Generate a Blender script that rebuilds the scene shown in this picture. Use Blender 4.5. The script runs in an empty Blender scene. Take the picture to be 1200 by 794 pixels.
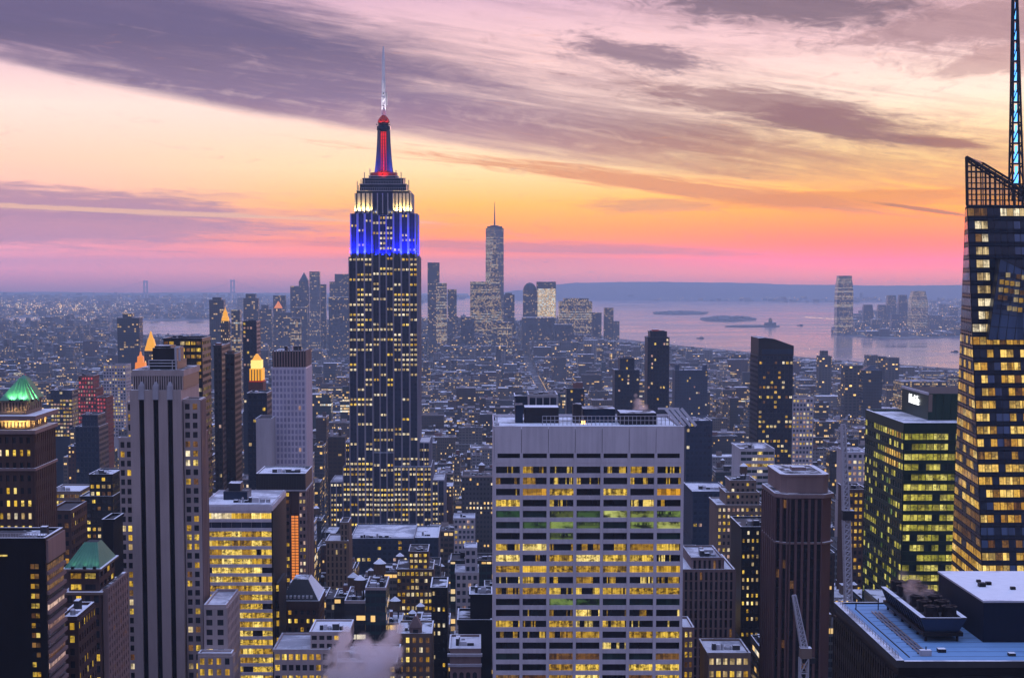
import bpy, math, random
import numpy as np
from mathutils import Vector

# ------------------------------------------------------------------ camera
SC = bpy.context.scene
COL = SC.collection
CAMZ = 260.0
F, PX0, EYE = 2000.0, 565.0, 321.0          # focal length, avenue vanishing column and eye level, in photo pixels (1200 wide)
PITCH = math.radians(5.0)
CP, SP = math.cos(PITCH), math.sin(PITCH)
CY = EYE + F * math.tan(PITCH)
cam = bpy.data.cameras.new('camera')
camo = bpy.data.objects.new('camera', cam)
COL.objects.link(camo)
camo.location = (0, 0, CAMZ)
camo.rotation_euler = (math.pi / 2 - PITCH, 0, 0)
cam.sensor_width = 36.0
cam.lens = 36.0 * F / 1200.0
cam.shift_x = (600 - PX0) / 1200.0
cam.shift_y = (CY - 397) / 1200.0
cam.clip_start, cam.clip_end = 1.0, 60000.0
SC.camera = camo


def proj(x, y, z):
    r = z - CAMZ
    d = y * CP - r * SP
    return PX0 + F * x / d, CY - F * (y * SP + r * CP) / d


def at(px, py, Y):
    """The point at distance Y down the avenues that shows at this place: (x, z)."""
    a, b = (px - PX0) / F, (CY - py) / F
    dy = CP + b * SP
    dz = -SP + b * CP
    s = Y / dy
    return a * s, CAMZ + dz * s


def ground(px, py):
    a, b = (px - PX0) / F, (CY - py) / F
    dy = CP + b * SP
    dz = -SP + b * CP
    s = -CAMZ / dz
    return a * s, dy * s


# ------------------------------------------------------------------ sky, sun, exposure
VS = SC.view_settings
VS.view_transform = 'Standard'
VS.look = 'None'
VS.exposure = 0.0
VS.gamma = 1.0
VS.use_curve_mapping = False
SC.cycles.use_denoising = True
SC.cycles.volume_bounces = 8
SC.cycles.max_bounces = 10
SC.cycles.diffuse_bounces = 2
SC.cycles.glossy_bounces = 3
SC.cycles.transparent_max_bounces = 8
SC.cycles.volume_step_rate = 1.0
SC.cycles.sample_clamp_indirect = 4.0

HAZE_COLOR, HAZE_DENSITY = (0.57, 0.78, 1.0, 1.0), 6.4e-5
HAZE_GLOW = (0.19, 0.24, 0.42)
SUN_EL, SUN_AZ = math.radians(2.0), math.radians(29.0)     # azimuth to the west of the avenues
sl = bpy.data.lights.new('sun', 'SUN')
sl.energy = 1.1
sl.angle = math.radians(10)
sl.color = (1.0, 0.55, 0.50)
so = bpy.data.objects.new('sun', sl)
COL.objects.link(so)
sd = Vector((math.sin(SUN_AZ) * math.cos(SUN_EL), math.cos(SUN_AZ) * math.cos(SUN_EL), math.sin(SUN_EL)))
so.rotation_euler = sd.to_track_quat('Z', 'Y').to_euler()
so.location = (0, -500, 900)


def srgb(r, g, b, k=1.0):
    f = lambda c: ((c / 255 + 0.055) / 1.055) ** 2.4 if c > 10 else c / 255 / 12.92
    return (f(r) * k, f(g) * k, f(b) * k, 1.0)


class NT:
    """Short hand for building node trees."""
    def __init__(s, tree):
        s.t = tree
        s.n = tree.nodes
        s.n.clear()

    def new(s, kind, **kw):
        n = s.n.new(kind)
        for k, v in kw.items():
            setattr(n, k, v)
        return n

    def put(s, sock, v):
        if isinstance(v, bpy.types.NodeSocket):
            s.t.links.new(v, sock)
        elif isinstance(v, (int, float)) and sock.type in ('RGBA',):
            sock.default_value = (v, v, v, 1)
        elif isinstance(v, (int, float)) and sock.type == 'VECTOR':
            sock.default_value = (v, v, v)
        else:
            sock.default_value = v

    def m(s, op, a, b=None, c=None, clamp=False):
        n = s.new('ShaderNodeMath', operation=op)
        n.use_clamp = clamp
        s.put(n.inputs[0], a)
        if b is not None:
            s.put(n.inputs[1], b)
        if c is not None:
            s.put(n.inputs[2], c)
        return n.outputs[0]

    def add(s, a, b): return s.m('ADD', a, b)
    def sub(s, a, b): return s.m('SUBTRACT', a, b)
    def mul(s, a, b): return s.m('MULTIPLY', a, b)

    def step(s, x, lo, hi, a=0.0, b=1.0):
        n = s.new('ShaderNodeMapRange', interpolation_type='SMOOTHSTEP')
        for i, v in enumerate((x, lo, hi, a, b)):
            s.put(n.inputs[i], v)
        return n.outputs[0]

    def mix(s, f, a, b, blend='MIX'):
        n = s.new('ShaderNodeMix', data_type='RGBA', blend_type=blend)
        n.clamp_factor = True
        s.put(n.inputs[0], f)
        s.put(n.inputs[6], a)
        s.put(n.inputs[7], b)
        return n.outputs[2]

    def ramp(s, f, stops, interp='LINEAR'):
        n = s.new('ShaderNodeValToRGB')
        cr = n.color_ramp
        cr.interpolation = interp
        while len(cr.elements) < len(stops):
            cr.elements.new(0.5)
        for e, (p, c) in zip(cr.elements, stops):
            e.position = p
            e.color = c
        s.put(n.inputs[0], f)
        return n.outputs[0]

    def xyz(s, x=0.0, y=0.0, z=0.0):
        n = s.new('ShaderNodeCombineXYZ')
        for i, v in enumerate((x, y, z)):
            s.put(n.inputs[i], v)
        return n.outputs[0]

    def sep(s, v):
        n = s.new('ShaderNodeSeparateXYZ')
        s.put(n.inputs[0], v)
        return n.outputs

    def noise(s, v, scale=1.0, detail=3.0, rough=0.5, dist=0.0, dim='3D'):
        n = s.new('ShaderNodeTexNoise', noise_dimensions=dim)
        s.put(n.inputs['Vector'], v)
        n.inputs['Scale'].default_value = scale
        n.inputs['Detail'].default_value = detail
        n.inputs['Roughness'].default_value = rough
        n.inputs['Distortion'].default_value = dist
        return n.outputs[0]

    def white(s, v):
        n = s.new('ShaderNodeTexWhiteNoise', noise_dimensions='3D')
        s.put(n.inputs['Vector'], v)
        return n.outputs[0], n.outputs[1]

    def gauss(s, x, c, w):
        """A soft bump round x = c."""
        d = s.m('DIVIDE', s.sub(x, c), w)
        return s.m('EXPONENT', s.mul(s.mul(d, d), -1.0))


world = bpy.data.worlds.new('World')
SC.world = world
world.use_nodes = True
w = NT(world.node_tree)
tc = w.new('ShaderNodeTexCoord')
gx, gy, gz = w.sep(tc.outputs['Generated'])
hor = w.m('SQRT', w.add(w.mul(gx, gx), w.mul(gy, gy)))
az = w.m('ARCTAN2', gx, gy)                   # 0 down the avenues, positive to the west
el = w.m('ARCTAN2', gz, hor)
eln = w.m('DIVIDE', w.add(el, 0.02), 0.20, clamp=True)     # 0 just under the horizon .. 1 at 10 degrees


def E(py):
    return max(0.0, min(1.0, ((321 - py) / 2000 + 0.02) / 0.20))


def above(py, r, g, b):
    """The sky's own colour where it shows as (r, g, b) through the evening haze in front of it."""
    e = max(1e-4, (321 - py) / 2000)
    T = max(0.15, math.exp(-HAZE_DENSITY * min(24300, 200 / e)))
    c = srgb(r, g, b)
    return tuple(max(0.0, (c[i] - (1 - T) * HAZE_GLOW[i]) / T) for i in range(3)) + (1.0,)


left = w.ramp(eln, [(0.0, above(345, 124, 124, 162)), (E(338), above(338, 146, 133, 166)), (E(315), above(315, 200, 150, 176)), (E(290), above(290, 226, 160, 180)), (E(262), above(262, 240, 172, 182)),
                    (E(235), above(235, 246, 188, 178)), (E(190), above(190, 253, 206, 186)), (E(130), above(130, 255, 224, 214)), (E(70), above(70, 230, 190, 205)), (E(0), above(0, 185, 150, 185))])
mid = w.ramp(eln, [(0.0, above(345, 126, 125, 162)), (E(338), above(338, 152, 134, 164)), (E(318), above(318, 208, 150, 162)), (E(295), above(295, 250, 146, 128)), (E(270), above(270, 258, 162, 95)),
                   (E(240), above(240, 258, 190, 112)), (E(200), above(200, 255, 220, 172)), (E(140), above(140, 255, 220, 208)), (E(70), above(70, 248, 205, 205)), (E(0), above(0, 220, 178, 200))])
right = w.ramp(eln, [(0.0, above(345, 134, 127, 158)), (E(340), above(340, 158, 134, 156)), (E(322), above(322, 224, 144, 128)), (E(305), above(305, 262, 134, 55)), (E(285), above(285, 272, 134, 10)),
                     (E(262), above(262, 276, 154, 5)), (E(235), above(235, 264, 184, 62)), (E(190), above(190, 258, 216, 148)), (E(120), above(120, 255, 230, 212)), (E(60), above(60, 245, 205, 208)), (E(0), above(0, 214, 170, 185))])
base = w.mix(w.step(az, -0.30, 0.0), left, mid)
base = w.mix(w.step(az, 0.02, 0.24), base, right)
# beyond the afterglow the clear sky is a dusky blue violet all round, its unseen zenith brightened to light the haze and roofs
dusk = w.ramp(w.m('DIVIDE', w.add(el, 0.1), 1.67, clamp=True), [(0.0, (0.10, 0.09, 0.15, 1)), (0.10, (0.205, 0.15, 0.205, 1)), (0.25, (0.25, 0.215, 0.345, 1)), (0.6, (0.55, 0.68, 1.30, 1)), (1.0, (0.82, 1.0, 1.80, 1))])
away = w.m('MAXIMUM', w.step(w.m('ABSOLUTE', w.sub(az, 0.1)), 0.5, 1.5), w.step(el, 0.24, 0.75))
base = w.mix(away, base, dusk)

# clouds: a streaked deck whose lower edge slants across the afterglow
edge = w.add(w.add(0.0695, w.mul(az, -0.143)), w.mul(w.mul(az, az), 0.10))
wob = w.noise(w.xyz(w.mul(az, 6.0), w.mul(el, 10.0), 3.0), 1.0, 3.0)
t = w.sub(el, edge)
flow = w.add(el, w.mul(az, 0.15))             # streaks run parallel to the edge
n1 = w.noise(w.xyz(w.mul(az, 3.4), w.mul(flow, 38.0), 1.7), 1.0, 7.0, 0.60, 0.7)
n2 = w.noise(w.xyz(w.mul(az, 8.0), w.mul(flow, 105.0), 8.1), 1.0, 6.0, 0.66, 1.1)
n3 = w.noise(w.xyz(w.mul(az, 34.0), w.mul(el, 75.0), 4.4), 1.0, 6.0, 0.66, 0.9)
streak = w.add(w.add(w.mul(n1, 0.50), w.mul(n2, 0.34)), w.mul(n3, w.add(0.10, w.mul(w.step(az, 0.0, 0.2), 0.10))))
body = w.step(w.add(t, w.mul(w.sub(n2, 0.5), 0.006)), -0.0015, 0.006)
# how full the deck is: heavy on the east side, broken and thin to the west
west = w.step(az, -0.10, 0.14)
fill_e = w.add(w.mul(w.gauss(t, 0.030, 0.030), 0.38), w.mul(w.gauss(az, -0.23, 0.16), 0.10))
fill_w = w.add(w.mul(w.gauss(t, 0.020, 0.016), w.add(0.10, w.mul(w.gauss(az, 0.10, 0.09), 0.14))), w.mul(w.step(el, 0.110, 0.165), 0.10))
fill = w.add(w.mul(w.sub(1.0, west), fill_e), w.mul(west, fill_w))
cov = w.step(w.add(w.add(w.mul(w.sub(streak, 0.47), 1.45), 0.47), fill), 0.44, 0.86)
cov = w.mul(cov, body)
lip = w.mul(w.mul(body, w.gauss(t, 0.005, 0.006)), 0.55)
cov = w.m('MAXIMUM', cov, w.mul(lip, w.step(az, 0.33, -0.05)))
col_e = w.ramp(w.m('DIVIDE', el, 0.17, clamp=True), [(0.0, srgb(196, 130, 140)), (0.35, srgb(190, 132, 150)), (0.6, srgb(118, 96, 136)), (0.85, srgb(70, 68, 108)), (1.0, srgb(104, 88, 130))])
col_w = w.ramp(w.m('DIVIDE', el, 0.17, clamp=True), [(0.0, srgb(216, 130, 90)), (0.3, srgb(206, 138, 105)), (0.5, srgb(138, 94, 102)), (0.75, srgb(140, 104, 124)), (1.0, srgb(112, 92, 114))])
ccol = w.mix(w.step(az, -0.08, 0.16), col_e, col_w)
tex = w.add(w.mul(w.sub(n2, 0.5), 1.3), w.mul(w.sub(n3, 0.5), 0.9))
ccol = w.mix(w.step(tex, 0.0, 0.45), ccol, w.mix(0.36, ccol, base))
ccol = w.mix(w.step(tex, 0.0, -0.4), ccol, w.mix(0.30, ccol, srgb(92, 76, 110)))
clouds = w.mix(w.mul(cov, 0.93), base, ccol)


def wisp(sky, a0, e0, aw, ew, slope, color, amount, ragged=0.5, scale=(18, 160)):
    ragged *= 1.35
    """A cloud of its own at azimuth a0 and elevation e0."""
    ee = w.sub(w.sub(el, e0), w.mul(w.sub(az, a0), slope))
    nz = w.noise(w.xyz(w.mul(az, scale[0]), w.mul(ee, scale[1]), a0 * 50), 1.0, 5.0, 0.6, 0.6)
    g = w.mul(w.gauss(az, a0, aw), w.gauss(ee, 0.0, ew))
    fz = w.noise(w.xyz(w.mul(az, scale[0] * 3.2), w.mul(ee, scale[1] * 1.9), a0 * 90), 1.0, 5.0, 0.65, 0.9)
    mm = w.mul(w.step(w.add(w.add(g, w.mul(w.sub(nz, 0.5), ragged)), w.mul(w.sub(fz, 0.5), ragged * 0.9)), 0.22, 0.80), amount)
    return w.mix(mm, sky, color)


def A(px): return (px - PX0) / F
def EL(py): return (EYE - py) / F


clouds = wisp(clouds, A(-60), EL(236), 0.22, 0.012, -0.045, srgb(176, 132, 160), 0.85, 0.9, (9, 120))     # low bank on the east side
clouds = wisp(clouds, A(20), EL(268), 0.20, 0.013, -0.02, srgb(188, 138, 164), 0.80, 0.8, (7, 130))
clouds = wisp(clouds, A(130), EL(249), 0.20, 0.0016, -0.035, srgb(250, 196, 160), 0.8, 0.9, (10, 300))      # a bright gap through it
clouds = wisp(clouds, A(620), EL(290), 0.16, 0.0045, -0.025, srgb(246, 140, 128), 0.8, 0.7, (8, 200))
clouds = wisp(clouds, A(760), EL(242), 0.045, 0.005, 0.0, srgb(224, 152, 110), 0.7, 1.0, (20, 240))
clouds = wisp(clouds, A(800), EL(221), 0.16, 0.006, -0.13, srgb(226, 140, 92), 0.85, 0.8, (10, 200))
clouds = wisp(clouds, A(1000), EL(236), 0.09, 0.006, 0.02, srgb(232, 140, 66), 0.75, 0.8, (12, 200))
clouds = wisp(clouds, A(1085), EL(174), 0.030, 0.0038, -0.10, srgb(150, 98, 92), 0.95, 0.5, (30, 260))
clouds = wisp(clouds, A(1070), EL(249), 0.034, 0.0014, -0.15, srgb(182, 110, 70), 0.9, 0.4, (30, 300))
clouds = wisp(clouds, A(960), EL(150), 0.06, 0.010, -0.14, srgb(128, 88, 96), 0.9, 0.7, (14, 130))
clouds = wisp(clouds, A(880), EL(128), 0.09, 0.010, -0.12, srgb(140, 98, 108), 0.8, 0.9, (14, 130))
clouds = wisp(clouds, A(740), EL(70), 0.05, 0.009, -0.12, srgb(118, 94, 118), 0.8, 1.0, (20, 110))
clouds = wisp(clouds, A(910), EL(22), 0.09, 0.012, -0.06, srgb(106, 88, 110), 0.85, 1.0, (18, 90))
clouds = wisp(clouds, A(1110), EL(45), 0.07, 0.014, 0.05, srgb(160, 124, 134), 0.75, 1.0, (22, 80))
clouds = wisp(clouds, A(1150), EL(85), 0.05, 0.010, 0.1, srgb(176, 134, 138), 0.65, 1.0, (26, 90))
clouds = wisp(clouds, A(120), EL(22), 0.16, 0.018, -0.10, srgb(104, 90, 128), 0.9, 0.8, (6, 80))
clouds = w.mix(w.m('MAXIMUM', w.step(w.m('ABSOLUTE', az), 0.9, 1.5), w.step(el, 0.2, 0.5)), clouds, base)

sky = w.new('ShaderNodeTexSky', sky_type='NISHITA')
sky.sun_disc = False
sky.sun_elevation = SUN_EL
sky.sun_rotation = SUN_AZ
sky.altitude = 100
bg1 = w.new('ShaderNodeBackground')
w.put(bg1.inputs[0], clouds)
bg1.inputs[1].default_value = 1.08
bg2 = w.new('ShaderNodeBackground')
w.put(bg2.inputs[0], sky.outputs[0])
bg2.inputs[1].default_value = 0.010
ad = w.new('ShaderNodeAddShader')
w.t.links.new(bg1.outputs[0], ad.inputs[0])
w.t.links.new(bg2.outputs[0], ad.inputs[1])
wo = w.new('ShaderNodeOutputWorld')
w.t.links.new(ad.outputs[0], wo.inputs[0])
world.cycles.sampling_method = 'MANUAL'
world.cycles.sample_map_resolution = 1024

# ------------------------------------------------------------------ materials
R = random.Random(7)


def new_mat(name):
    m = bpy.data.materials.new(name)
    m.use_nodes = True
    return m, NT(m.node_tree)


def finish(n, base, rough=0.85, metal=0.0, emit=None, strength=0.0, bump=None, spec=None):
    p = n.new('ShaderNodeBsdfPrincipled')
    n.put(p.inputs['Base Color'], base)
    n.put(p.inputs['Roughness'], rough)
    n.put(p.inputs['Metallic'], metal)
    if spec is not None:
        n.put(p.inputs['Specular IOR Level'], spec)
    if emit is not None:
        n.put(p.inputs['Emission Color'], emit)
        n.put(p.inputs['Emission Strength'], strength)
    if bump is not None:
        b = n.new('ShaderNodeBump')
        n.put(b.inputs['Height'], bump)
        b.inputs['Strength'].default_value = 0.4
        b.inputs['Distance'].default_value = 0.2
        n.t.links.new(b.outputs[0], p.inputs['Normal'])
    o = n.new('ShaderNodeOutputMaterial')
    n.t.links.new(p.outputs[0], o.inputs[0])
    return p


def seed_of(n):
    return n.new('ShaderNodeAttribute', attribute_name='seed').outputs['Fac']


def uv_of(n):
    return n.sep(n.new('ShaderNodeUVMap', uv_map='UVMap').outputs[0])


# wall colours, picked by seed in eighths
PALETTE = [('brown', (0.052, 0.034, 0.027)), ('brick red', (0.073, 0.034, 0.031)), ('tan', (0.104, 0.082, 0.071)), ('pale stone', (0.159, 0.147, 0.144)),
           ('grey', (0.080, 0.080, 0.086)), ('dark grey', (0.034, 0.034, 0.040)), ('buff', (0.128, 0.107, 0.088)), ('white', (0.233, 0.226, 0.233))]
GLASSES = [('dark blue', (0.022, 0.034, 0.055)), ('blue grey', (0.06, 0.075, 0.10)), ('black', (0.012, 0.013, 0.017)), ('teal', (0.02, 0.055, 0.062)),
           ('slate', (0.075, 0.08, 0.095)), ('grey', (0.12, 0.125, 0.14)), ('navy', (0.02, 0.027, 0.05)), ('silver blue', (0.16, 0.18, 0.21))]


def palette(n, seed, pal):
    return n.ramp(seed, [(i / 8.0, (*c, 1)) for i, (_, c) in enumerate(pal)], 'CONSTANT')


WARM = [(0.0, (1.0, 0.58, 0.16, 1)), (0.35, (1.0, 0.68, 0.30, 1)), (0.6, (1.0, 0.80, 0.52, 1)), (0.85, (0.95, 0.92, 0.80, 1)), (1.0, (0.75, 0.92, 0.95, 1))]


def facade(name, pal, pitch, floor, win, lit, strength, glass=(0.02, 0.024, 0.032), pair=False, floors=0.6, rough=0.85, band=0.0, tint=None):
    """A wall in metres of u (along) and v (up): windows in a grid, some lit, whole floors now and then."""
    m, n = new_mat(name)
    u, v, _ = uv_of(n)
    sd_ = seed_of(n)
    cu, cv = n.m('DIVIDE', u, pitch), n.m('DIVIDE', v, floor)
    iu, iv = n.m('FLOOR', cu), n.m('FLOOR', cv)
    fu, fv = n.m('FRACT', cu), n.m('FRACT', cv)
    a, b, c, d = win
    inu = n.mul(n.m('GREATER_THAN', fu, a), n.m('LESS_THAN', fu, b))
    if pair:
        inu = n.mul(inu, n.m('GREATER_THAN', n.m('ABSOLUTE', n.sub(fu, (a + b) / 2)), 0.035))
    inv = n.mul(n.m('GREATER_THAN', fv, c), n.m('LESS_THAN', fv, d))
    mask = n.mul(inu, inv)
    off = n.mul(sd_, 917.3)
    r1, rc = n.white(n.xyz(iu, iv, off))
    r2, _c = n.white(n.xyz(3.0, iv, n.add(off, 5.5)))
    cr, cg, cb = n.sep(rc)
    thr = n.mul(lit, n.add(1.0 - floors, n.mul(n.m('POWER', r2, 4.0), floors * 5.0)))
    r3, _c = n.white(n.xyz(1.0, 2.0, off))
    thr = n.mul(thr, n.add(0.35, n.mul(r3, 1.3)))
    on = n.m('LESS_THAN', r1, thr)
    emit = n.ramp(cr, WARM)
    stren = n.mul(n.mul(mask, on), n.mul(strength, n.add(0.35, n.mul(cg, 0.9))))
    wall = palette(n, sd_, pal)
    if tint:
        wall = tint
    dirt = n.noise(n.xyz(n.mul(u, 0.06), n.mul(v, 0.03), off), 1.0, 4.0)
    wall = n.mix(n.mul(dirt, 0.55), wall, n.mix(0.55, wall, (0.04, 0.04, 0.045, 1)))
    if band:
        wall = n.mix(n.m('LESS_THAN', fv, band), wall, n.mix(0.5, wall, (0.02, 0.02, 0.025, 1)))
    gl = n.mix(n.mul(cb, 0.8), (*glass, 1), n.mix(0.35, (*glass, 1), wall))
    base = n.mix(mask, wall, gl)
    ro = n.add(rough, n.mul(mask, 0.12 - rough))
    finish(n, base, ro, 0.0, emit, stren, spec=n.add(0.08, n.mul(mask, 0.4)))
    m.cycles.emission_sampling = 'NONE'
    return m


M = {}
M['masonry'] = facade('masonry wall', PALETTE, 2.6, 3.5, (0.28, 0.74, 0.26, 0.72), 0.19, 1.15)
M['masonry_pair'] = facade('masonry paired windows', PALETTE, 4.2, 3.6, (0.18, 0.82, 0.26, 0.72), 0.19, 1.15, pair=True)
M['loft'] = facade('loft wall', PALETTE, 3.6, 4.0, (0.12, 0.88, 0.24, 0.76), 0.16, 1.05)
M['ribbon'] = facade('ribbon windows', PALETTE, 5.0, 3.7, (0.03, 0.97, 0.36, 0.86), 0.24, 1.0, floors=0.8)
M['curtain'] = facade('curtain wall', GLASSES, 2.2, 3.7, (0.06, 0.94, 0.2, 0.86), 0.16, 1.0, floors=0.75, rough=0.25)
M['curtain_tall'] = facade('curtain wall of a tall tower', GLASSES, 2.6, 3.8, (0.08, 0.92, 0.22, 0.84), 0.24, 1.1, floors=0.7, rough=0.25)
M['far'] = facade('far building wall', PALETTE, 6.5, 4.5, (0.2, 0.8, 0.25, 0.75), 0.075, 1.9, floors=0.7)
M['far_glass'] = facade('far tower wall', GLASSES, 4.0, 4.2, (0.1, 0.9, 0.2, 0.8), 0.10, 0.75, floors=0.8, rough=0.3)
M['far_bright'] = facade('far bright tower wall', GLASSES, 3.4, 4.2, (0.05, 0.95, 0.15, 0.85), 0.50, 0.55, floors=0.6, rough=0.3)
KIND_WORD = {'masonry': 'masonry', 'masonry_pair': 'masonry', 'loft': 'loft', 'ribbon': 'slab', 'curtain': 'glass', 'curtain_tall': 'glass', 'far': 'masonry', 'far_glass': 'glass', 'far_bright': 'glass'}


M['goldface'] = facade('gold lit tower face', PALETTE, 3.4, 4.0, (0.0, 1.0, 0.12, 0.9), 1.6, 1.0, floors=0.2)


def plain(name, rgb, rough=0.8, metal=0.0, var=0.35, scale=0.15, streak=True, spec=0.12):
    m, n = new_mat(name)
    o = n.new('ShaderNodeTexCoord').outputs['Object']
    x, y, z = n.sep(o)
    d = n.noise(n.xyz(n.mul(x, scale), n.mul(y, scale), n.mul(z, scale * (0.3 if streak else 1))), 1.0, 5.0, 0.6)
    if streak:                             # rain streaks and soot down the wall
        d2 = n.noise(n.xyz(n.mul(x, 0.9), n.mul(y, 0.9), n.mul(z, 0.035)), 1.0, 5.0, 0.65)
        d = n.add(n.mul(d, 0.55), n.mul(d2, 0.45))
    base = n.mix(n.mul(n.step(d, 0.36, 0.68), var * 1.3), (*rgb, 1), (rgb[0] * 0.5, rgb[1] * 0.5, rgb[2] * 0.52, 1))
    finish(n, base, rough, metal, spec=spec)
    M[name] = m
    return m


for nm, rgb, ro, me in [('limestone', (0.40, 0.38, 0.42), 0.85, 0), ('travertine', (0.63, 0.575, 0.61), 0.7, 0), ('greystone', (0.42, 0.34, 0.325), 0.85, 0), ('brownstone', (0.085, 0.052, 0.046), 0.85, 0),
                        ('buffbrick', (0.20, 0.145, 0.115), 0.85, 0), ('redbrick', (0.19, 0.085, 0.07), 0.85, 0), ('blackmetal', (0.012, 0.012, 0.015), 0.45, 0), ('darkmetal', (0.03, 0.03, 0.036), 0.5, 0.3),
                        ('steel', (0.42, 0.42, 0.45), 0.4, 0.8), ('palemetal', (0.5, 0.49, 0.53), 0.5, 0.2), ('plaster', (0.45, 0.42, 0.46), 0.85, 0), ('bronze', (0.15, 0.085, 0.085), 0.6, 0.1),
                        ('tar', (0.05, 0.05, 0.055), 0.9, 0), ('granite', (0.24, 0.165, 0.155), 0.75, 0), ('wood', (0.10, 0.065, 0.045), 0.9, 0), ('redpaint', (0.5, 0.06, 0.04), 0.6, 0),
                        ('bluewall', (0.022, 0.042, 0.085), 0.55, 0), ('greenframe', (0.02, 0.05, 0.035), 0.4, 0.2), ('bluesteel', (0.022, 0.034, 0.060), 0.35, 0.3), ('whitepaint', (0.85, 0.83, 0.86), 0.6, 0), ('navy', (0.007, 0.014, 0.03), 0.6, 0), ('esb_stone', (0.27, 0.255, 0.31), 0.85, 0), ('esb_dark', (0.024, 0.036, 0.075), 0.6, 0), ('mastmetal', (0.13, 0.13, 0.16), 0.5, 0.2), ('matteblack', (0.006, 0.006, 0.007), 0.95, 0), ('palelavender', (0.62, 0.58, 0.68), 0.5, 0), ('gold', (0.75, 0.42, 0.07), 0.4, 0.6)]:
    plain(nm, rgb, ro, me)


def snow_mat(name, snow, under, lo=0.36, hi=0.56, scale=0.12):
    m, n = new_mat(name)
    o = n.new('ShaderNodeTexCoord').outputs['Object']
    x, y, z = n.sep(o)
    sd_ = seed_of(n)
    off = n.mul(sd_, 431.0)
    a = n.noise(n.xyz(n.mul(x, scale), n.mul(y, scale), off), 1.0, 6.0, 0.62, 0.6)
    b = n.noise(n.xyz(n.mul(x, scale * 9), n.mul(y, scale * 9), off), 1.0, 4.0, 0.6)
    r3, _ = n.white(n.xyz(7.0, 2.0, off))
    k = n.step(n.add(n.add(a, n.mul(n.sub(b, 0.5), 0.22)), n.mul(n.sub(r3, 0.5), 0.40)), lo, hi)
    base = n.mix(k, (*under, 1), n.mix(b, (snow[0] * 0.8, snow[1] * 0.8, snow[2] * 0.82, 1), (*snow, 1)))
    finish(n, base, 0.75, 0.0, bump=a)
    M[name] = m
    return m


snow_mat('roof', (0.80, 0.82, 0.86), (0.028, 0.030, 0.037), 0.50, 0.62)
snow_mat('snow', (0.86, 0.87, 0.90), (0.30, 0.31, 0.35), 0.22, 0.45, 0.06)
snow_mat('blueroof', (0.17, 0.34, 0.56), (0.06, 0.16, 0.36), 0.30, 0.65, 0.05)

# copper roofs
m, n = new_mat('copper')
o = n.new('ShaderNodeTexCoord').outputs['Object']
d = n.noise(o, 0.5, 5.0, 0.65)
finish(n, n.mix(d, (0.03, 0.14, 0.085, 1), (0.09, 0.27, 0.16, 1)), 0.7)
M['copper'] = m


def lamp_mat(name, rgb, strength, sample=True):
    m, n = new_mat(name)
    finish(n, (0.03, 0.025, 0.02, 1), 0.6, 0.0, (*rgb, 1), strength)
    if not sample:
        m.cycles.emission_sampling = 'NONE'
    M[name] = m
    return m


lamp_mat('lamp_warm', (1.0, 0.56, 0.16), 3.0, False)
lamp_mat('lamp_white', (1.0, 0.85, 0.60), 2.6, False)
lamp_mat('lamp_blue', (0.02, 0.04, 1.0), 3.0, False)
lamp_mat('lamp_sky', (0.10, 0.40, 1.0), 2.6, False)
lamp_mat('lamp_red', (1.0, 0.012, 0.01), 0.85, False)
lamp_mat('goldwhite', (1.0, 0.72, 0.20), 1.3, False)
lamp_mat('sign_white', (1.0, 1.0, 1.0), 2.2, False)
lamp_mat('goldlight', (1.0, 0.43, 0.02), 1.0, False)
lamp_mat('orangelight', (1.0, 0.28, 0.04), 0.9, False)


def glass_mat(name, rgb, rough=0.08, var=0.5, spec=0.5):
    m, n = new_mat(name)
    sd_ = seed_of(n)
    u, v, _ = uv_of(n)
    r, c = n.white(n.xyz(n.m('FLOOR', n.mul(u, 0.6)), 1.0, n.mul(sd_, 531.0)))
    base = n.mix(n.mul(r, var), (*rgb, 1), (rgb[0] * 2.6 + 0.01, rgb[1] * 2.6 + 0.01, rgb[2] * 2.6 + 0.012, 1))
    finish(n, base, n.add(rough, n.mul(r, 0.12)), spec=spec)
    M[name] = m
    return m


glass_mat('pane_dark', (0.010, 0.011, 0.014))
glass_mat('pane_black', (0.006, 0.006, 0.008), 0.15, 0.3, 0.3)
glass_mat('pane_blue', (0.012, 0.022, 0.042), 0.12)
glass_mat('pane_sky_tint', (0.045, 0.075, 0.14), 0.06, 0.6, 0.9)  # lighter blue base: part of the sky's reflection is put into the colour
glass_mat('pane_green', (0.010, 0.026, 0.020), 0.12)
glass_mat('pane_violet', (0.24, 0.23, 0.34), 0.3, 0.25)


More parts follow.
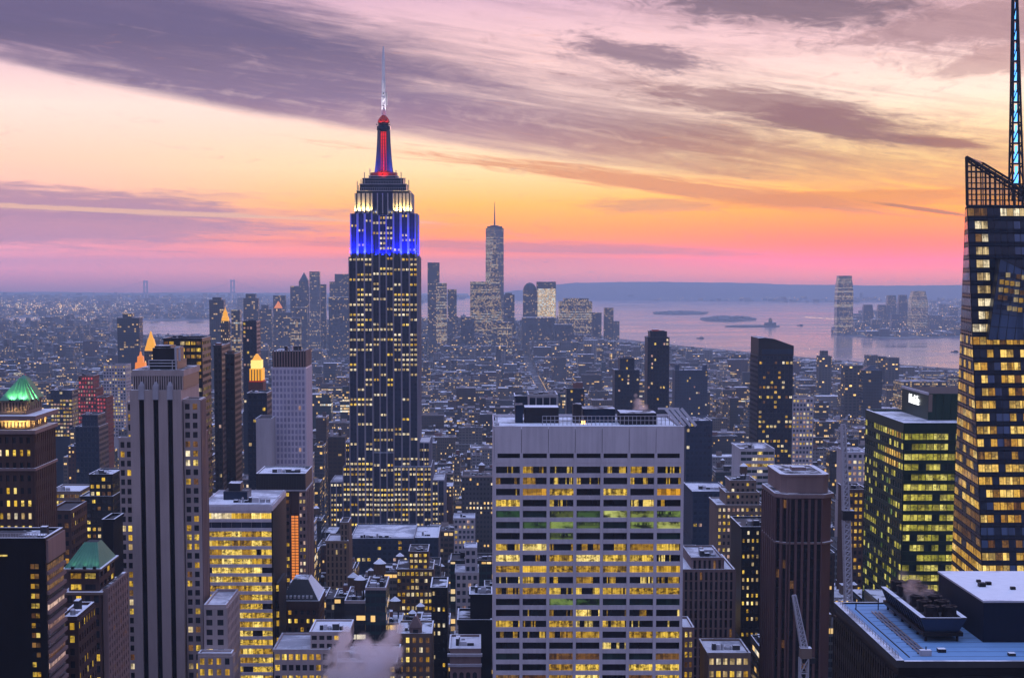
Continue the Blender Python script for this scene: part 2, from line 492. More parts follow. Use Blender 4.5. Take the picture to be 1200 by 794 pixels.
def room_mat(name, stops, strength, on=1.0, panel=0.8, dark=(0.010, 0.010, 0.012), busy=0.55, fine=(0.55, 0.9)):
    """A window with a lit room behind: panels between blinds and mullions, ceiling light strips and dark furniture shapes."""
    m, n = new_mat(name)
    u, v, _ = uv_of(n)
    sd_ = seed_of(n)
    off = n.mul(sd_, 771.0)
    r0, rc = n.white(n.xyz(1.0, 5.0, off))
    ip = n.m('FLOOR', n.m('DIVIDE', u, panel))
    fp = n.m('FRACT', n.m('DIVIDE', u, panel))
    r1, c1 = n.white(n.xyz(ip, 2.0, off))
    run, _c = n.white(n.xyz(n.m('FLOOR', n.m('DIVIDE', u, panel * 3.3)), 9.0, off))
    on_ = n.m('LESS_THAN', n.add(n.mul(run, 0.75), n.mul(r1, 0.25)), on)
    blob = n.noise(n.xyz(n.mul(u, fine[0]), n.mul(v, fine[1]), off), 1.0, 3.0, 0.6)
    furn = n.step(blob, 0.36, 0.56, 1.0 - busy, 1.0)
    mull = n.mul(n.step(fp, 0.0, 0.10), n.step(fp, 1.0, 0.93))
    b1, b2, b3 = n.sep(c1)                 # blinds drawn to a height of their own; ceiling lights near the head
    blind = n.m('GREATER_THAN', v, n.add(0.25, n.mul(b1, 4.0)))
    ceil = n.mul(n.step(n.noise(n.xyz(n.mul(u, 1.6), 4.0, off), 1.0, 2.0), 0.52, 0.62), n.mul(n.step(v, 0.9, 1.3), n.step(v, 2.1, 1.6)))
    furn = n.m('MAXIMUM', n.mul(furn, n.add(1.0, n.mul(blind, -0.45))), n.mul(ceil, 1.15))
    lvl = n.mul(n.mul(furn, n.add(0.45, n.mul(r1, 0.65))), n.add(0.25, n.mul(mull, 0.75)))
    lvl = n.mul(n.mul(lvl, on_), n.mul(strength, n.add(0.42, n.mul(r0, 0.78))))
    cr, cg, cb = n.sep(rc)
    col = n.ramp(n.add(n.mul(cr, 0.7), n.mul(blob, 0.3)), stops)
    finish(n, (*dark, 1), 0.15, 0.0, col, lvl)
    m.cycles.emission_sampling = 'NONE'
    M[name] = m
    return m


YEL = [(0.0, (0.86, 0.40, 0.018, 1)), (0.35, (0.92, 0.53, 0.035, 1)), (0.7, (0.98, 0.66, 0.09, 1)), (1.0, (1.0, 0.82, 0.34, 1))]
PALE = [(0.0, (1.0, 0.62, 0.20, 1)), (0.5, (1.0, 0.76, 0.38, 1)), (1.0, (1.0, 0.90, 0.68, 1))]
room_mat('lit', YEL, 1.12, busy=0.80, fine=(0.75, 1.1))
room_mat('lit_full', YEL, 1.30, busy=0.30)
room_mat('lit_mix', YEL, 1.05, on=0.56, panel=0.55)
room_mat('lit_few', YEL, 1.05, on=0.30, panel=0.42)
room_mat('lit_orange', [(0.0, (1.0, 0.36, 0.01, 1)), (0.6, (1.0, 0.46, 0.02, 1)), (1.0, (1.0, 0.62, 0.08, 1))], 0.85, busy=0.4, panel=1.5)
room_mat('lit_dim', [(0.0, (0.9, 0.32, 0.06, 1)), (1.0, (0.8, 0.45, 0.12, 1))], 0.28)
room_mat('lit_pale', PALE, 1.1, busy=0.4, panel=0.7)
room_mat('lit_green', [(0.0, (0.02, 0.14, 0.06, 1)), (0.45, (0.14, 0.28, 0.07, 1)), (0.7, (0.50, 0.58, 0.12, 1)), (1.0, (0.95, 0.90, 0.35, 1))], 0.70, panel=9.0, busy=0.95, fine=(0.16, 0.3))
room_mat('lit_greenish', [(0.0, (0.60, 0.62, 0.06, 1)), (0.5, (0.92, 0.78, 0.10, 1)), (1.0, (1.0, 0.88, 0.25, 1))], 0.85, panel=1.4, busy=0.6)
room_mat('lit_amber', [(0.0, (1.0, 0.42, 0.03, 1)), (0.5, (1.0, 0.56, 0.07, 1)), (1.0, (1.0, 0.74, 0.24, 1))], 1.05, panel=1.3, busy=0.45)
room_mat('lit_red', [(0.0, (1.0, 0.06, 0.08, 1)), (1.0, (1.0, 0.18, 0.22, 1))], 0.95)
room_mat('lit_pink', [(0.0, (1.0, 0.50, 0.38, 1)), (1.0, (1.0, 0.70, 0.55, 1))], 0.7, busy=0.5)


# ------------------------------------------------------------------ mesh building
def origin(o):
    x = y = z = 0.0
    while o:
        x, y, z, o = x + o.location[0], y + o.location[1], z + o.location[2], o.parent
    return x, y, z


class MB:
    def __init__(s):
        s.v, s.f, s.mi, s.uv, s.sd, s.mats = [], [], [], [], [], []

    def mat(s, name):
        if name not in s.mats:
            s.mats.append(name)
        return s.mats.index(name)

    def poly(s, pts, mat, uv=None, seed=0.0):
        k = len(s.v)
        s.v.extend(tuple(p) for p in pts)
        s.f.append(tuple(range(k, k + len(pts))))
        s.mi.append(s.mat(mat))
        s.uv.extend(uv if uv else [(0.0, 0.0)] * len(pts))
        s.sd.append(seed)

    def wall(s, a, b, z0, z1, mat, seed=0.0, pitch=None, za=None, zb=None):
        """A vertical wall from a to b (x, y), its outer side to the right of a->b turned towards the viewer."""
        L = math.hypot(b[0] - a[0], b[1] - a[1])
        k = 1.0
        if pitch:
            k = max(1, round(L / pitch)) * pitch / max(L, 0.01)
        t0 = z1 if za is None else za
        t1 = z1 if zb is None else zb
        s.poly([(a[0], a[1], z0), (b[0], b[1], z0), (b[0], b[1], t1), (a[0], a[1], t0)], mat, [(0, z0), (L * k, z0), (L * k, t1), (0, t0)], seed)

    def box(s, x0, x1, y0, y1, z0, z1, mat, top=None, seed=0.0, pitch=None, bottom=True):
        P = [(x0, y0), (x1, y0), (x1, y1), (x0, y1)]
        s.prism(P, z0, z1, mat, top, seed, pitch, bottom)

    def prism(s, P, z0, z1, mat, top=None, seed=0.0, pitch=None, bottom=True):
        """P counter-clockwise from above."""
        for i in range(len(P)):
            s.wall(P[i], P[(i + 1) % len(P)], z0, z1, mat, seed, pitch)
        s.poly([(x, y, z1) for x, y in P], top or mat, [(x, y) for x, y in P], seed)
        if bottom:
            s.poly([(x, y, z0) for x, y in reversed(P)], top or mat, None, seed)

    def loft(s, P, Q, z0, z1, mat, top=None, seed=0.0):
        """Between two outlines of the same count at two heights."""
        n_ = len(P)
        for i in range(n_):
            j = (i + 1) % n_
            L = math.hypot(P[j][0] - P[i][0], P[j][1] - P[i][1])
            s.poly([(*P[i], z0), (*P[j], z0), (*Q[j], z1), (*Q[i], z1)], mat, [(0, z0), (L, z0), (L, z1), (0, z1)], seed)
        s.poly([(x, y, z1) for x, y in Q], top or mat, None, seed)
        s.poly([(x, y, z0) for x, y in reversed(P)], top or mat, None, seed)

    def rect(s, x0, x1, y0, y1):
        return [(x0, y0), (x1, y0), (x1, y1), (x0, y1)]

    def ring(s, cx, cy, r, n_=12, ph=0.0):
        return [(cx + r * math.cos(2 * math.pi * i / n_ + ph), cy + r * math.sin(2 * math.pi * i / n_ + ph)) for i in range(n_)]

    def lathe(s, cx, cy, prof, mat, n_=14, top=None):
        for (r0, z0), (r1, z1) in zip(prof, prof[1:]):
            P, Q = s.ring(cx, cy, r0, n_), s.ring(cx, cy, r1, n_)
            for i in range(n_):
                j = (i + 1) % n_
                s.poly([(*P[i], z0), (*P[j], z0), (*Q[j], z1), (*Q[i], z1)], mat)
        r, z = prof[-1]
        if r > 0.01:
            s.poly([(x, y, z) for x, y in s.ring(cx, cy, r, n_)], top or mat)

    def bar(s, p, q, r, mat):
        """A square bar from p to q."""
        p, q = Vector(p), Vector(q)
        d = (q - p).normalized()
        a = d.cross(Vector((0.31, 0.2, 0.93))).normalized() * r
        b = d.cross(a).normalized() * r
        c = [a + b, b - a, -a - b, a - b]
        for i in range(4):
            j = (i + 1) % 4
            s.poly([p + c[j], p + c[i], q + c[i], q + c[j]], mat)
        s.poly([p + c[i] for i in range(4)], mat)
        s.poly([q + c[i] for i in (3, 2, 1, 0)], mat)

    def build(s, name, parent=None):
        me = bpy.data.meshes.new(name)
        me.from_pydata(s.v, [], s.f)
        for mn in s.mats:
            me.materials.append(M[mn])
        me.polygons.foreach_set('material_index', s.mi)
        ul = me.uv_layers.new(name='UVMap')
        ul.data.foreach_set('uv', np.array(s.uv, dtype=np.float32).ravel())
        at_ = me.attributes.new('seed', 'FLOAT', 'FACE')
        at_.data.foreach_set('value', np.array(s.sd, dtype=np.float32))
        ob = bpy.data.objects.new(name, me)
        COL.objects.link(ob)
        if parent:
            ob.parent = parent
            ob.matrix_parent_inverse.identity()
            lx, ly, lz = origin(parent)
            if lx or ly or lz:
                me.vertices.foreach_set('co', (np.array(s.v, dtype=np.float32) - np.array([lx, ly, lz], dtype=np.float32)).ravel())
        me.update()
        return ob


def thing(name, label, cat, loc=(0, 0, 0), group=None):
    o = bpy.data.objects.new(name, None)
    COL.objects.link(o)
    o.location = loc
    o['label'] = label
    o['category'] = cat
    if group:
        o['group'] = group
    return o


def tag(o, label=None, cat=None, group=None, kind=None):
    for k, v in (('label', label), ('category', cat), ('group', group), ('kind', kind)):
        if v:
            o[k] = v
    return o


def pane(c, mat, nrm, th=0.12):
    """A window pane: corners (bottom a, bottom b, top b, top a), material, outward normal."""
    return dict(c=[Vector(p) for p in c], mat=mat, n=Vector(nrm), th=th)


def pane_area(p):
    q = [proj(*x) for x in p['c']]
    if all(x < 0 or x > 1200 or y < 0 or y > 794 for x, y in q):
        return 0.0
    a = 0.0
    for i in range(4):
        (x0, y0), (x1, y1) = q[i], q[(i + 1) % 4]
        a += x0 * y1 - x1 * y0
    return abs(a)


def add_pane(mb, p, seed):
    a, b, c, d = p['c']
    nn = p['n'].normalized() * p['th']
    wd, ht = (b - a).length, (d - a).length
    mb.poly([a + nn, b + nn, c + nn, d + nn], p['mat'], [(0, 0), (wd, 0), (wd, ht), (0, ht)], seed)
    for s, e in ((a, b), (b, c), (c, d), (d, a)):
        mb.poly([s, e, e + nn, s + nn], 'darkmetal', None, seed)
    mb.poly([d, c, b, a], 'darkmetal', None, seed)


PEND = {}


def add_windows(parent, panes):
    PEND.setdefault(parent.name, (parent, []))[1].extend(panes)


def flush_windows():
    """The hundred windows of each building that show largest become parts of their own, the rest one part."""
    for parent, panes in PEND.values():
        rows = sorted(((pane_area(p), i) for i, p in enumerate(panes)), key=lambda q: -q[0])
        own = [i for a, i in rows[:100] if a >= 5.0]
        for i in own:
            mb = MB()
            add_pane(mb, panes[i], R.random())
            mb.build('window', parent)
        own = set(own)
        rest = [p for i, p in enumerate(panes) if i not in own]
        if rest:
            mb = MB()
            for p in rest:
                add_pane(mb, p, R.random())
            mb.build('window_glazing', parent)['kind'] = 'stuff'
    PEND.clear()


def lerp3(a, b, t):
    return Vector(a) * (1 - t) + Vector(b) * t


def grid(mb, panes, a, b, z0, z1, bays, floors, pick, wall, ww=0.6, wh=0.55, sill=0.25, rec=0.5, pier=0.0, span=0.03, group=1, gpier=0.0, spandrel=None):
    """Relief facade from a to b (x, y; outer side to the right of a->b seen from above turned outwards): piers and spandrels in front of
    panes. GROUP windows share a bay with a thin mullion between."""
    a, b = Vector((*a, 0)), Vector((*b, 0))
    d = b - a
    L = d.length
    d.normalize()
    nrm = Vector((d.y, -d.x, 0))
    bw, fh = L / bays, (z1 - z0) / floors
    half = bw * (1 - ww) / 2

    def slab(u0, u1, v0, v1, out, back=0.0, mat=wall):
        p = [a + d * u0 - nrm * back, a + d * u1 - nrm * back, a + d * u1 + nrm * out, a + d * u0 + nrm * out]
        lo = [(q.x, q.y) for q in p]
        # order so that the outline runs counter-clockwise from above
        ar = sum(lo[i][0] * lo[(i + 1) % 4][1] - lo[(i + 1) % 4][0] * lo[i][1] for i in range(4))
        mb.prism(lo if ar > 0 else lo[::-1], v0, v1, mat)

    for i in range(bays + 1):
        u = i * bw
        g = gpier if (gpier and i % group == 0) else half
        u0, u1 = max(0, u - g), min(L, u + g)
        if u1 - u0 > 0.02:
            slab(u0, u1, z0, z1, rec + pier + (0.25 if gpier and i % group == 0 else -0.1 if gpier else 0), mat=wall if (not gpier or i % group == 0) else spandrel or wall)
    for k in range(floors + 1):
        v0 = z0 + (k - 1) * fh + (sill + wh) * fh if k > 0 else z0
        v1 = z0 + k * fh + sill * fh if k < floors else z1
        if v1 - v0 > 0.02:
            slab(0.003, L - 0.003, max(z0 + 0.004, v0), min(z1 - 0.004, v1), rec + span, mat=spandrel or wall)
    for k in range(floors):
        for i in range(bays):
            mt = pick(i, k)
            if mt is None:
                continue
            u0, u1 = i * bw + half - 0.03, (i + 1) * bw - half + 0.03
            v0, v1 = z0 + k * fh + sill * fh - 0.03, z0 + k * fh + (sill + wh) * fh + 0.03
            p0, p1 = a + d * u0 + nrm * 0.05, a + d * u1 + nrm * 0.05
            panes.append(pane([(p0.x, p0.y, v0), (p1.x, p1.y, v0), (p1.x, p1.y, v1), (p0.x, p0.y, v1)], mt, nrm))


def picker(dark, lits, p, floor_p=0.25, seed=0, pair=1):
    """Chance of a lit window, with whole floors lit now and then."""
    rr = random.Random(seed)
    fl, mem = {}, {}

    def pick(i, k):
        if pair > 1:
            i = i // pair
            if (i, k) not in mem:
                mem[(i, k)] = choose(i, k)
            return mem[(i, k)]
        return choose(i, k)

    def choose(i, k):
        if k not in fl:
            fl[k] = rr.random() < floor_p
        q = min(0.9, p * 2.6) if fl[k] else p * 0.6
        return rr.choice(lits) if rr.random() < q else dark
    return pick


def roof_part(parent, x0, x1, y0, y1, z, wall='tar', snow='roof', par=1.0, th=0.5, name='roof', seed=None):
    """A snow-dusted deck inside a parapet."""
    mb = MB()
    s = R.random() if seed is None else seed
    mb.box(x0 + 0.004, x1 - 0.004, y0 + 0.004, y1 - 0.004, z + 0.003, z + 0.15, wall, snow, s)
    e = 0.06
    if par:
        mb.box(x0 - e, x1 + e, y0 - e, y0 + th, z + 0.006, z + par, wall, 'snow', s)
        mb.box(x0 - e, x1 + e, y1 - th, y1 + e, z + 0.006, z + par, wall, 'snow', s)
        mb.box(x0 - e, x0 + th, y0 + th, y1 - th, z + 0.006, z + par - 0.01, wall, 'snow', s)
        mb.box(x1 - th, x1 + e, y0 + th, y1 - th, z + 0.006, z + par - 0.01, wall, 'snow', s)
    ob = mb.build(name, parent)
    ROOF[parent.name] = ob
    return ob


ROOF = {}


def water_tank(parent, x, y, z, s=1.0):
    mb = MB()
    for dx in (-1, 1):
        for dy in (-1, 1):
            mb.bar((x + dx * 1.2 * s, y + dy * 1.2 * s, z), (x + dx * 1.1 * s, y + dy * 1.1 * s, z + 3.2 * s), 0.16 * s, 'darkmetal')
    mb.lathe(x, y, [(0.1, z + 3.0 * s), (2.0 * s, z + 3.0 * s), (1.9 * s, z + 6.6 * s)], 'wood')
    mb.lathe(x, y, [(2.15 * s, z + 6.6 * s), (0.15, z + 8.2 * s)], 'snow')
    return mb.build('water_tank', ROOF.get(parent.name, parent))


def bulkhead(parent, x0, x1, y0, y1, z0, z1, mat, snow='roof', name='bulkhead', seed=None, pitch=None):
    mb = MB()
    mb.box(x0, x1, y0, y1, z0, z1, mat, snow, R.random() if seed is None else seed, pitch)
    return mb.build(name, ROOF.get(parent.name, parent))


def clutter(parent, x0, x1, y0, y1, z, k, mat='tar'):
    """Vents, fans and ducts standing on a roof, as one plant part."""
    mb = MB()
    xs = R.uniform(x0 + 1.2, x0 + max(1.3, (x1 - x0) * 0.35))
    x, y, row = xs, R.uniform(y0 + 1.5, y0 + max(1.6, (y1 - y0) * 0.3)), 0.0
    for _ in range(k):                 # rows of units standing close together
        a, b = R.uniform(0.9, 2.6), R.uniform(1.2, 3.2)
        h = R.uniform(0.8, 2.6)
        if x + a > x1 - 1.0:
            x, y, row = xs, y + row + 0.25, 0.0
        if y + b > y1 - 1.0:
            break
        row = row or b
        if R.random() < 0.3:
            mb.lathe(x + a / 2, y + a / 2, [(a * 0.5, z + 0.1), (a * 0.5, z + h), (a * 0.3, z + h + 0.3)], 'steel', 8)
        else:
            mb.box(x, x + a, y, y + b, z + 0.1, z + h, R.choice(['tar', 'darkmetal', 'palemetal', mat]), 'snow', R.random())
        x += a + R.uniform(0.1, 0.45)
    return mb.build('roof_equipment', ROOF.get(parent.name, parent))


HERO = []                 # what each landmark shows: (x0, x1, top, lowest row seen, distance)
FOOT = []                 # footprints taken: (x0, x1, y0, y1)


def claim(x0, x1, y0, y1, px0, px1, ptop, plow):
    FOOT.append((x0, x1, y0, y1))
    HERO.append((px0, px1, ptop, plow, y0))

# ------------------------------------------------------------------ generic relief tower
def relief(t, x0, x1, y0, y1, z0, z1, wall, pitch=3.0, floor=3.6, pick=None, faces='fr', rec=0.5, zvis=None, name='wall', low=None, most=100, fpick=None, **kw):
    """A block with real piers, spandrels and window panes on the faces named in FACES; plain below zvis, where nothing shows."""
    zv = z0 if zvis is None else max(z0, zvis)
    mb, panes = MB(), []
    mb.box(x0, x1, y0, y1, z0, z1 - 0.02, low or wall, 'roof', R.random())
    if zv > z0 + 1:
        mb.box(x0 - rec, x1 + rec, y0 - rec, y1 - 0.01, z0 + 0.01, zv, low or wall, 'tar')
    floors = max(1, round((z1 - zv) / floor))
    pk = pick
    for f in faces:
        a, b = {'f': ((x0, y0), (x1, y0)), 'r': ((x1, y0), (x1, y1)), 'l': ((x0, y1), (x0, y0))}[f]
        L = math.hypot(b[0] - a[0], b[1] - a[1])
        bays = max(1, round(L / pitch))
        g = kw.get('group', 1)
        if g > 1:
            bays = max(g, round(bays / g) * g)
        grid(mb, panes, a, b, zv, z1, bays, floors, (fpick or {}).get(f, pk), wall, rec=rec, **kw)
    if 'f' in faces and 'r' in faces:
        mb.box(x1 + 0.004, x1 + rec - 0.004, y0 - rec + 0.004, y0 - 0.004, zv, z1, wall)
    if 'f' in faces and 'l' in faces:
        mb.box(x0 - rec + 0.004, x0 - 0.004, y0 - rec + 0.004, y0 - 0.004, zv, z1, wall)
    mb.build(name, t)
    add_windows(t, panes)
    return floors


def hero(name, label, cat, px0, px1, ptop, Y, depth, plow, group=None):
    """Place a building whose front face spans these columns at distance Y; returns thing and its box."""
    x0, z1 = at(px0, ptop, Y)
    x1, _ = at(px1, ptop, Y)
    t = thing(name, label, cat, ((x0 + x1) / 2, Y, 0), group)
    pr = max(px1, proj(x1, Y + depth, z1)[0])
    pl = min(px0, proj(x0, Y + depth, z1)[0])
    claim(x0 - 2, x1 + 2, Y - 2, Y + depth + 2, pl, pr, ptop, plow)
    return t, x0, x1, z1


# ------------------------------------------------------------------ the great tower with the lit mast
def empire():
    Y = 1280.0
    X = lambda px: at(px, 321, Y)[0]
    Z = lambda py: at(448, py, Y)[1]
    cx = X(448.6)
    t = thing('art_deco_skyscraper', 'tallest tower, stone setbacks with blue floodlit crown and red and blue mast', 'skyscraper', (cx, Y, 0))
    claim(X(383), X(522), Y - 6, Y + 70, 384, 521, 50, 615)
    lits = ['lit_pale', 'lit_pale', 'lit_pale', 'lit_full']
    dark = 'pane_blue'
    zb = Z(617)

    def tier(px0, px1, ptop, pbot, y0, y1, p, fp, seed, pitch, name='shaft', ww=0.62, faces='fr', most=0, group=3, gp=0.62, wall='esb_stone', zvis=None, pk=None):
        relief(t, X(px0), X(px1), y0, y1, Z(pbot), Z(ptop), wall, pitch, 3.75, pk or picker(dark, lits, p, fp, seed, 2), faces, 0.55, zvis, name, None, most, ww=ww, wh=0.44, sill=0.28, pier=0.35, span=-0.36, group=group, gpier=gp, spandrel='esb_dark')

    # shaft: two bays either side of a recessed middle, windows in pairs
    def bay(px0, px1, ptop, pbot, y0, p, fp, seed, most=0):
        tier(px0, px1, ptop, pbot, y0, Y + 46, p, fp, seed, 2.95, 'shaft', 0.66, 'fr' if px1 > 480 else 'f', most, 2, 0.58)
    top = 301
    bay(408.5, 436.2, top, 546, Y, 0.46, 0.26, 1, 40)
    bay(460.8, 489.3, top, 546, Y, 0.50, 0.26, 2, 40)
    tier(436.4, 460.6, 252, 530, Y + 2.6, Y + 44, 0.34, 0.25, 3, 2.6, 'shaft', 0.68, 'f', 20, 2, 0.55)
    # the broad lower blocks
    bay(400.5, 436.2, 546, 640, Y - 3, 0.62, 0.5, 4)
    bay(460.8, 505.0, 546, 640, Y - 3, 0.62, 0.5, 5)
    tier(436.4, 460.6, 530, 640, Y - 1.0, Y + 2.5, 0.6, 0.5, 6, 2.6, 'shaft', 0.68, 'f', 0, 2, 0.55)
    tier(403.5, 408.2, 519, 546, Y + 1, Y + 44, 0.4, 0.4, 7, 1.8, 'wing', 0.6, 'f', 0, 2, 0.4)
    tier(489.8, 502.5, 519, 546, Y + 1, Y + 44, 0.4, 0.4, 8, 1.8, 'wing', 0.6, 'fr', 0, 2, 0.4)
    for px0, px1, pt, sd_ in ((385.5, 399.5, 565, 9), (505.8, 520.0, 563, 10)):
        tier(px0, px1, pt, 640, Y - 1, Y + 40, 0.75, 0.5, sd_, 1.9, 'wing', 0.6, 'fr' if px0 > 448 else 'f', 0, 2, 0.4)
        roof_part(t, X(px0), X(px1), Y - 1, Y + 40, Z(pt), 'limestone', 'snow', 0.9)
    roof_part(t, X(403.5), X(408.2), Y + 1, Y + 44, Z(519), 'limestone', 'snow', 0.8)
    roof_part(t, X(490.2), X(502.5), Y + 1, Y + 44, Z(519), 'limestone', 'snow', 0.8)
    mb = MB()
    mb.box(X(384), X(521), Y - 2, Y + 66, 0, Z(641), 'limestone', 'roof')
    mb.build('base', t)
    # floodlit upper floors
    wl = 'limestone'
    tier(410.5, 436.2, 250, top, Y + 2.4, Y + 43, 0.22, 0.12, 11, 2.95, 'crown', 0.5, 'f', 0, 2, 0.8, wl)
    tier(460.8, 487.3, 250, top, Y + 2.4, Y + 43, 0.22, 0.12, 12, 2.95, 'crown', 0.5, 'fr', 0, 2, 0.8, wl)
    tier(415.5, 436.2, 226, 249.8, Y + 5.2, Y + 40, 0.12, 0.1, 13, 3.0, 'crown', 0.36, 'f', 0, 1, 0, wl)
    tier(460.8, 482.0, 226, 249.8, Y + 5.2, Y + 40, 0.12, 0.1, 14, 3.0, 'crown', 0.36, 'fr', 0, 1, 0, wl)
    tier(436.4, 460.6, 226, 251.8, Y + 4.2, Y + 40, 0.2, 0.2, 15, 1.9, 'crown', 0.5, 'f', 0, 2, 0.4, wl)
    # observation storeys
    mb = MB()
    for px0, px1, pb, pt, dy in ((418, 480, 226, 223.5, 4.4), (421.5, 476, 223.5, 215.5, 6.5), (424.5, 472.5, 215.5, 208.5, 8.5), (431.5, 465.5, 208.5, 205.5, 12)):
        mb.box(X(px0), X(px1), Y + dy, Y + 44 - dy, Z(pb) + 0.01, Z(pt), 'bluesteel', 'tar')
        mb.box(X(px0) - 0.4, X(px1) + 0.4, Y + dy - 0.4, Y + 44.4 - dy, Z(pt) - 0.01, Z(pt) + 0.45, 'limestone', 'snow')
    mb.build('observation_storey', t)
    for px0, px1, pt, dy in ((421.5, 476, 223.5, 4.6), (424.5, 472.5, 215.5, 6.8)):
        mb = MB()
        for k in range(26):
            x = X(px0) + (X(px1) - X(px0)) * k / 25
            mb.bar((x, Y + dy, Z(pt) + 0.4), (x, Y + dy, Z(pt) + 2.6), 0.07, 'steel')
            if k:
                xp = X(px0) + (X(px1) - X(px0)) * (k - 1) / 25
                mb.bar((xp, Y + dy, Z(pt) + 2.6), (x, Y + dy, Z(pt) + 2.6), 0.07, 'steel')
        mb.build('railing', t)
    mb = MB()
    for px, pb, h in ((418.5, 226, 9), (423, 222, 8), (427, 215.5, 9), (433.5, 208, 7), (464, 208, 6), (470, 215.5, 9), (474.5, 222, 9), (479, 226, 10), (419.8, 226, 6), (477.6, 226, 6)):
        mb = MB()
        mb.bar((X(px), Y + 7, Z(pb)), (X(px), Y + 7, Z(pb) + h), 0.22, 'steel')
        mb.build('whip_antenna', t)
    # the mast: a drum of glass with four buttressing wings
    my = Y + 22
    mb = MB()
    r = lambda px: px / 1.5625
    mb.lathe(cx, my, [(r(16), Z(205.3)), (r(16), Z(200.5)), (r(12), Z(200))], 'redpaint', 16)
    mb.lathe(cx, my, [(r(6.6), Z(200)), (r(6.2), Z(150)), (r(8.2), Z(149.6)), (r(8.2), Z(145)), (r(6.6), Z(144.5)), (r(6.6), Z(141))], 'bluesteel', 16)
    mb.build('mast', t)
    mb = MB()
    mb.lathe(cx, my, [(r(7.4), Z(140.9)), (r(7.0), Z(139.2)), (r(6.3), Z(137)), (r(4.2), Z(134)), (r(1.6), Z(131.5))], 'redpaint', 16)
    mb.build('mast_cap', t)
    for ang in (0, 90, 180, 270):
        ca, sa = math.cos(math.radians(ang + 45)), math.sin(math.radians(ang + 45))
        mb = MB()
        prof = [(5.0, 200.2), (13.6, 200.2), (12.2, 193), (10.6, 180), (9.3, 165), (8.5, 150), (5.0, 150)]
        pts = [(cx + ca * r(a), my + sa * r(a), Z(b)) for a, b in prof]
        hx, hy = -sa * 1.1, ca * 1.1
        A_, B_ = [(x + hx, y + hy, z) for x, y, z in pts], [(x - hx, y - hy, z) for x, y, z in pts]
        mb.poly(A_, 'mastmetal')
        mb.poly(B_[::-1], 'mastmetal')
        for i in range(len(pts)):
            j = (i + 1) % len(pts)
            mb.poly([A_[j], A_[i], B_[i], B_[j]], 'mastmetal')
        mb.build('mast_wing', t)
    # lit strip windows up the drum
    for sx in (-1, 0, 1):
        mb = MB()
        xx = cx + sx * r(2.2)
        yf = my - r(6.9) + abs(sx) * 0.6
        mb.box(xx - r(0.95), xx + r(0.95), yf, yf + 0.6, Z(199.5), Z(152), 'lamp_red')
        mb.build('light_strip', t)
    mb = MB()
    for k in range(12):
        z = Z(199 - k * 4.1)
        mb.box(cx - r(3.6), cx + r(3.6), my - r(6.9) - 0.35, my - r(6.9) - 0.05, z, z + 0.35, 'redpaint')
    mb.build('strip_mullion', t)
    # the antenna
    mb = MB()
    for i in range(4):
        a0 = math.pi / 4 + i * math.pi / 2
        f0, f1 = (math.cos(a0), math.sin(a0)), (math.cos(a0 + math.pi / 2), math.sin(a0 + math.pi / 2))
        rr = lambda py: (2.5 if py > 105 else 2.0 if py > 88 else 1.4)
        seq = [132, 125, 118, 111, 104.9, 98, 92, 87.9, 82, 76, 70, 64]
        for p, q in zip(seq, seq[1:]):
            mb.bar((cx + f0[0] * r(rr(p)), my + f0[1] * r(rr(p)), Z(p)), (cx + f0[0] * r(rr(q)), my + f0[1] * r(rr(q)), Z(q)), 0.36, 'whitepaint')
            mb.bar((cx + f0[0] * r(rr(p)), my + f0[1] * r(rr(p)), Z(p)), (cx + f1[0] * r(rr(q)), my + f1[1] * r(rr(q)), Z(q)), 0.22, 'whitepaint')
            mb.bar((cx + f0[0] * r(rr(q)), my + f0[1] * r(rr(q)), Z(q)), (cx + f1[0] * r(rr(q)), my + f1[1] * r(rr(q)), Z(q)), 0.22, 'whitepaint')
    mb.lathe(cx, my, [(1.2, Z(132)), (1.1, Z(64)), (0.7, Z(55)), (0.3, Z(49.5))], 'whitepaint', 8)
    for k, (py, ra) in enumerate([(122, 3.2), (114, 3.0), (107, 3.0), (99, 2.6), (96, 2.6), (91.5, 2.4), (87, 2.4), (84, 3.0), (80, 2.0), (76.5, 1.9), (73, 1.8), (69.5, 1.7), (66, 1.6), (62, 1.4)]):
        mb.lathe(cx, my, [(0.4, Z(py)), (r(ra) * 0.62, Z(py) + 0.1), (r(ra) * 0.62, Z(py) + 1.0), (0.4, Z(py) + 1.2)], 'whitepaint' if k % 3 == 1 else 'darkmetal', 8)
    mb.box(cx + r(3.0), cx + r(4.6), my - 1.2, my + 1.2, Z(121), Z(105), 'palemetal')
    mb.build('antenna', t)

    # floodlights: housings on the setbacks with real lamps
    def flood(x, y, z, tgt, rgb, watts, size=1.4, ang=110):
        mb = MB()
        mb.box(x - 0.5, x + 0.5, y - 0.4, y + 0.4, z, z + 0.7, 'darkmetal')
        o = mb.build('floodlight', t)
        l = bpy.data.lights.new('flood_lamp', 'SPOT')
        l.energy = watts
        l.color = rgb
        l.spot_size = math.radians(ang)
        l.spot_blend = 0.8
        l.shadow_soft_size = 0.4
        lo = bpy.data.objects.new('flood_lamp', l)
        COL.objects.link(lo)
        lo.parent = o
        ox, oy, oz = origin(o)
        lo.location = (x - ox, y - oy, z + 1.1 - oz)
        lo.rotation_euler = (Vector((x, y, z)) - Vector(tgt)).to_track_quat('Z', 'Y').to_euler()
    BL = (0.005, 0.009, 1.0)
    for px in (412.5, 419, 425.5, 432, 465, 471.5, 478, 484.5):
        flood(X(px), Y - 0.6, Z(301) + 0.1, (X(px), Y + 2.6, Z(262)), BL, 100000)
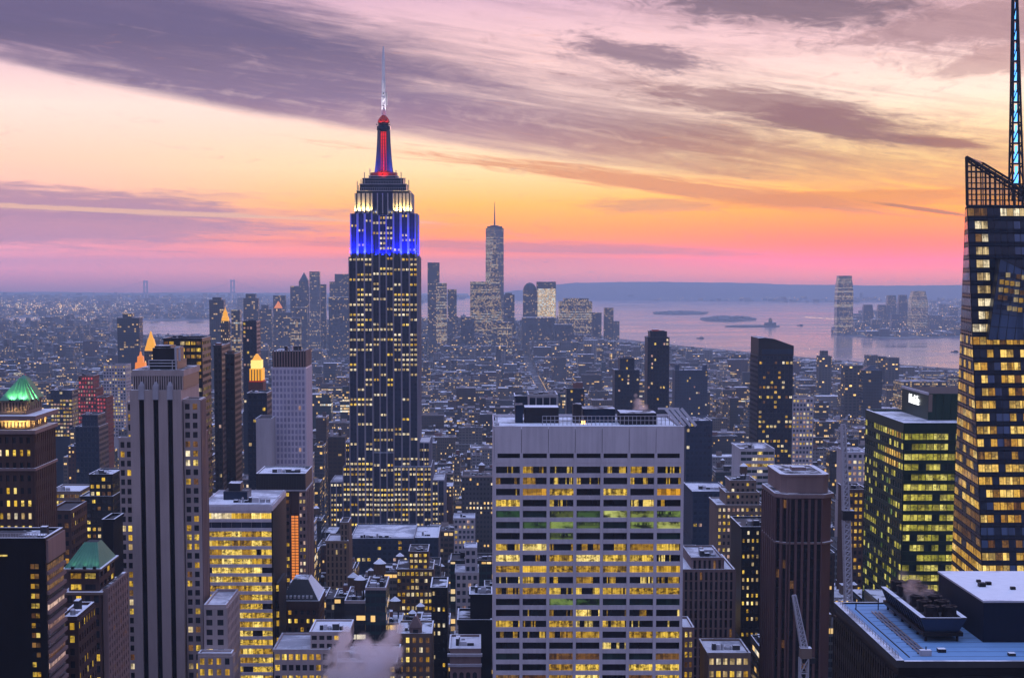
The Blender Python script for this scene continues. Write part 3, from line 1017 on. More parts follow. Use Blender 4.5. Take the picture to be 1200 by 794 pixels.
    for px in (416.5, 422, 427.5, 433, 464, 469.5, 475, 480.5):
        flood(X(px), Y + 3.2, Z(250) + 0.1, (X(px), Y + 5.4, Z(230)), (1.0, 0.66, 0.16), 15000)
    for px in (440, 448.6, 457):
        flood(X(px), Y + 3.3, Z(251) + 0.1, (X(px), Y + 4.3, Z(232)), (0.8, 0.75, 0.9), 2500)
    for px in (441, 448.6, 456):
        flood(X(px), Y + 1.4, Z(301) + 0.1, (X(px), Y + 2.8, Z(266)), BL, 60000)
    for y_ in (8, 18, 28, 38):
        flood(X(489.6), Y + y_, Z(301) + 0.1, (X(487), Y + y_, Z(262)), BL, 90000)
    zr = Z(205.3) + 0.5
    for px, rgb, wt in ((436, (0.01, 0.03, 1.0), 30000), (461, (0.01, 0.03, 1.0), 30000)):
        flood(X(px), my - 17, zr, (cx + (X(px) - cx) * 0.75, my, Z(186)), rgb, wt, ang=70)
    flood(X(448.6), my - 19, zr, (cx, my, Z(202)), (1.0, 0.06, 0.02), 7000, ang=60)
    for px in (441, 456):
        flood(X(px), my - 6.5, Z(144.3), (cx, my - 4, Z(136)), (1.0, 0.10, 0.03), 1500)

    # uplights on the mast cap wash the antenna white
    for dx in (-2.2, 2.2):
        flood(cx + dx, my - 4.0, Z(139), (cx, my, Z(85)), (1.0, 0.93, 0.95), 26000, ang=30)


empire()


# ------------------------------------------------------------------ white slab office tower in front
def white_slab():
    Y = 540.0
    x0, z1 = at(579.5, 500, Y)
    x1, _ = at(800.5, 500, Y)
    D = 46.0
    t = thing('office_slab', 'broad pale office slab with seven bays of ribbon windows and flat roof', 'office tower', ((x0 + x1) / 2, Y, 0))
    claim(x0 - 2, x1 + 2, Y - 2, Y + D + 2, 579, 803, 488, 900)
    zb = at(690, 812, Y)[1]
    z = lambda py: at(690, py, Y)[1]
    mb, panes = MB(), []
    rec = 0.9
    mb.box(x0, x1, Y + rec, Y + D, 0, z1 - 1.2, 'blackmetal', 'roof', 0.3)
    mb.box(x0 - 0.2, x1 + 0.2, Y, Y + D, 0, zb - 0.01, 'travertine')
    fh = (z(548.2) - z(779.5)) / 18
    top = z(542)
    rows = ['mix', 'mix2', 'or', 'or', 'green', 'green', 'green2', 'mix3', 'half', 'full', 'mix3', 'most', 'gdark', 'some', 'some', 'most2', 'dark', 'gfew', 'some2', 'half2', 'some']
    rr = random.Random(4)
    W = {'mix': 'lit_few lit_mix lit_few lit_mix lit_mix', 'mix2': 'lit_few lit_few lit_mix lit_few', 'or': 'lit_orange pane_black lit_few lit lit_few lit_mix pane_black', 'green': 'lit_green lit_green lit_green pane_green', 'green2': 'lit_green pane_green pane_black lit_green',
         'mix3': 'lit_mix lit_mix lit_mix lit_few', 'half': 'lit lit lit_few lit_mix lit', 'full': 'lit_full lit lit lit_full', 'most': 'lit lit lit lit_mix lit_mix', 'gdark': 'pane_green pane_black lit_green pane_black', 'some': 'lit pane_black lit_few lit_few lit_mix',
         'most2': 'lit lit_mix lit lit_few', 'dark': 'lit_few pane_black pane_black', 'gfew': 'pane_black pane_green lit_dim pane_black', 'some2': 'lit pane_black lit pane_black pane_black', 'half2': 'lit_dim lit pane_black lit_mix lit'}

    def pick(i, k):
        return rr.choice(W[rows[nfl - 1 - k]].split())
    nfl = len(rows)
    a, b = (x0, Y + rec), (x1, Y + rec)
    grid(mb, panes, a, b, top - nfl * fh, top, 7, nfl, pick, 'travertine', ww=0.885, wh=0.62, sill=0.05, rec=rec, pier=0.22, span=0.0)
    # blank attic with joints over a dark louvre slot
    bw = (x1 - x0) / 7
    for i in range(7):
        mb.box(x0 + i * bw + 0.07, x0 + (i + 1) * bw - 0.07, Y - 0.12, Y + rec, z(531), z1, 'travertine')
        mb.box(x0 + i * bw + 0.02, x0 + (i + 1) * bw - 0.02, Y - 0.05, Y + rec, z(542) + 0.01, z(536.5), 'travertine')
        mb.box(x0 + i * bw + 0.5, x0 + (i + 1) * bw - 0.5, Y + 0.45, Y + rec, z(536.5), z(531), 'blackmetal')
    for i in range(8):
        xx = min(max(x0 + i * bw, x0 + 0.5), x1 - 0.5)
        mb.box(xx - 0.45, xx + 0.45, Y - 0.22, Y + rec, z(542) + 0.02, z1 - 0.05 if i in (0, 7) else z(530.9), 'travertine')
    mb.box(x1 + 0.003, x1 + 0.4, Y, Y + D, zb, z1 - 0.02, 'travertine')
    mb.box(x0 - 0.4, x0 - 0.003, Y, Y + D, zb, z1 - 0.02, 'travertine')
    mb.build('wall', t)
    add_windows(t, panes)
    mb = MB()
    mb.box(x0 + 0.6, x1 - 0.6, Y + 1, Y + D - 1, z1 - 1.0, z1 - 0.7, 'tar', 'roof', 0.4)
    mb.box(x0 - 0.4, x1 + 0.4, Y - 0.14, Y + 0.7, z1 + 0.003, z1 + 0.25, 'travertine', 'snow')
    mb.box(x0 - 0.4, x1 + 0.4, Y + D - 0.8, Y + D, z1 - 0.9, z1 + 0.25, 'travertine', 'snow')
    mb.build('roof', t)
    yr = Y + 22
    zr = z1 - 0.7
    mb = MB()                      # low cooling plant with rails
    mb.box(at(615, 400, yr)[0], at(655, 400, yr)[0], yr, yr + 10, zr, zr + 5.2, 'darkmetal', 'snow')
    mb.box(at(604, 400, yr)[0], at(613, 400, yr)[0], yr, yr + 8, zr, zr + 6.0, 'bluesteel', 'roof')
    mb.box(at(672, 400, yr)[0], at(682, 400, yr)[0], yr, yr + 6, zr, zr + 6.2, 'darkmetal', 'roof')
    mb.box(at(684, 400, yr)[0], at(722, 400, yr)[0], yr + 2, yr + 14, zr, zr + 4.6, 'bluesteel', 'roof')
    mb.box(at(726, 400, yr)[0], at(768, 400, yr)[0], yr - 6, yr + 8, zr, zr + 3.8, 'darkmetal', 'roof')
    mb.build('plant_room', t)
    mb = MB()
    xa, xb = at(636, 400, yr - 8)[0], at(795, 400, yr - 8)[0]
    for k in range(34):
        x = xa + (xb - xa) * k / 33
        mb.bar((x, yr - 8, zr), (x, yr - 8, zr + 3.0), 0.07, 'steel')
    for h in (1.6, 3.0):
        mb.bar((xa, yr - 8, zr + h), (xb, yr - 8, zr + h), 0.09, 'steel')
    mb.build('railing', t)
    mb = MB()                      # slanted louvre screen at the west end
    for k in range(4):
        xx = at(776 + k * 6, 400, yr)[0]
        mb.bar((xx, yr - 12, zr + 5.8), (xx + 4.6, yr - 14, zr + 0.3), 0.45, 'palemetal')
    mb.bar((at(768, 400, yr)[0], yr - 10, zr + 5.6), (at(798, 400, yr)[0] - 1.5, yr - 10, zr + 5.6), 0.3, 'palemetal')
    mb.build('louvre_screen', t)
    mb = MB()
    mb.bar((x0 + 0.8, Y + 2, z1), (x0 + 0.8, Y + 2, z1 + 3.3), 0.14, 'palemetal')
    mb.box(x0 + 0.4, x0 + 1.5, Y + 1, Y + 3, z1 + 0.26, z1 + 1.2, 'palemetal', 'snow')
    mb.build('window_crane', t)
    mb = MB()
    xl, zl = at(683.5, 497, yr - 3)
    mb.bar((xl, yr - 3, zr), (xl, yr - 3, zl), 0.15, 'darkmetal')
    mb.box(xl - 0.6, xl + 0.6, yr - 3.5, yr - 2.5, zl, zl + 1.3, 'lamp_warm')
    mb.build('roof_lamp', t)


white_slab()


# ------------------------------------------------------------------ grey stone tower with three dark stripes
def striped_tower():
    Y = 560.0
    X = lambda px: at(px, 321, Y)[0]
    Z = lambda py: at(180, py, Y)[1]
    t = thing('setback_tower', 'grey stone setback tower with three black vertical window stripes', 'skyscraper', (X(178), Y, 0))
    claim(X(128), X(245), Y - 6, Y + 50, 128, 285, 405, 900)
    zb = Z(830)
    st = 'greystone'
    mb = MB()
    xs = [149.5, 160.2, 166.2, 177.0, 183.0, 193.8, 199.8, 209.8]
    zt = Z(457)
    mb.box(X(149.5), X(209.8), Y + 1.2, Y + 36, 0, zt, st, 'roof')
    for i in (0, 2, 4, 6):
        mb.box(X(xs[i]), X(xs[i + 1]), Y, Y + 1.2, 0, zt - 0.01, st)
    for i in (1, 3, 5):            # heads of the stripes
        mb.box(X(xs[i]) + 0.002, X(xs[i + 1]) - 0.002, Y + 0.15, Y + 1.2, Z(468), zt - 0.02, st)
    for k in range(1, 22):         # stone courses
        zz = Z(457 + k * 16)
        for i in (0, 2, 4, 6):
            mb.box(X(xs[i]) - 0.01, X(xs[i + 1]) + 0.01, Y - 0.03, Y + 0.02, zz, zz + 0.12, st)
    mb.build('shaft', t)
    for i in (1, 3, 5):
        mb = MB()
        a, b = X(xs[i]) + 0.05, X(xs[i + 1]) - 0.05
        mb.box(a, b, Y + 0.95, Y + 1.15, zb - 10, Z(468), 'matteblack')
        for k in range(100):
            zz = zb - 9 + k * 1.8
            if zz < Z(469):
                mb.box(a, b, Y + 0.85, Y + 0.94, zz, zz + 0.5, 'matteblack')
        mb.build('window_stripe', t)
    for px in (163.2, 180.0, 196.8):     # finials over the stripes
        mb = MB()
        P = lambda w_, d_: mb.rect(X(px) - w_, X(px) + w_, Y - d_, Y + 1.5)
        mb.loft(P(1.0, 0.5), P(0.8, 0.4), Z(468), Z(452), 'limestone')
        mb.loft(P(0.8, 0.4), P(0.25, 0.1), Z(452) + 0.003, Z(447.5), 'limestone')
        mb.build('finial', t)
    mb = MB()                             # crown set back behind the parapet
    mb.box(X(151), X(211), Y + 3, Y + 34, zt, Z(441), 'darkmetal', 'roof')
    mb.box(X(150.2), X(212), Y + 2.4, Y + 35, Z(441) + 0.003, Z(434), 'greystone', 'roof')
    for k in range(22):
        x = X(152) + (X(210) - X(152)) * k / 21
        mb.box(x - 0.2, x + 0.2, Y + 2.5, Y + 3, zt + 0.01, Z(441), 'greystone')
    mb.build('crown', t)
    mb = MB()
    mb.box(X(168), X(201), Y + 8, Y + 26, Z(434), Z(424), 'blackmetal', 'roof')
    mb.box(X(171), X(199), Y + 9, Y + 24, Z(424), Z(409), 'darkmetal', 'roof')
    mb.box(X(173), X(192), Y + 10, Y + 20, Z(409), Z(406.5), 'blackmetal', 'roof')
    mb.build('plant_room', t)
    mb = MB()
    for zz in (Z(430), Z(426.5), Z(423)):
        mb.bar((X(168), Y + 6.5, zz), (X(200), Y + 6.5, zz), 0.12, 'palemetal')
    for px in (168, 200, 196, 201):
        mb.bar((X(px), Y + 6.5, Z(434)), (X(px), Y + 6.5, Z(423)), 0.12, 'palemetal')
    mb.build('railing', t)
    mb = MB()
    mb.bar((X(199.5), Y + 7.5, Z(424)), (X(199.5), Y + 7.5, Z(408)), 0.3, 'palemetal')
    mb.bar((X(204), Y + 7.5, Z(424)), (X(204), Y + 7.5, Z(410)), 0.3, 'palemetal')
    mb.bar((X(199.5), Y + 7.5, Z(408)), (X(204), Y + 7.5, Z(408)), 0.3, 'palemetal')
    mb.build('pipe_frame', t)
    lits = ['lit', 'lit_full', 'lit', 'lit_pale', 'lit_dim']
    relief(t, X(211), X(229), Y + 3, Y + 13.4, 0, Z(471), st, 2.15, 3.15, picker('pane_dark', lits, 0.36, 0.3, 31), 'fr', 0.4, zb, 'wing', None, 45, ww=0.62, wh=0.62, sill=0.15, pier=0.05, span=0.0)
    relief(t, X(142), X(149.2), Y + 6, Y + 30, 0, Z(472), st, 1.9, 3.15, picker('pane_dark', lits, 0.22, 0.1, 32), 'f', 0.4, Z(520), 'wing', None, 6, ww=0.7, wh=0.62, sill=0.15)
    relief(t, X(134), X(149), Y + 3, Y + 5.8, 0, Z(516), st, 2.1, 3.15, picker('pane_dark', lits, 0.36, 0.25, 33), 'f', 0.4, zb, 'wing', None, 40, ww=0.62, wh=0.62, sill=0.15, pier=0.05)
    # west side: ribbed setbacks stepping down
    for k, (px, y0, y1, pt) in enumerate(((235.6, 13.6, 19.6, 498), (239.2, 19.8, 26.5, 507))):
        mb = MB()
        xr, zt_ = at(px, pt, Y + y0)
        mb.box(X(215), xr, Y + y0, Y + y1, 0, zt_, 'granite', 'roof')
        for j in range(3):
            yy = Y + y0 + 0.2 + j * 2.1
            mb.box(xr + 0.003, xr + 0.5, yy, yy + 0.9, 0, zt_ + 0.6, 'granite', 'snow')
        mb.build('side_setback', t)
    mb = MB()
    for j in range(4):
        yy = Y + 3.4 + j * 2.7
        mb.box(X(229) + 0.45, X(229) + 0.85, yy, yy + 1.2, 0, Z(471) + 0.5, 'granite', 'snow')
    mb.build('side_pier', t)
    roof_part(t, X(211) - 0.4, X(229) + 0.4, Y + 2.6, Y + 13.4, Z(471), st, 'roof', 0.8)
    roof_part(t, X(134) - 0.4, X(149), Y + 2.6, Y + 6, Z(516), st, 'roof', 0.8)
    # low west wing
    relief(t, X(238), X(264), Y - 8, Y + 20, 0, Z(706), st, 3.0, 3.4, picker('pane_dark', ['lit', 'lit_full'], 0.2, 0.2, 34), 'fr', 0.4, zb, 'wing', None, 20, ww=0.55, wh=0.6, sill=0.2, pier=0.12)
    roof_part(t, X(238), X(264), Y - 8, Y + 20, Z(706), st, 'snow', 1.0)
    relief(t, X(234), X(273), Y - 14, Y - 8.6, 0, Z(757), st, 3.0, 3.4, picker('pane_dark', ['lit', 'lit_full'], 0.35, 0.2, 35), 'fr', 0.4, zb, 'wing', None, 12, ww=0.55, wh=0.6, sill=0.2, pier=0.12)
    roof_part(t, X(234), X(273), Y - 14, Y - 8.6, Z(757), st, 'snow', 0.9)


striped_tower()

# ------------------------------------------------------------------ near landmarks, east side
def spot_on(parent, pos, tgt, rgb, watts, ang=110):
    mb = MB()
    x, y, z = pos
    mb.box(x - 0.35, x + 0.35, y - 0.3, y + 0.3, z, z + 0.5, 'darkmetal')
    o = mb.build('floodlight', parent)
    l = bpy.data.lights.new('flood_lamp', 'SPOT')
    l.energy, l.color = watts, rgb
    l.spot_size, l.spot_blend, l.shadow_soft_size = math.radians(ang), 0.8, 0.3
    lo = bpy.data.objects.new('flood_lamp', l)
    COL.objects.link(lo)
    lo.parent = o
    ox, oy, oz = origin(o)
    lo.location = (x - ox, y - oy, z + 0.8 - oz)
    lo.rotation_euler = (Vector(pos) - Vector(tgt)).to_track_quat('Z', 'Y').to_euler()


def green_pyramid():
    Y = 450.0
    X = lambda px: at(px, 321, Y)[0]
    Z = lambda py: at(20, py, Y)[1]
    t = thing('corner_tower', 'brown stone tower with floodlit green pyramid roof and glowing top storey', 'tower', (X(10), Y, 0))
    claim(X(-40), X(60), Y - 3, Y + 28, 0, 60, 443, 900)
    x0, x1, D = X(-34), X(33.5), 22
    wall = 'brownstone'
    lits = ['lit', 'lit_pale', 'lit_full', 'lit']
    relief(t, x0, x1, Y, Y + D, 0, Z(508), wall, 1.95, 3.3, picker('pane_dark', lits, 0.34, 0.45, 41, 2), 'fr', 0.45, Z(830), 'wall', ww=0.48, wh=0.48, sill=0.26, pier=0.18,
           fpick={'r': picker('pane_dark', ['lit', 'lit_dim'], 0.2, 0.2, 42)})
    mb = MB()
    for py, h, o in ((508, 1.0, 1.1), (551, 0.7, 0.9), (492, 1.2, 1.3)):
        mb.box(x0 - o, x1 + o, Y - o, Y + D + o, Z(py), Z(py) + h, 'granite', 'snow')
    mb.build('cornice', t)
    ix0, ix1, iy0, iy1 = x0 + 2, x1 - 1.6, Y + 1.8, Y + D - 2
    mb, panes = MB(), []
    mb.box(ix0, ix1, iy0, iy1, Z(508) + 1.0, Z(493), 'buffbrick', 'tar')
    grid(mb, panes, (ix0, iy0), (ix1, iy0), Z(508) + 1, Z(492.5), 12, 1, lambda i, k: 'pane_dark', 'buffbrick', ww=0.5, wh=0.62, sill=0.2, rec=0.5)
    grid(mb, panes, (ix1, iy0), (ix1, iy1), Z(508) + 1, Z(492.5), 8, 1, lambda i, k: 'pane_dark', 'buffbrick', ww=0.5, wh=0.62, sill=0.2, rec=0.5)
    jx0, jx1, jy0, jy1 = x0 + 3.2, x1 - 2.6, Y + 3, Y + D - 3.2
    mb.box(jx0, jx1, jy0, jy1, Z(492) + 1.2, Z(470), 'buffbrick', 'tar')
    grid(mb, panes, (jx0, jy0), (jx1, jy0), Z(492) + 1.2, Z(470), 11, 1, lambda i, k: 'pane_dark', 'buffbrick', ww=0.45, wh=0.6, sill=0.25, rec=0.4)
    grid(mb, panes, (jx1, jy0), (jx1, jy1), Z(492) + 1.2, Z(470), 7, 1, lambda i, k: 'pane_dark', 'buffbrick', ww=0.45, wh=0.6, sill=0.25, rec=0.4)
    mb.build('top_storey', t)
    add_windows(t, panes)
    mb = MB()
    P = mb.rect(jx0 - 0.8, jx1 + 0.9, jy0 - 0.9, jy1 + 0.8)
    cxx, cyy = X(12.5), (jy0 + jy1) / 2
    Q = [(X(8), cyy - 2), (X(17), cyy - 2), (X(17), cyy + 2), (X(8), cyy + 2)]
    P[0] = (X(-8), P[0][1]); P[3] = (X(-8), P[3][1])
    mb.loft(P, Q, Z(470), Z(446), 'copper')
    mb.loft(Q, [(cxx - .3, cyy - .3), (cxx + .3, cyy - .3), (cxx + .3, cyy + .3), (cxx - .3, cyy + .3)], Z(446) + 0.01, Z(442.5), 'copper')
    for px in (6, 13, 20, 27, 34, 40):
        mb.bar((X(px), P[0][1] - 0.1, Z(470)), (X(8 + (px) * 9 / 42), cyy - 2.1, Z(446)), 0.14, 'copper')
    mb.build('pyramid_roof', t)
    for px in (3, 10, 17, 24, 31):
        spot_on(t, (X(px), Y - 0.6, Z(507.4)), (X(px), Y + 3, Z(480)), (1.0, 0.70, 0.22), 8000)
        spot_on(t, (X(px), Y + 0.7, Z(491)), (X(px), Y + 3, Z(474)), (1.0, 0.74, 0.28), 4500)
    for px in (5, 18, 31):
        spot_on(t, (X(px + 2), P[0][1] - 0.7, Z(470.6)), (X(10 + px * .6), cyy - 3, Z(452)), (0.50, 1.0, 0.42), 3400, 120)
    for yy in (6, 12, 18):
        spot_on(t, (x1 + 0.5, Y + yy, Z(507.4)), (x1 - 3, Y + yy, Z(478)), (1.0, 0.72, 0.25), 7000)


def black_block():
    Y = 330.0
    t, x0, x1, z1 = hero('office_block', 'black block beside the frame edge with one column of lit windows', 'office building', -40, 53, 634, Y, 14, 900)
    z = lambda py: at(40, py, Y)[1]
    fh = (z(690) - z(760)) / 6.1
    mb, panes = MB(), []
    mb.box(x0, x1, Y, Y + 14, 0, z1, 'blackmetal', 'tar')
    for k in range(16):
        zz = z(672) + 1 - k * fh
        if zz > z(840):
            for i, dx in enumerate((0, 1)):
                u = at(36.5, 700, Y)[0] + dx * 0.85
                rr = R.random()
                panes.append(pane([(u, Y - 0.02, zz), (u + 0.78, Y - 0.02, zz), (u + 0.78, Y - 0.02, zz + 0.95), (u, Y - 0.02, zz + 0.95)], 'lit' if rr < 0.5 else 'lit_dim' if rr < 0.75 else 'pane_dark', (0, -1, 0), 0.05))
    u0 = at(0, 640, Y)[0]
    panes.append(pane([(u0 - 2, Y - 0.02, z(651.5)), (u0 + 1.4, Y - 0.02, z(651.5)), (u0 + 1.4, Y - 0.02, z(649.5)), (u0 - 2, Y - 0.02, z(649.5))], 'lit', (0, -1, 0), 0.05))
    # west face: pale head and slanting pale fins between the floors
    mb.box(x1 + 0.003, x1 + 0.5, Y + 0.3, Y + 14, z(659), z1 + 0.2, 'granite')
    for k in range(15):
        zz = z(672) - k * fh
        mb.box(x1 + 0.002, x1 + 0.6, Y + 0.3, Y + 14, zz - 0.3, zz + 0.35, 'granite')
        pk = R.choice(['pane_dark', 'pane_dark', 'lit_dim', 'lit_pink', 'pane_dark'])
        panes.append(pane([(x1 + 0.02, Y + 0.5, zz + 0.4), (x1 + 0.02, Y + 13.8, zz + 0.4), (x1 + 0.02, Y + 13.8, zz + fh - 0.35), (x1 + 0.02, Y + 0.5, zz + fh - 0.35)], pk, (1, 0, 0), 0.06))
    mb.build('wall', t)
    add_windows(t, panes)
    roof_part(t, x0, x1, Y, Y + 14, z1, 'blackmetal', 'roof', 0.7)
    clutter(t, x0 + 12, x1, Y, Y + 9, z1, 12)
    mb = MB()
    for k in range(30):
        x = x0 + (x1 - x0) * k / 29
        mb.bar((x, Y + 0.6, z1 + 0.6), (x, Y + 0.6, z1 + 1.5), 0.04, 'steel')
    mb.bar((x0, Y + 0.6, z1 + 1.5), (x1, Y + 0.6, z1 + 1.5), 0.05, 'steel')
    mb.build('railing', t)


def hip_roof():
    Y = 400.0
    X = lambda px: at(px, 321, Y)[0]
    Z = lambda py: at(90, py, Y)[1]
    t = thing('hip_roof_building', 'brown masonry building with dark green copper hip roof beside black block', 'building', (X(92), Y, 0))
    claim(X(64), X(126), Y - 2, Y + 26, 64, 128, 640, 900)
    x0, x1 = X(69), X(111)
    wall = 'brownstone'
    relief(t, x0, x1, Y, Y + 20, 0, Z(694), wall, 2.2, 2.7, picker('pane_dark', ['lit', 'lit_full', 'lit_pale'], 0.36, 0.4, 51), 'f', 0.4, Z(830), ww=0.6, wh=0.6, sill=0.15, pier=0.12)
    relief(t, x0 + 0.6, x1 - 1, Y + 1.2, Y + 18, Z(694), Z(668), wall, 4.0, 2.9, picker('pane_dark', ['lit'], 0.3, 0.3, 52), 'fr', 0.4, None, 'attic', ww=0.75, wh=0.5, sill=0.2)
    mb = MB()
    a0, a1 = x0 - 0.2, X(109)
    P = mb.rect(a0, a1, Y + 0.4, Y + 19)
    Q = mb.rect(X(84.5), X(99), Y + 7.5, Y + 12)
    mb.loft(P, Q, Z(666), Z(641), 'copper', 'tar')
    for k in range(9):
        f_ = k / 8
        mb.bar((a0 + (a1 - a0) * f_, Y + 0.35, Z(666) + .05), (X(84.5) + (X(99) - X(84.5)) * f_, Y + 7.45, Z(641) + .05), 0.1, 'copper')
    mb.build('hip_roof', t)
    mb = MB()
    mb.box(a0 - 0.5, a1 + 0.6, Y - 0.2, Y + 19.6, Z(668.5), Z(666), 'buffbrick', 'snow')
    mb.box(x0 - 0.6, x1 + 0.5, Y - 0.6, Y + 20.4, Z(696), Z(693), 'buffbrick', 'snow')
    mb.build('cornice', t)
    mb, panes = MB(), []
    mb.box(x1 + 0.2, X(116), Y + 0.7, Y + 24, 0, Z(690), 'granite', 'roof')
    grid(mb, panes, (X(116), Y + 0.7), (X(116), Y + 24), Z(830), Z(690), 9, 15, picker('pane_dark', ['lit', 'lit_dim', 'lit_orange'], 0.25, 0.2, 53), 'granite', ww=0.5, wh=0.55, sill=0.2, rec=0.4, pier=0.1)
    mb.build('side_wall', t)
    add_windows(t, panes)
    for px in (78, 92, 104):
        spot_on(t, (X(px), Y - 0.1, Z(666) + .05), (X(px), Y + 5, Z(652)), (0.6, 1.0, 0.6), 140, 100)


def stepped_brown():
    Y = 352.0
    t, x0, x1, z1 = hero('masonry_building', 'small dark masonry block with snowy roof below the green hip roof', 'building', 68.5, 90, 726, Y, 16, 900)
    relief(t, x0, x1, Y, Y + 16, 0, z1, 'brownstone', 2.3, 2.6, picker('pane_dark', ['lit', 'lit_full'], 0.25, 0.3, 61), 'fr', 0.35, at(70, 830, Y)[1], ww=0.5, wh=0.55)
    roof_part(t, x0, x1, Y, Y + 16, z1, 'brownstone', 'snow', 0.8)
    clutter(t, x0, x1, Y, Y + 14, z1, 3)


green_pyramid()
black_block()
hip_roof()
stepped_brown()


# ------------------------------------------------------------------ the glowing yellow office block and its neighbours
def yellow_block():
    Y = 660.0
    t, x0, x1, z1 = hero('glowing_office', 'office block glowing yellow through ribbon windows, snowy flat roof', 'office building', 236, 318, 592, Y, 46, 900)
    z = lambda py: at(280, py, Y)[1]
    rr = random.Random(9)

    def pick(i, k):
        py = 840 - (k + 0.5) * 10.45
        if 612 < py < 622:
            return 'pane_blue'
        full = 0.985 if py < 690 else 0.93
        q = rr.random()
        return ('lit_full' if rr.random() < 0.7 else 'lit_pale') if py < 612 else ('lit' if rr.random() < .75 else 'lit_full') if q < full - 0.04 else 'lit_mix' if q < full else 'pane_dark'
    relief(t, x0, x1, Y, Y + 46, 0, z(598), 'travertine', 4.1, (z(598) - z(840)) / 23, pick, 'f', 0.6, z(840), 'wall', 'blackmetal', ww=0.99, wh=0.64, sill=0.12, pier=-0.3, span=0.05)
    mb = MB()
    mb.box(x0 - 0.5, x1 + 0.5, Y - 0.9, Y + 46, z(598), z1, 'travertine', 'snow', 0.9)
    mb.build('parapet', t)
    mb = MB()
    mb.box(x1 + 0.003, x1 + 0.5, Y - 0.3, Y + 46, 0, z(598) - 0.01, 'blackmetal')  # shadow of the west side put into its black colour
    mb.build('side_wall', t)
    roof_part(t, x0, x1, Y - 0.4, Y + 45, z1, 'travertine', 'snow', 0.5, seed=0.9)
    bulkhead(t, at(262, 592, Y + 16)[0], at(290, 592, Y + 16)[0], Y + 16, Y + 28, z1, z1 + 3.4, 'bluesteel')
    bulkhead(t, at(268, 592, Y + 18)[0], at(282, 592, Y + 18)[0], Y + 18, Y + 26, z1 + 3.4, z1 + 6.5, 'darkmetal')
    clutter(t, x0 + 8, x1, Y + 2, Y + 40, z1, 8)
    # lower yellow wing west of the block
    xa, xb = x1 + 0.8, at(327, 700, Y + 6)[0]
    rr2 = random.Random(3)
    relief(t, xa, xb, Y + 6, Y + 30, 0, z(686), 'darkmetal', 3.0, (z(598) - z(840)) / 23, lambda i, k: rr2.choice(['lit_full', 'lit', 'lit_mix', 'lit_full', 'pane_dark']), 'f', 0.5, z(840), 'wing', ww=0.95, wh=0.7, sill=0.1)


yellow_block()


def orange_strip_tower():
    Y = 770.0
    t, x0, x1, z1 = hero('dark_topped_tower', 'brown tower under a dark louvred top with one glowing orange strip', 'tower', 300, 358, 556, Y, 30, 690)
    z = lambda py: at(330, py, Y)[1]
    X = lambda px: at(px, 600, Y)[0]
    mb = MB()
    mb.box(x0, x1, Y, Y + 30, z(574), z1, 'darkmetal', 'roof', 0.4)
    for k in range(30):
        x = x0 + (x1 - x0) * (k + .5) / 30
        mb.box(x - 0.18, x + 0.18, Y - 0.35, Y - 0.01, z(573.5), z1 - 0.4, 'tar')
    mb.box(x0 - 0.3, x1 + 0.3, Y - 0.5, Y + 30.3, z(575), z(573.6), 'limestone', 'snow')
    mb.build('louvred_top', t)
    roof_part(t, x0, x1, Y, Y + 30, z1, 'darkmetal', 'roof', 0.6)
    clutter(t, x0, x1, Y, Y + 26, z1, 6)
    mb = MB()
    mb.box(x0 + 0.3, X(327), Y + 0.4, Y + 29, 0, z(575) - 0.01, 'blackmetal', 'tar')
    mb.build('wall', t)
    relief(t, X(327.3), X(340), Y + 0.5, Y + 29, 0, z(575) - 0.02, 'brownstone', 2.4, 3.2, picker('pane_dark', ['lit', 'lit_dim', 'lit'], 0.22, 0.2, 71), 'f', 0.4, z(700), ww=0.6, wh=0.5)
    relief(t, X(350.4), x1, Y + 0.5, Y + 29, 0, z(575) - 0.02, 'granite', 1.9, 3.2, picker('pane_dark', ['lit', 'lit_pale', 'lit_pink'], 0.42, 0.35, 72), 'fr', 0.4, z(720), ww=0.6, wh=0.5)
    mb = MB()
    mb.box(X(340.2), X(350.2), Y + 0.9, Y + 28, 0, z(575) - 0.03, 'brownstone', 'tar')
    for k in range(34):
        zz = z(700) + k * 1.3
        if zz < z(600):
            mb.box(X(341), X(349.6), Y + 0.5, Y + 0.89, zz, zz + 0.3, 'brownstone')
    mb.build('wall', t)
    for px in (341.2, 345.6):
        mb = MB()
        mb.box(X(px), X(px + 3.6), Y + 0.6, Y + 0.88, z(692), z(604), 'orangelight')
        mb.build('light_strip', t)
    mb = MB()
    for k in range(4):
        yy = Y + 3 + k * 7
        mb.box(x1 + 0.45, x1 + 1.0, yy, yy + 2.6, z(720), z(576), 'granite')
    mb.build('side_pier', t)


orange_strip_tower()


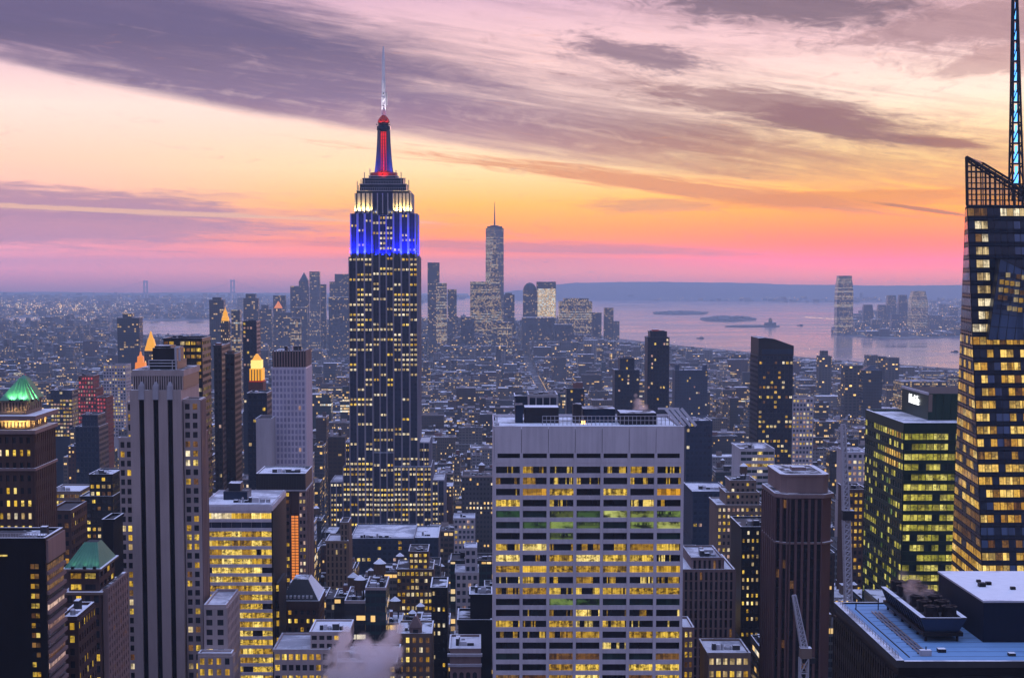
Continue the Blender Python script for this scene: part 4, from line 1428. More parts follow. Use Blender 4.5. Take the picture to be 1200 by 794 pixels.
# ------------------------------------------------------------------ west side: glass towers
def green_glass():
    Y = 680.0
    X = lambda px: at(px, 321, Y)[0]
    Z = lambda py: at(1064, py, Y)[1]
    t = thing('green_glass_tower', 'green glass office tower with lit sign on its rooftop box', 'office tower', (X(1090), Y, 0))
    claim(X(1064) - 2, X(1200), Y - 3, Y + 80, 1016, 1118, 452, 690)
    x0, x1, D = X(1064), X(1185), 68
    z1 = Z(498)
    fh = 4.0
    rr = random.Random(12)
    nf = round((z1 - 2.2 - Z(740)) / fh)
    low = Z(740)

    def pf(i, k):
        q = rr.random()
        kk = nf - k
        if kk > 18:
            return 'lit_full' if q < 0.5 and i > 2 else 'lit_greenish' if q < 0.7 else 'pane_green'
        return 'lit_greenish' if q < 0.86 else 'pane_green'

    def pl(i, k):
        q = rr.random()
        kk = nf - k
        if kk in (1, 3, 4) and i > 5:
            return 'lit_amber' if q < 0.5 else 'lit_greenish'
        return 'lit_greenish' if q < 0.34 else 'lit_green' if q < 0.42 else 'pane_green'
    mb, panes = MB(), []
    mb.box(x0, x1, Y, Y + D, 0, z1, 'blackmetal', 'snow', 0.9)
    mb.box(x0 - 0.4, x1 + 0.2, Y - 0.4, Y + D - 0.1, 0, low, 'greenframe', 'tar')
    grid(mb, panes, (x0, Y), (x1, Y), low, z1 - 2.2, 14, nf, pf, 'greenframe', ww=0.96, wh=0.60, sill=0.12, rec=0.4, pier=0.03, span=0.0)
    grid(mb, panes, (x0, Y + D), (x0, Y), low, z1 - 2.2, 17, nf, pl, 'greenframe', ww=0.96, wh=0.60, sill=0.12, rec=0.4, pier=0.03, span=0.0)
    mb.box(x0 - 0.5, x1 + 0.2, Y - 0.5, Y + 0.5, z1 - 2.2, z1 + 1.0, 'greenframe', 'snow')
    mb.box(x0 - 0.5, x0 + 0.5, Y + 0.5, Y + D, z1 - 2.2, z1 + 1.0, 'greenframe', 'snow')
    mb.box(x0 + 0.5, x1, Y + D - 0.6, Y + D, z1 - 0.6, z1 + 1.0, 'greenframe', 'snow')
    mb.build('wall', t)
    add_windows(t, panes)
    roof_part(t, x0 + 0.6, x1 - 0.5, Y + 0.6, Y + D - 0.7, z1, 'greenframe', 'snow', 0, seed=0.9)
    # roof box with the sign
    yb = Y + 22
    bx, bz = at(1088, 461, yb)
    mb = MB()
    mb.box(bx, x1 - 1, yb, yb + 44, z1 + 0.2, bz, 'greenframe', 'tar', 0.1)
    mb.box(bx - 0.3, bx + 0.2, yb - 0.2, yb + 44, bz - 0.6, bz + 0.4, 'palemetal', 'snow')
    for k in range(9):
        xx = bx + 3 + k * 3.2
        mb.box(xx, xx + 0.25, yb - 0.25, yb - 0.01, z1 + 0.3, bz - 0.2, 'greenframe')
    mb.box(bx + 0.1, bx + 1.6, yb - 0.4, yb - 0.01, bz - 7.5, bz - 0.3, 'buffbrick')
    mb.build('roof_box', t)
    bd = bpy.data.curves.new('sign_letters', 'FONT')
    bd.body = 'MetLife'
    bd.size = 5.6
    bd.extrude = 0.15
    bd.align_x, bd.align_y = 'CENTER', 'CENTER'
    tmp = bpy.data.objects.new('sign_letters', bd)
    COL.objects.link(tmp)
    bpy.context.view_layer.update()
    me = bpy.data.meshes.new_from_object(tmp.evaluated_get(bpy.context.evaluated_depsgraph_get()))
    bpy.data.objects.remove(tmp)
    sg = bpy.data.objects.new('sign_lettering', me)
    COL.objects.link(sg)
    me.materials.clear()
    me.materials.append(M['sign_white'])
    sg.parent = t
    sg.rotation_euler = (math.pi / 2, 0, -math.pi / 2)
    ox, oy, oz = origin(t)
    sg.location = (bx - 0.35 - ox, yb + 22 - oy, (z1 + bz) / 2 + 1.4 - oz)


green_glass()


def crystal_tower():
    """Tapering faceted glass tower with a lattice screen and spire."""
    Y = 560.0
    t = thing('faceted_glass_tower', 'faceted blue glass skyscraper with slanted lattice top and blue lit spire', 'skyscraper', (at(1160, 321, Y)[0], Y, 0))
    claim(at(1100, 321, Y)[0], at(1330, 321, Y)[0], Y - 6, Y + 75, 1110, 1200, 0, 690)
    P = lambda px, py, y: Vector((at(px, py, y)[0], y, at(px, py, y)[1]))

    def down(a, b, z):
        """The line from a through b, followed to height z."""
        k = (z - a.z) / (b.z - a.z)
        return a + (b - a) * k
    zl = at(1113, 760, Y)[1]
    # edges: back-left, front-left, front-right; each from the top down
    bl_t, bl_b = P(1131.5, 241, Y + 20), P(1114.5, 690, Y + 52)
    fl_t, fl_b = P(1133.5, 241, Y), P(1152, 690, Y - 2)
    fr_t, fr_b = P(1262, 241, Y + 4), P(1290, 690, Y - 2)
    zt = fl_t.z
    e = []
    for a, b in ((bl_t, bl_b), (fl_t, fl_b), (fr_t, fr_b)):
        e.append((down(a, b, zt), down(a, b, zl)))
    BLt, FLt, FRt = (x[0] for x in e)
    BLb, FLb, FRb = (x[1] for x in e)
    BRt, BRb = FRt + Vector((0, 60, 0)), FRb + Vector((0, 70, 0))
    CLt, CLb = BLt + Vector((16, 44, 0)), BLb + Vector((18, 40, 0))
    mb, panes = MB(), []
    low, topo = [CLb, BLb, FLb, FRb, BRb], [CLt, BLt, FLt, FRt, BRt]
    dn = [Vector((v.x, v.y, 0)) for v in low]
    for A_, B_ in ((low, topo), (dn, low)):
        for i in range(5):
            j = (i + 1) % 5
            for k in range(24):           # in strips, so that the twisted faces stay smooth
                f0, f1 = k / 24, (k + 1) / 24
                mb.poly([lerp3(A_[i], B_[i], f0), lerp3(A_[j], B_[j], f0), lerp3(A_[j], B_[j], f1), lerp3(A_[i], B_[i], f1)], 'bluesteel', [(0, 0), (1, 0), (1, 1), (0, 1)], 0.4)
    mb.poly(topo, 'tar')
    mb.build('wall', t)
    fh = 4.15
    nf = int((zt - zl) / fh)
    rr = random.Random(77)

    def face(A0, B0, A1, B1, nu, pick, frame):
        """Panes and floor bands on the face A-B (left to right) between bottom and top."""
        for k in range(nf):
            v0, v1 = (k + 0.22) / nf, (k + 0.80) / nf
            for i in range(nu):
                mt = pick(i, k, nu)
                if not mt:
                    continue
                u0, u1 = (i + 0.035) / nu, (i + 0.965) / nu
                q = lambda u, v: lerp3(lerp3(A0, B0, u), lerp3(A1, B1, u), v)
                c = [q(u0, v0), q(u1, v0), q(u1, v1), q(u0, v1)]
                nn = (c[1] - c[0]).cross(c[3] - c[0])
                c = [p + nn.normalized() * 0.12 for p in c]
                panes.append(pane(c, mt, nn, 0.05))
        for k in range(nf + 1):
            q0, q1 = lerp3(A0, A1, k / nf), lerp3(B0, B1, k / nf)
            frame.bar(q0 + Vector((0, -0.12, 0)), q1 + Vector((0, -0.12, 0)), 0.16, 'bluesteel')
        for i in range(nu + 1):
            frame.bar(lerp3(A0, B0, i / nu) + Vector((0, -0.1, 0)), lerp3(A1, B1, i / nu) + Vector((0, -0.1, 0)), 0.09, 'darkmetal')
    frame = MB()

    def pick_front(i, k, nu):
        """Rows of lit rooms; a slanting sheet of sky-tinted panes crosses the middle."""
        kk = nf - 1 - k                  # floors from the top
        q = rr.random()
        f_ = i / nu
        if kk == 0:
            return 'lit_pale' if f_ > 0.28 else 'lit_dim' if i < 3 else 'pane_blue'
        if kk < 9:
            if 0 < i <= 2:
                return 'lit_pale' if q < 0.92 else 'lit_dim'
            return 'pane_sky_tint' if i > 6 and q < 0.5 else 'pane_blue' if q < 0.94 else 'lit_dim'
        if kk == 9:
            return 'lit_pale' if i < 5 else 'lit_dim' if q < 0.4 else 'pane_blue'
        slope = 0.08 + 0.045 * abs(kk - 17)
        if kk in (25, 26) or (0.10 < f_ - (kk - 12) * 0.012 < 0.22 and 11 < kk < 19):
            return 'pane_sky_tint' if q < 0.6 else 'pane_blue' if q < 0.85 else 'lit_dim'
        return 'lit_amber' if q < 0.76 else 'lit_dim' if q < 0.81 else 'pane_sky_tint' if q < 0.86 else 'pane_blue'

    def pick_left(i, k, nu):
        kk = nf - 1 - k
        q = rr.random()
        if kk < 10:
            return 'pane_blue'
        return 'lit_amber' if q < (0.60 if kk < 20 else 0.74) and kk not in (24, 25, 26) else 'lit_dim' if q < 0.72 else 'pane_blue'
    face(FLb, FRb, FLt, FRt, 17, pick_front, frame)
    face(BLb, FLb, BLt, FLt, 6, pick_left, frame)
    frame.build('mullion_grid', t)
    add_windows(t, panes)
    # second, lower crystal rising in front to the west
    mb = MB()
    a, b, c_ = P(1172, 303, Y - 5), P(1240, 335, Y - 5), P(1158, 398, Y - 3.2)
    d_ = P(1240, 398, Y - 3.2)
    mb.poly([c_, d_, b, a], 'pane_sky_tint', [(0, 0), (20, 0), (20, 12), (0, 12)], 0.2)
    mb.poly([c_ + Vector((0, 4, 0)), a + Vector((0, 4, 0)), b + Vector((0, 4, 0)), d_ + Vector((0, 4, 0))], 'bluesteel')
    mb.poly([a, b, b + Vector((0, 4, 0)), a + Vector((0, 4, 0))], 'bluesteel')
    mb.poly([c_, a, a + Vector((0, 4, 0)), c_ + Vector((0, 4, 0))], 'bluesteel')
    mb.poly([c_, c_ + Vector((0, 4, 0)), d_ + Vector((0, 4, 0)), d_], 'bluesteel')
    mb.build('glass_screen', t)
    mb = MB()
    for k in range(9):
        f_ = k / 8
        mb.bar(lerp3(c_, d_, f_) + Vector((0, -.1, 0)), lerp3(a, b, f_) + Vector((0, -.1, 0)), 0.07, 'darkmetal')
    for k in range(7):
        f_ = k / 6
        mb.bar(lerp3(c_, a, f_) + Vector((0, -.1, 0)), lerp3(d_, b, f_) + Vector((0, -.1, 0)), 0.07, 'darkmetal')
    mb.build('screen_grid', t)
    for py in (324, 333, 342, 351, 362):
        for k in range(6):
            mb = MB()
            xx = P(1169 + k * 6.2 + (351 - py) * .12, py + k * .9, Y - 5)
            mb.box(xx.x, xx.x + 1.45, Y - 5.25, Y - 5.1, xx.z, xx.z + 1.5, R.choice(['lit_amber', 'lit_pale', 'lit_dim', 'pane_blue']))
            mb.build('screen_window', t)
    # open lattice screen at the top, sloping down to the west
    mb = MB()
    tl, tr = P(1132.6, 184, Y), P(1262, 268 - 6, Y + 4)
    bl, br = FLt, FRt
    k_ = (tl.z - bl.z - 1.2) / (tl.z - tr.z)
    tr, br = lerp3(tl, tr, k_), lerp3(bl, br, k_)
    s_top = lambda f_: lerp3(tl, tr, f_)
    s_bot = lambda f_: lerp3(bl, br, f_)
    n_ = 16
    for k in range(n_ + 1):
        a_, b_ = s_bot(k / n_), s_top(k / n_)
        if b_.z > a_.z + 0.3:
            mb.bar(a_, b_, 0.16 if k % 2 else 0.22, 'darkmetal')
    H = tl.z - bl.z
    for k in range(9):
        z = bl.z + H * k / 8.6
        f1 = min(1.0, max(0.0, (tl.z - z) / (tl.z - tr.z)))
        p0, p1 = lerp3(bl, tl, (z - bl.z) / H), s_top(f1)
        p0.z = p1.z = z
        mb.bar(p0, p1, 0.26 if k % 3 == 0 else 0.16, 'darkmetal')
    mb.bar(tl, tr, 0.4, 'darkmetal')
    mb.bar(lerp3(tl, bl, 0.07), lerp3(tr, tl, 0.05) - Vector((0, 0, 1.8)), 0.25, 'darkmetal')
    mb.bar(tl, bl, 0.35, 'darkmetal')
    back = Vector((14, 30, 0))
    for k in range(12):
        a_, b_ = s_bot(k / 11) + back, s_top(k / 11) + back
        if b_.z > a_.z + 0.3:
            mb.bar(a_, b_, 0.14, 'darkmetal')
    mb.bar(tl, tl + back, 0.3, 'darkmetal')
    mb.bar(tl + back, tr + back, 0.3, 'darkmetal')
    mb.build('lattice_screen', t)
    mb = MB()
    mb.poly([bl + Vector((0, .3, 0)), br + Vector((0, .3, 0)), tr + Vector((0, .3, 0)), tl + Vector((0, .3, 0))], 'screen_glass')
    mb.poly([tl + Vector((0, .4, 0)), tr + Vector((0, .4, 0)), br + Vector((0, .4, 0)), bl + Vector((0, .4, 0))], 'screen_glass')
    mb.build('screen_pane', t)
    # spire
    ys = Y + 26
    S = lambda px, py: Vector((at(px, py, ys)[0], ys, at(px, py, ys)[1]))
    mb = MB()
    seq = [236] + [216 - 24 * i for i in range(14)]
    wd = lambda py: max(0.8, 6.3 * (py + 120) / 336)
    for i in range(len(seq) - 1):
        p, q = seq[i], seq[i + 1]
        cp, cq = 1190.8 - (216 - p) * 0.007, 1190.8 - (216 - q) * 0.007
        for sx, sy in ((-1, -1), (1, -1), (1, 1), (-1, 1)):
            dv = lambda pp, cc, ax, ay: Vector((S(cc + ax * wd(pp), pp).x, ys + ay * wd(pp) / F * ys, S(cc, pp).z))
            nx = {(-1, -1): (1, -1), (1, -1): (1, 1), (1, 1): (-1, 1), (-1, 1): (-1, -1)}[(sx, sy)]
            mb.bar(dv(p, cp, sx, sy), dv(q, cq, sx, sy), 0.26, 'darkmetal')
            mb.bar(dv(p, cp, sx, sy), dv(q, cq, *nx), 0.14, 'darkmetal')
            mb.bar(dv(q, cq, sx, sy), dv(q, cq, *nx), 0.16, 'darkmetal')
    mb.build('spire', t)
    for i in range(len(seq) - 2):
        p, q = seq[i + 1], seq[i + 2]
        cp = 1190.8 - (216 - p) * 0.007
        mb = MB()
        a_, b_ = S(cp - wd(p) * 0.42, p - 1.5), S(cp + wd(p) * 0.42, q + 3)
        mb.box(a_.x, b_.x, ys - 0.3, ys + 0.3, a_.z, a_.z + (b_.z - a_.z) * 0.5, 'lamp_sky')
        mb.box(a_.x + 0.25, b_.x - 0.25, ys - 0.2, ys + 0.2, a_.z + (b_.z - a_.z) * 0.5 + .01, b_.z, 'lamp_sky')
        mb.build('spire_light', t)


m, n = new_mat('screen glass')
tr_ = n.new('ShaderNodeBsdfTransparent')
gl_ = n.new('ShaderNodeBsdfGlossy')
gl_.inputs['Roughness'].default_value = 0.08
gl_.inputs['Color'].default_value = (0.6, 0.65, 0.7, 1)
tr_.inputs['Color'].default_value = (0.80, 0.80, 0.82, 1)
mx = n.new('ShaderNodeMixShader')
mx.inputs[0].default_value = 0.10
n.t.links.new(tr_.outputs[0], mx.inputs[1])
n.t.links.new(gl_.outputs[0], mx.inputs[2])
oo = n.new('ShaderNodeOutputMaterial')
n.t.links.new(mx.outputs[0], oo.inputs[0])
M['screen_glass'] = m
crystal_tower()


def near_roof():
    Yf, Yb = 300.0, 354.0
    x0, z1 = at(1053, 776, Yf)
    x1 = x0 + 70
    t = thing('flat_roof_block', 'dark near office block with blue snow-dusted flat roof carrying cooling plant', 'office building', (x0 + 20, Yf, 0))
    claim(x0 - 1, x1, Yf, Yb, 972, 1200, 690, 900)
    mb, panes = MB(), []
    mb.box(x0, x1, Yf, Yb, 0, z1, 'blackmetal', 'tar')
    rr = random.Random(5)
    zl = z1 - 52
    pk = lambda p_, sd_: picker('pane_dark', ['lit_dim', 'lit_greenish', 'lit'], p_, 0.1, sd_)
    grid(mb, panes, (x0, Yb), (x0, Yf), zl, z1 - 2.2, 27, 14, pk(0.30, 3), 'blackmetal', ww=0.55, wh=0.5, rec=0.4, pier=0.15)
    grid(mb, panes, (x0, Yf), (x1, Yf), zl, z1 - 2.2, 24, 14, pk(0.34, 4), 'blackmetal', ww=0.8, wh=0.5, rec=0.4, pier=0.05)
    mb.build('wall', t)
    add_windows(t, panes)
    mb = MB()
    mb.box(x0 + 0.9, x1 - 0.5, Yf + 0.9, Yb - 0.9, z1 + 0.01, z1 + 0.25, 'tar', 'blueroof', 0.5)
    for a in ((x0 - 0.5, x0 + 0.9, Yf - 0.45, Yb), (x0 + 0.901, x1, Yf - 0.45, Yf + 0.45), (x0 + 0.901, x1, Yb - 0.5, Yb)):
        mb.box(*a, z1 - 0.8, z1 + 0.55 if a[3] > Yf + 1 else z1 + 0.36, 'tar', 'snow', 0.9)
    mb.box(x0 + 2.6, x0 + 2.75, Yf + 3, Yb - 6, z1 + 0.25, z1 + 0.42, 'darkmetal')
    mb.build('roof', t)
    mb = MB()                      # lightning cable, membrane seams and a pipe run
    for k in range(13):
        yy = Yf + 4 + k * 3.9
        mb.box(x0 + 3.4, x1 - 2, yy, yy + 0.10, z1 + 0.25, z1 + 0.275, 'tar')
    for k in range(3):
        mb.bar((x0 + 5.2 + k * 0.7, Yf + 5, z1 + 0.5), (x0 + 5.2 + k * 0.7, Yb - 10, z1 + 0.5), 0.11, 'steel')
    for k in range(9):
        mb.box(x0 + 4.9, x0 + 7.0, Yf + 6 + k * 4, Yf + 6.2 + k * 4, z1 + 0.25, z1 + 0.42, 'darkmetal')
    mb.box(x0 + 5.0, x0 + 7.0, Yf + 4.2, Yf + 5.4, z1 + 0.25, z1 + 1.3, 'palemetal', 'snow')
    mb.box(x0 + 9, x0 + 10.4, Yf + 7, Yf + 8.4, z1 + 0.25, z1 + 0.9, 'darkmetal', 'snow')
    mb.box(x0 + 21, x0 + 22.2, Yf + 4, Yf + 5.2, z1 + 0.25, z1 + 0.8, 'tar', 'snow')
    mb.build('roof_pipe', t)
    mb = MB()
    for k in range(24):
        yy = Yf + 1 + k * (Yb - Yf - 2) / 23
        mb.bar((x0 + 0.2, yy, z1 + 0.5), (x0 + 0.2, yy, z1 + 1.5), 0.035, 'steel')
    for h_ in (1.0, 1.5):
        mb.bar((x0 + 0.2, Yf + 1, z1 + h_), (x0 + 0.2, Yb - 1, z1 + h_), 0.035, 'steel')
    mb.build('railing', t)
    # cooling tower block: sloped-sided trough on legs with a bank of fans
    P = lambda px, py, y: at(px, py, y)
    ya, yb = 316.0, 348.0
    xa, za = P(1079, 749, ya)
    xb, _ = P(1132, 749, ya)
    ztop = P(1079, 725, ya)[1]
    mb = MB()
    zb_ = z1 + 1.6
    lo = mb.rect(xa + 1.0, xb - 1.2, ya + 0.5, yb - 0.5)
    hi = mb.rect(xa, xb, ya, yb)
    mb.loft(lo, hi, zb_ + 0.6, ztop, 'bluewall', 'tar')
    mb.box(xa + 0.4, xb - 0.6, ya - 0.2, yb, zb_ - 0.2, zb_ + 0.55, 'blackmetal')
    for k in range(6):
        for xx in (xa + 1.2, xb - 1.4):
            yy = ya + 1 + k * (yb - ya - 2) / 5
            mb.bar((xx, yy, z1 + 0.25), (xx, yy, zb_), 0.18, 'darkmetal')
    for k in range(14):
        yy = ya + 1 + k * (yb - ya - 2) / 13
        mb.bar((xa + 0.95, yy, zb_ + 0.6), (xa - 0.04, yy, ztop - 0.1), 0.09, 'darkmetal')
    ct = mb.build('cooling_tower', t)
    mb = MB()
    mb.box(xa - 0.1, xa + 0.9, ya, yb, ztop + 0.01, ztop + 0.3, 'tar', 'snow', 0.95)
    mb.box(xb - 0.9, xb + 0.1, ya, yb, ztop + 0.01, ztop + 0.3, 'tar', 'snow', 0.95)
    mb.box(xa + 0.9, xb - 0.9, ya, ya + 0.5, ztop + 0.01, ztop + 0.25, 'tar', 'snow', 0.6)
    mb.build('snow_ledge', ct)
    for k in range(6):
        for s in (0.3, 0.7):
            mb = MB()
            cx_, cy_ = xa + (xb - xa) * s, ya + 2.6 + k * 5.3
            mb.lathe(cx_, cy_, [(1.55, ztop), (1.35, ztop + 1.0), (1.5, ztop + 2.0)], 'blackmetal', 12)
            for j in range(4):
                aa = j * math.pi / 2 + 0.4
                mb.bar((cx_, cy_, ztop + 2.05), (cx_ + math.cos(aa) * 1.4, cy_ + math.sin(aa) * 1.4, ztop + 2.05), 0.1, 'darkmetal')
            mb.build('fan', ct)
    # penthouse box
    yp = 310.0
    xp, zp = P(1153, 705.5, yp + 6)
    mb = MB()
    mb.box(xp, x1 - 3, yp + 6, yp + 38, z1 + 0.24, zp, 'navy', 'tar')
    mb.box(xp - 0.15, x1 - 3, yp + 5.85, yp + 38.1, zp + 0.005, zp + 0.35, 'palemetal', 'snow', 0.85)
    for a, b, c in ((3.2, 20, 1.3), (5.2, 22, 1.0), (8.5, 17, 0.9), (4.2, 25, 0.8)):
        mb.box(xp + a, xp + a + c, yp + b, yp + b + c, zp + 0.35, zp + 0.35 + c * 0.6, 'blackmetal', 'roof', 0.1)
    mb.build('penthouse', t)
    mb = MB()
    for px, py, h in ((1029, 718, 2.4), (1085, 766, 1.6), (1003, 716, 1.2)):
        y_ = 347 if px < 1060 else 305
        x_ = at(px, py, y_)[0]
        mb.bar((x_, y_, z1 + 0.25), (x_, y_, z1 + 0.25 + h), 0.08, 'darkmetal')
    mb.lathe(x0 + 12.2, 345, [(0.8, z1 + 0.25), (0.8, z1 + 0.9), (0.5, z1 + 1.2)], 'tar', 8)
    mb.build('vent_pipe', t)


near_roof()

# ------------------------------------------------------------------ mid-distance landmarks built from tables
def block(name, label, cat, px0, px1, ptop, Y, D, wall, pick, plow, pitch=3.0, floor=3.6, faces='fr', tiers=(), roof='roof', tank=False, bulk=None, clut=4, low=None, **kw):
    """A relief tower; TIERS are (px0, px1, top) boxes set back on top of it."""
    t, x0, x1, z1 = hero(name, label, cat, px0, px1, ptop if not tiers else min([ptop] + [q[2] for q in tiers]), Y, D, plow)
    zb = at(px0, ptop, Y)[1]
    zv = at(px0, plow + 12, Y)[1]
    kw.setdefault('ww', 0.6)
    kw.setdefault('wh', 0.55)
    relief(t, x0, x1, Y, Y + D, 0, zb, wall, pitch, floor, pick, faces, 0.45, max(0.0, zv), low=low, **kw)
    roof_part(t, x0 - 0.4, x1 + 0.4, Y - 0.4, Y + D, zb, wall, roof, 0.9)
    dy = 3.0
    zlast = zb
    for a, b, pt in tiers:
        xa, za = at(a, pt, Y + dy)
        xb, _ = at(b, pt, Y + dy)
        relief(t, xa, xb, Y + dy, Y + D - dy, zlast, za, wall, pitch, floor, pick, faces, 0.45, name='setback', **kw)
        roof_part(t, xa - 0.4, xb + 0.4, Y + dy - 0.4, Y + D - dy, za, wall, roof, 0.8)
        zlast = za
        dy += 3.0
        x0, x1 = xa, xb
    if bulk:
        for a, b, pt, mt in bulk:
            xa, za = at(a, pt, Y + dy + 3)
            xb, _ = at(b, pt, Y + dy + 3)
            bulkhead(t, xa, xb, Y + dy + 3, min(Y + D - 1, Y + dy + 14), zlast + 0.1, za, mt)
    if clut and x1 - x0 > 8:
        clutter(t, x0, x1, Y + dy, Y + D - dy, zlast, clut)
    if tank:
        water_tank(t, x0 + (x1 - x0) * 0.65, Y + D * 0.55, zlast + 0.1)
    return t


PD, PB = 'pane_dark', 'pane_blue'
W1, W2, W3 = ['lit', 'lit_full', 'lit_pale', 'lit_dim'], ['lit_pale', 'lit', 'lit_pink'], ['lit_dim', 'lit', 'lit_amber']
K = picker
# east side
block('dark_slab_tower', 'dark slab tower with rows of yellow windows behind the striped tower', 'office tower', 191.5, 236, 398, 900, 28, 'blackmetal', K(PD, W1, .34, .45, 101), 580, 2.9, 3.5, ww=.8, wh=.5, clut=3)
block('slim_dark_tower', 'slim near-black tower, nearer of two beside the dark slab', 'tower', 264, 274, 416, 1000, 26, 'blackmetal', K(PD, W2, .05, .05, 102), 580, 2.6, 3.4, clut=0, bulk=[(266, 272, 411, 'brownstone')])
block('slim_grey_tower', 'slim dark grey tower with pinkish flank between two black towers', 'tower', 250.5, 259, 406, 1040, 36, 'darkmetal', K(PD, W2, .06, .05, 103), 580, 2.6, 3.4, clut=0, bulk=[(252, 257, 402, 'redbrick')])
t = block('lavender_glass_tower', 'pale lavender glass tower with dark louvred top', 'office tower', 318.5, 357.5, 432, 920, 32, 'palelavender', K('pane_violet', ['lit_pink', 'pane_violet', 'pane_violet'], .06, .10, 104), 560, 1.9, 3.3, ww=.66, wh=.66, sill=.17, pier=.15, span=-.2, clut=0)
x0, za = at(319, 411.5, 920)
x1, zb = at(357.5, 432, 920)
mb = MB()
mb.box(x0, x1, 920.2, 951, zb + 0.02, za, 'darkmetal', 'roof')
for k in range(12):
    xx = x0 + (x1 - x0) * (k + .5) / 12
    mb.box(xx - 0.35, xx + 0.35, 919.5, 920.15, zb + 0.9, za + 0.4, 'granite')
for k in range(8):
    mb.box(x1 + 0.01, x1 + 0.6, 921 + k * 3.8, 923 + k * 3.8, zb + 0.9, za + 0.4, 'granite')
mb.build('louvred_top', t)
clutter(t, x0, x1, 922, 948, za, 6)
block('blank_slab', 'plain windowless lavender slab beside the pale glass tower', 'building', 300, 317.6, 492, 905, 24, 'plaster', lambda i, k: None, 560, 20, 60, ww=.02, wh=.02, clut=3)
block('teal_tower', 'teal tower with a pale west edge, mid-rise crown of dark boxes', 'tower', 88, 115, 501, 1200, 30, 'bluesteel', K(PB, W1, .10, .1, 106), 560, 2.8, 3.5, tiers=[(96, 114, 487)], clut=2)
block('lit_ribbon_block', 'low office with two bright yellow ribbon floors beyond the green pyramid', 'office building', 58, 93, 577, 900, 30, 'buffbrick', K('lit', W1, .6, .6, 107), 625, 2.6, 3.4, ww=.8, wh=.5, roof='snow')
block('black_stepped_block', 'black stepped block with paired yellow windows left of the striped tower', 'office building', 94, 131, 583, 800, 30, 'blackmetal', K(PD, W1, .40, .3, 108), 660, 2.4, 3.3, tiers=[(105, 131, 557)], ww=.6, wh=.5)
block('brown_mid_block', 'brown block with scattered lights behind the black roof edge', 'building', 58, 82, 600, 600, 24, 'brownstone', K(PD, W3, .25, .2, 109), 650, 2.6, 3.3)
block('dark_sliver', 'black windowless slab squeezed against the striped tower', 'building', 121, 133, 611, 540, 14, 'blackmetal', lambda i, k: None, 900, 20, 60, ww=.02, wh=.02, clut=0, faces='f')
block('red_lit_tower', 'stepped tower glowing red under construction lights', 'tower', 91, 112, 456, 1500, 28, 'redbrick', K('lit_red', ['lit_red', 'lit_pink', 'pane_dark'], .5, .3, 110), 520, 2.4, 3.3, tiers=[(92, 109, 441)], faces='fr', clut=2)
block('red_lit_annex', 'lower red lit block right beside the stepped red tower', 'building', 113.5, 124, 466, 1490, 28, 'redbrick', K('lit_red', ['lit_red', 'pane_dark'], .5, .3, 111), 520, 2.4, 3.3, clut=1)
block('pale_lit_slab', 'pale slab with many small lights beyond the teal tower', 'building', 121, 147, 428, 2000, 30, 'plaster', K(PB, W2, .5, .4, 112), 500, 3.2, 3.6)
block('banded_block', 'wide dark block with two bright window bands', 'building', 59, 84, 458, 1700, 30, 'bluesteel', K(PB, W2, .4, .5, 113), 500, 3.0, 4.0, ww=.8, clut=2)
block('crowned_tower', 'dark teal tower under the glowing gold crown building', 'tower', 290, 312, 462, 990, 22, 'bluesteel', K(PB, W1, .08, .1, 114), 560, 2.8, 3.5, clut=1)
block('narrow_dark_tower', 'narrow dark blue tower with a black top east of the lavender glass', 'tower', 284.5, 300, 377, 1500, 26, 'bluesteel', K(PB, W2, .22, .2, 115), 470, 2.8, 3.6, clut=1)

# gold crown
Y = 1080
t, x0, x1, z1 = hero('gold_crown_tower', 'masonry tower with brightly floodlit golden crown and red band', 'tower', 291, 308, 447, Y, 16, 462)
X = lambda px: at(px, 430, Y)[0]
Z = lambda py: at(299, py, Y)[1]
mb = MB()
mb.box(x0, x1, Y, Y + 16, 0, z1, 'redbrick', 'tar')
mb.build('wall', t)
mb = MB()
mb.box(X(291.5), X(307.5), Y + .3, Y + 15, Z(449), Z(446.5), 'lamp_red', 'tar')
mb.build('light_band', t)
mb = MB()
mb.box(X(292), X(306.8), Y + 1, Y + 14, Z(446), Z(432), 'goldlight', 'gold')
mb.box(X(293.5), X(305.3), Y + 2, Y + 13, Z(432), Z(422), 'goldwhite', 'gold')
P_, Q_ = mb.rect(X(294.5), X(304.3), Y + 3, Y + 12), mb.rect(X(298.4), X(300.4), Y + 7, Y + 8)
mb.loft(P_, Q_, Z(422), Z(415), 'goldlight')
for px in (294, 297.3, 300.6, 303.9):
    mb.box(X(px), X(px + 1.1), Y + .7, Y + .98, Z(446), Z(433), 'buffbrick')
mb.build('crown', t)


def spire_tower(name, label, px, ptop, pbase, half, Y, plow, cap, capm, wall, D=16):
    """Shaft with a lit lantern and pointed cap."""
    t, x0, x1, z1 = hero(name, label, 'tower', px - half, px + half, pbase, Y, D, plow)
    Zf = lambda py: at(px, py, Y)[1]
    cx, cy = (x0 + x1) / 2, Y + D / 2
    hw = (x1 - x0) / 2
    mb = MB()
    mb.box(x0, x1, Y, Y + D, 0, z1, wall, 'tar', 0.3, 2.6)
    mb.build('shaft', t)
    mb = MB()
    pt = lambda f_: [(cx - hw * f_, cy - hw * f_), (cx + hw * f_, cy - hw * f_), (cx + hw * f_, cy + hw * f_), (cx - hw * f_, cy + hw * f_)]
    for (f0, q0), (f1, q1) in zip(cap, cap[1:]):
        mb.loft(pt(f0), pt(f1), Zf(q0), Zf(q1), capm, 'gold')
    mb.build('lit_cap', t)
    return t


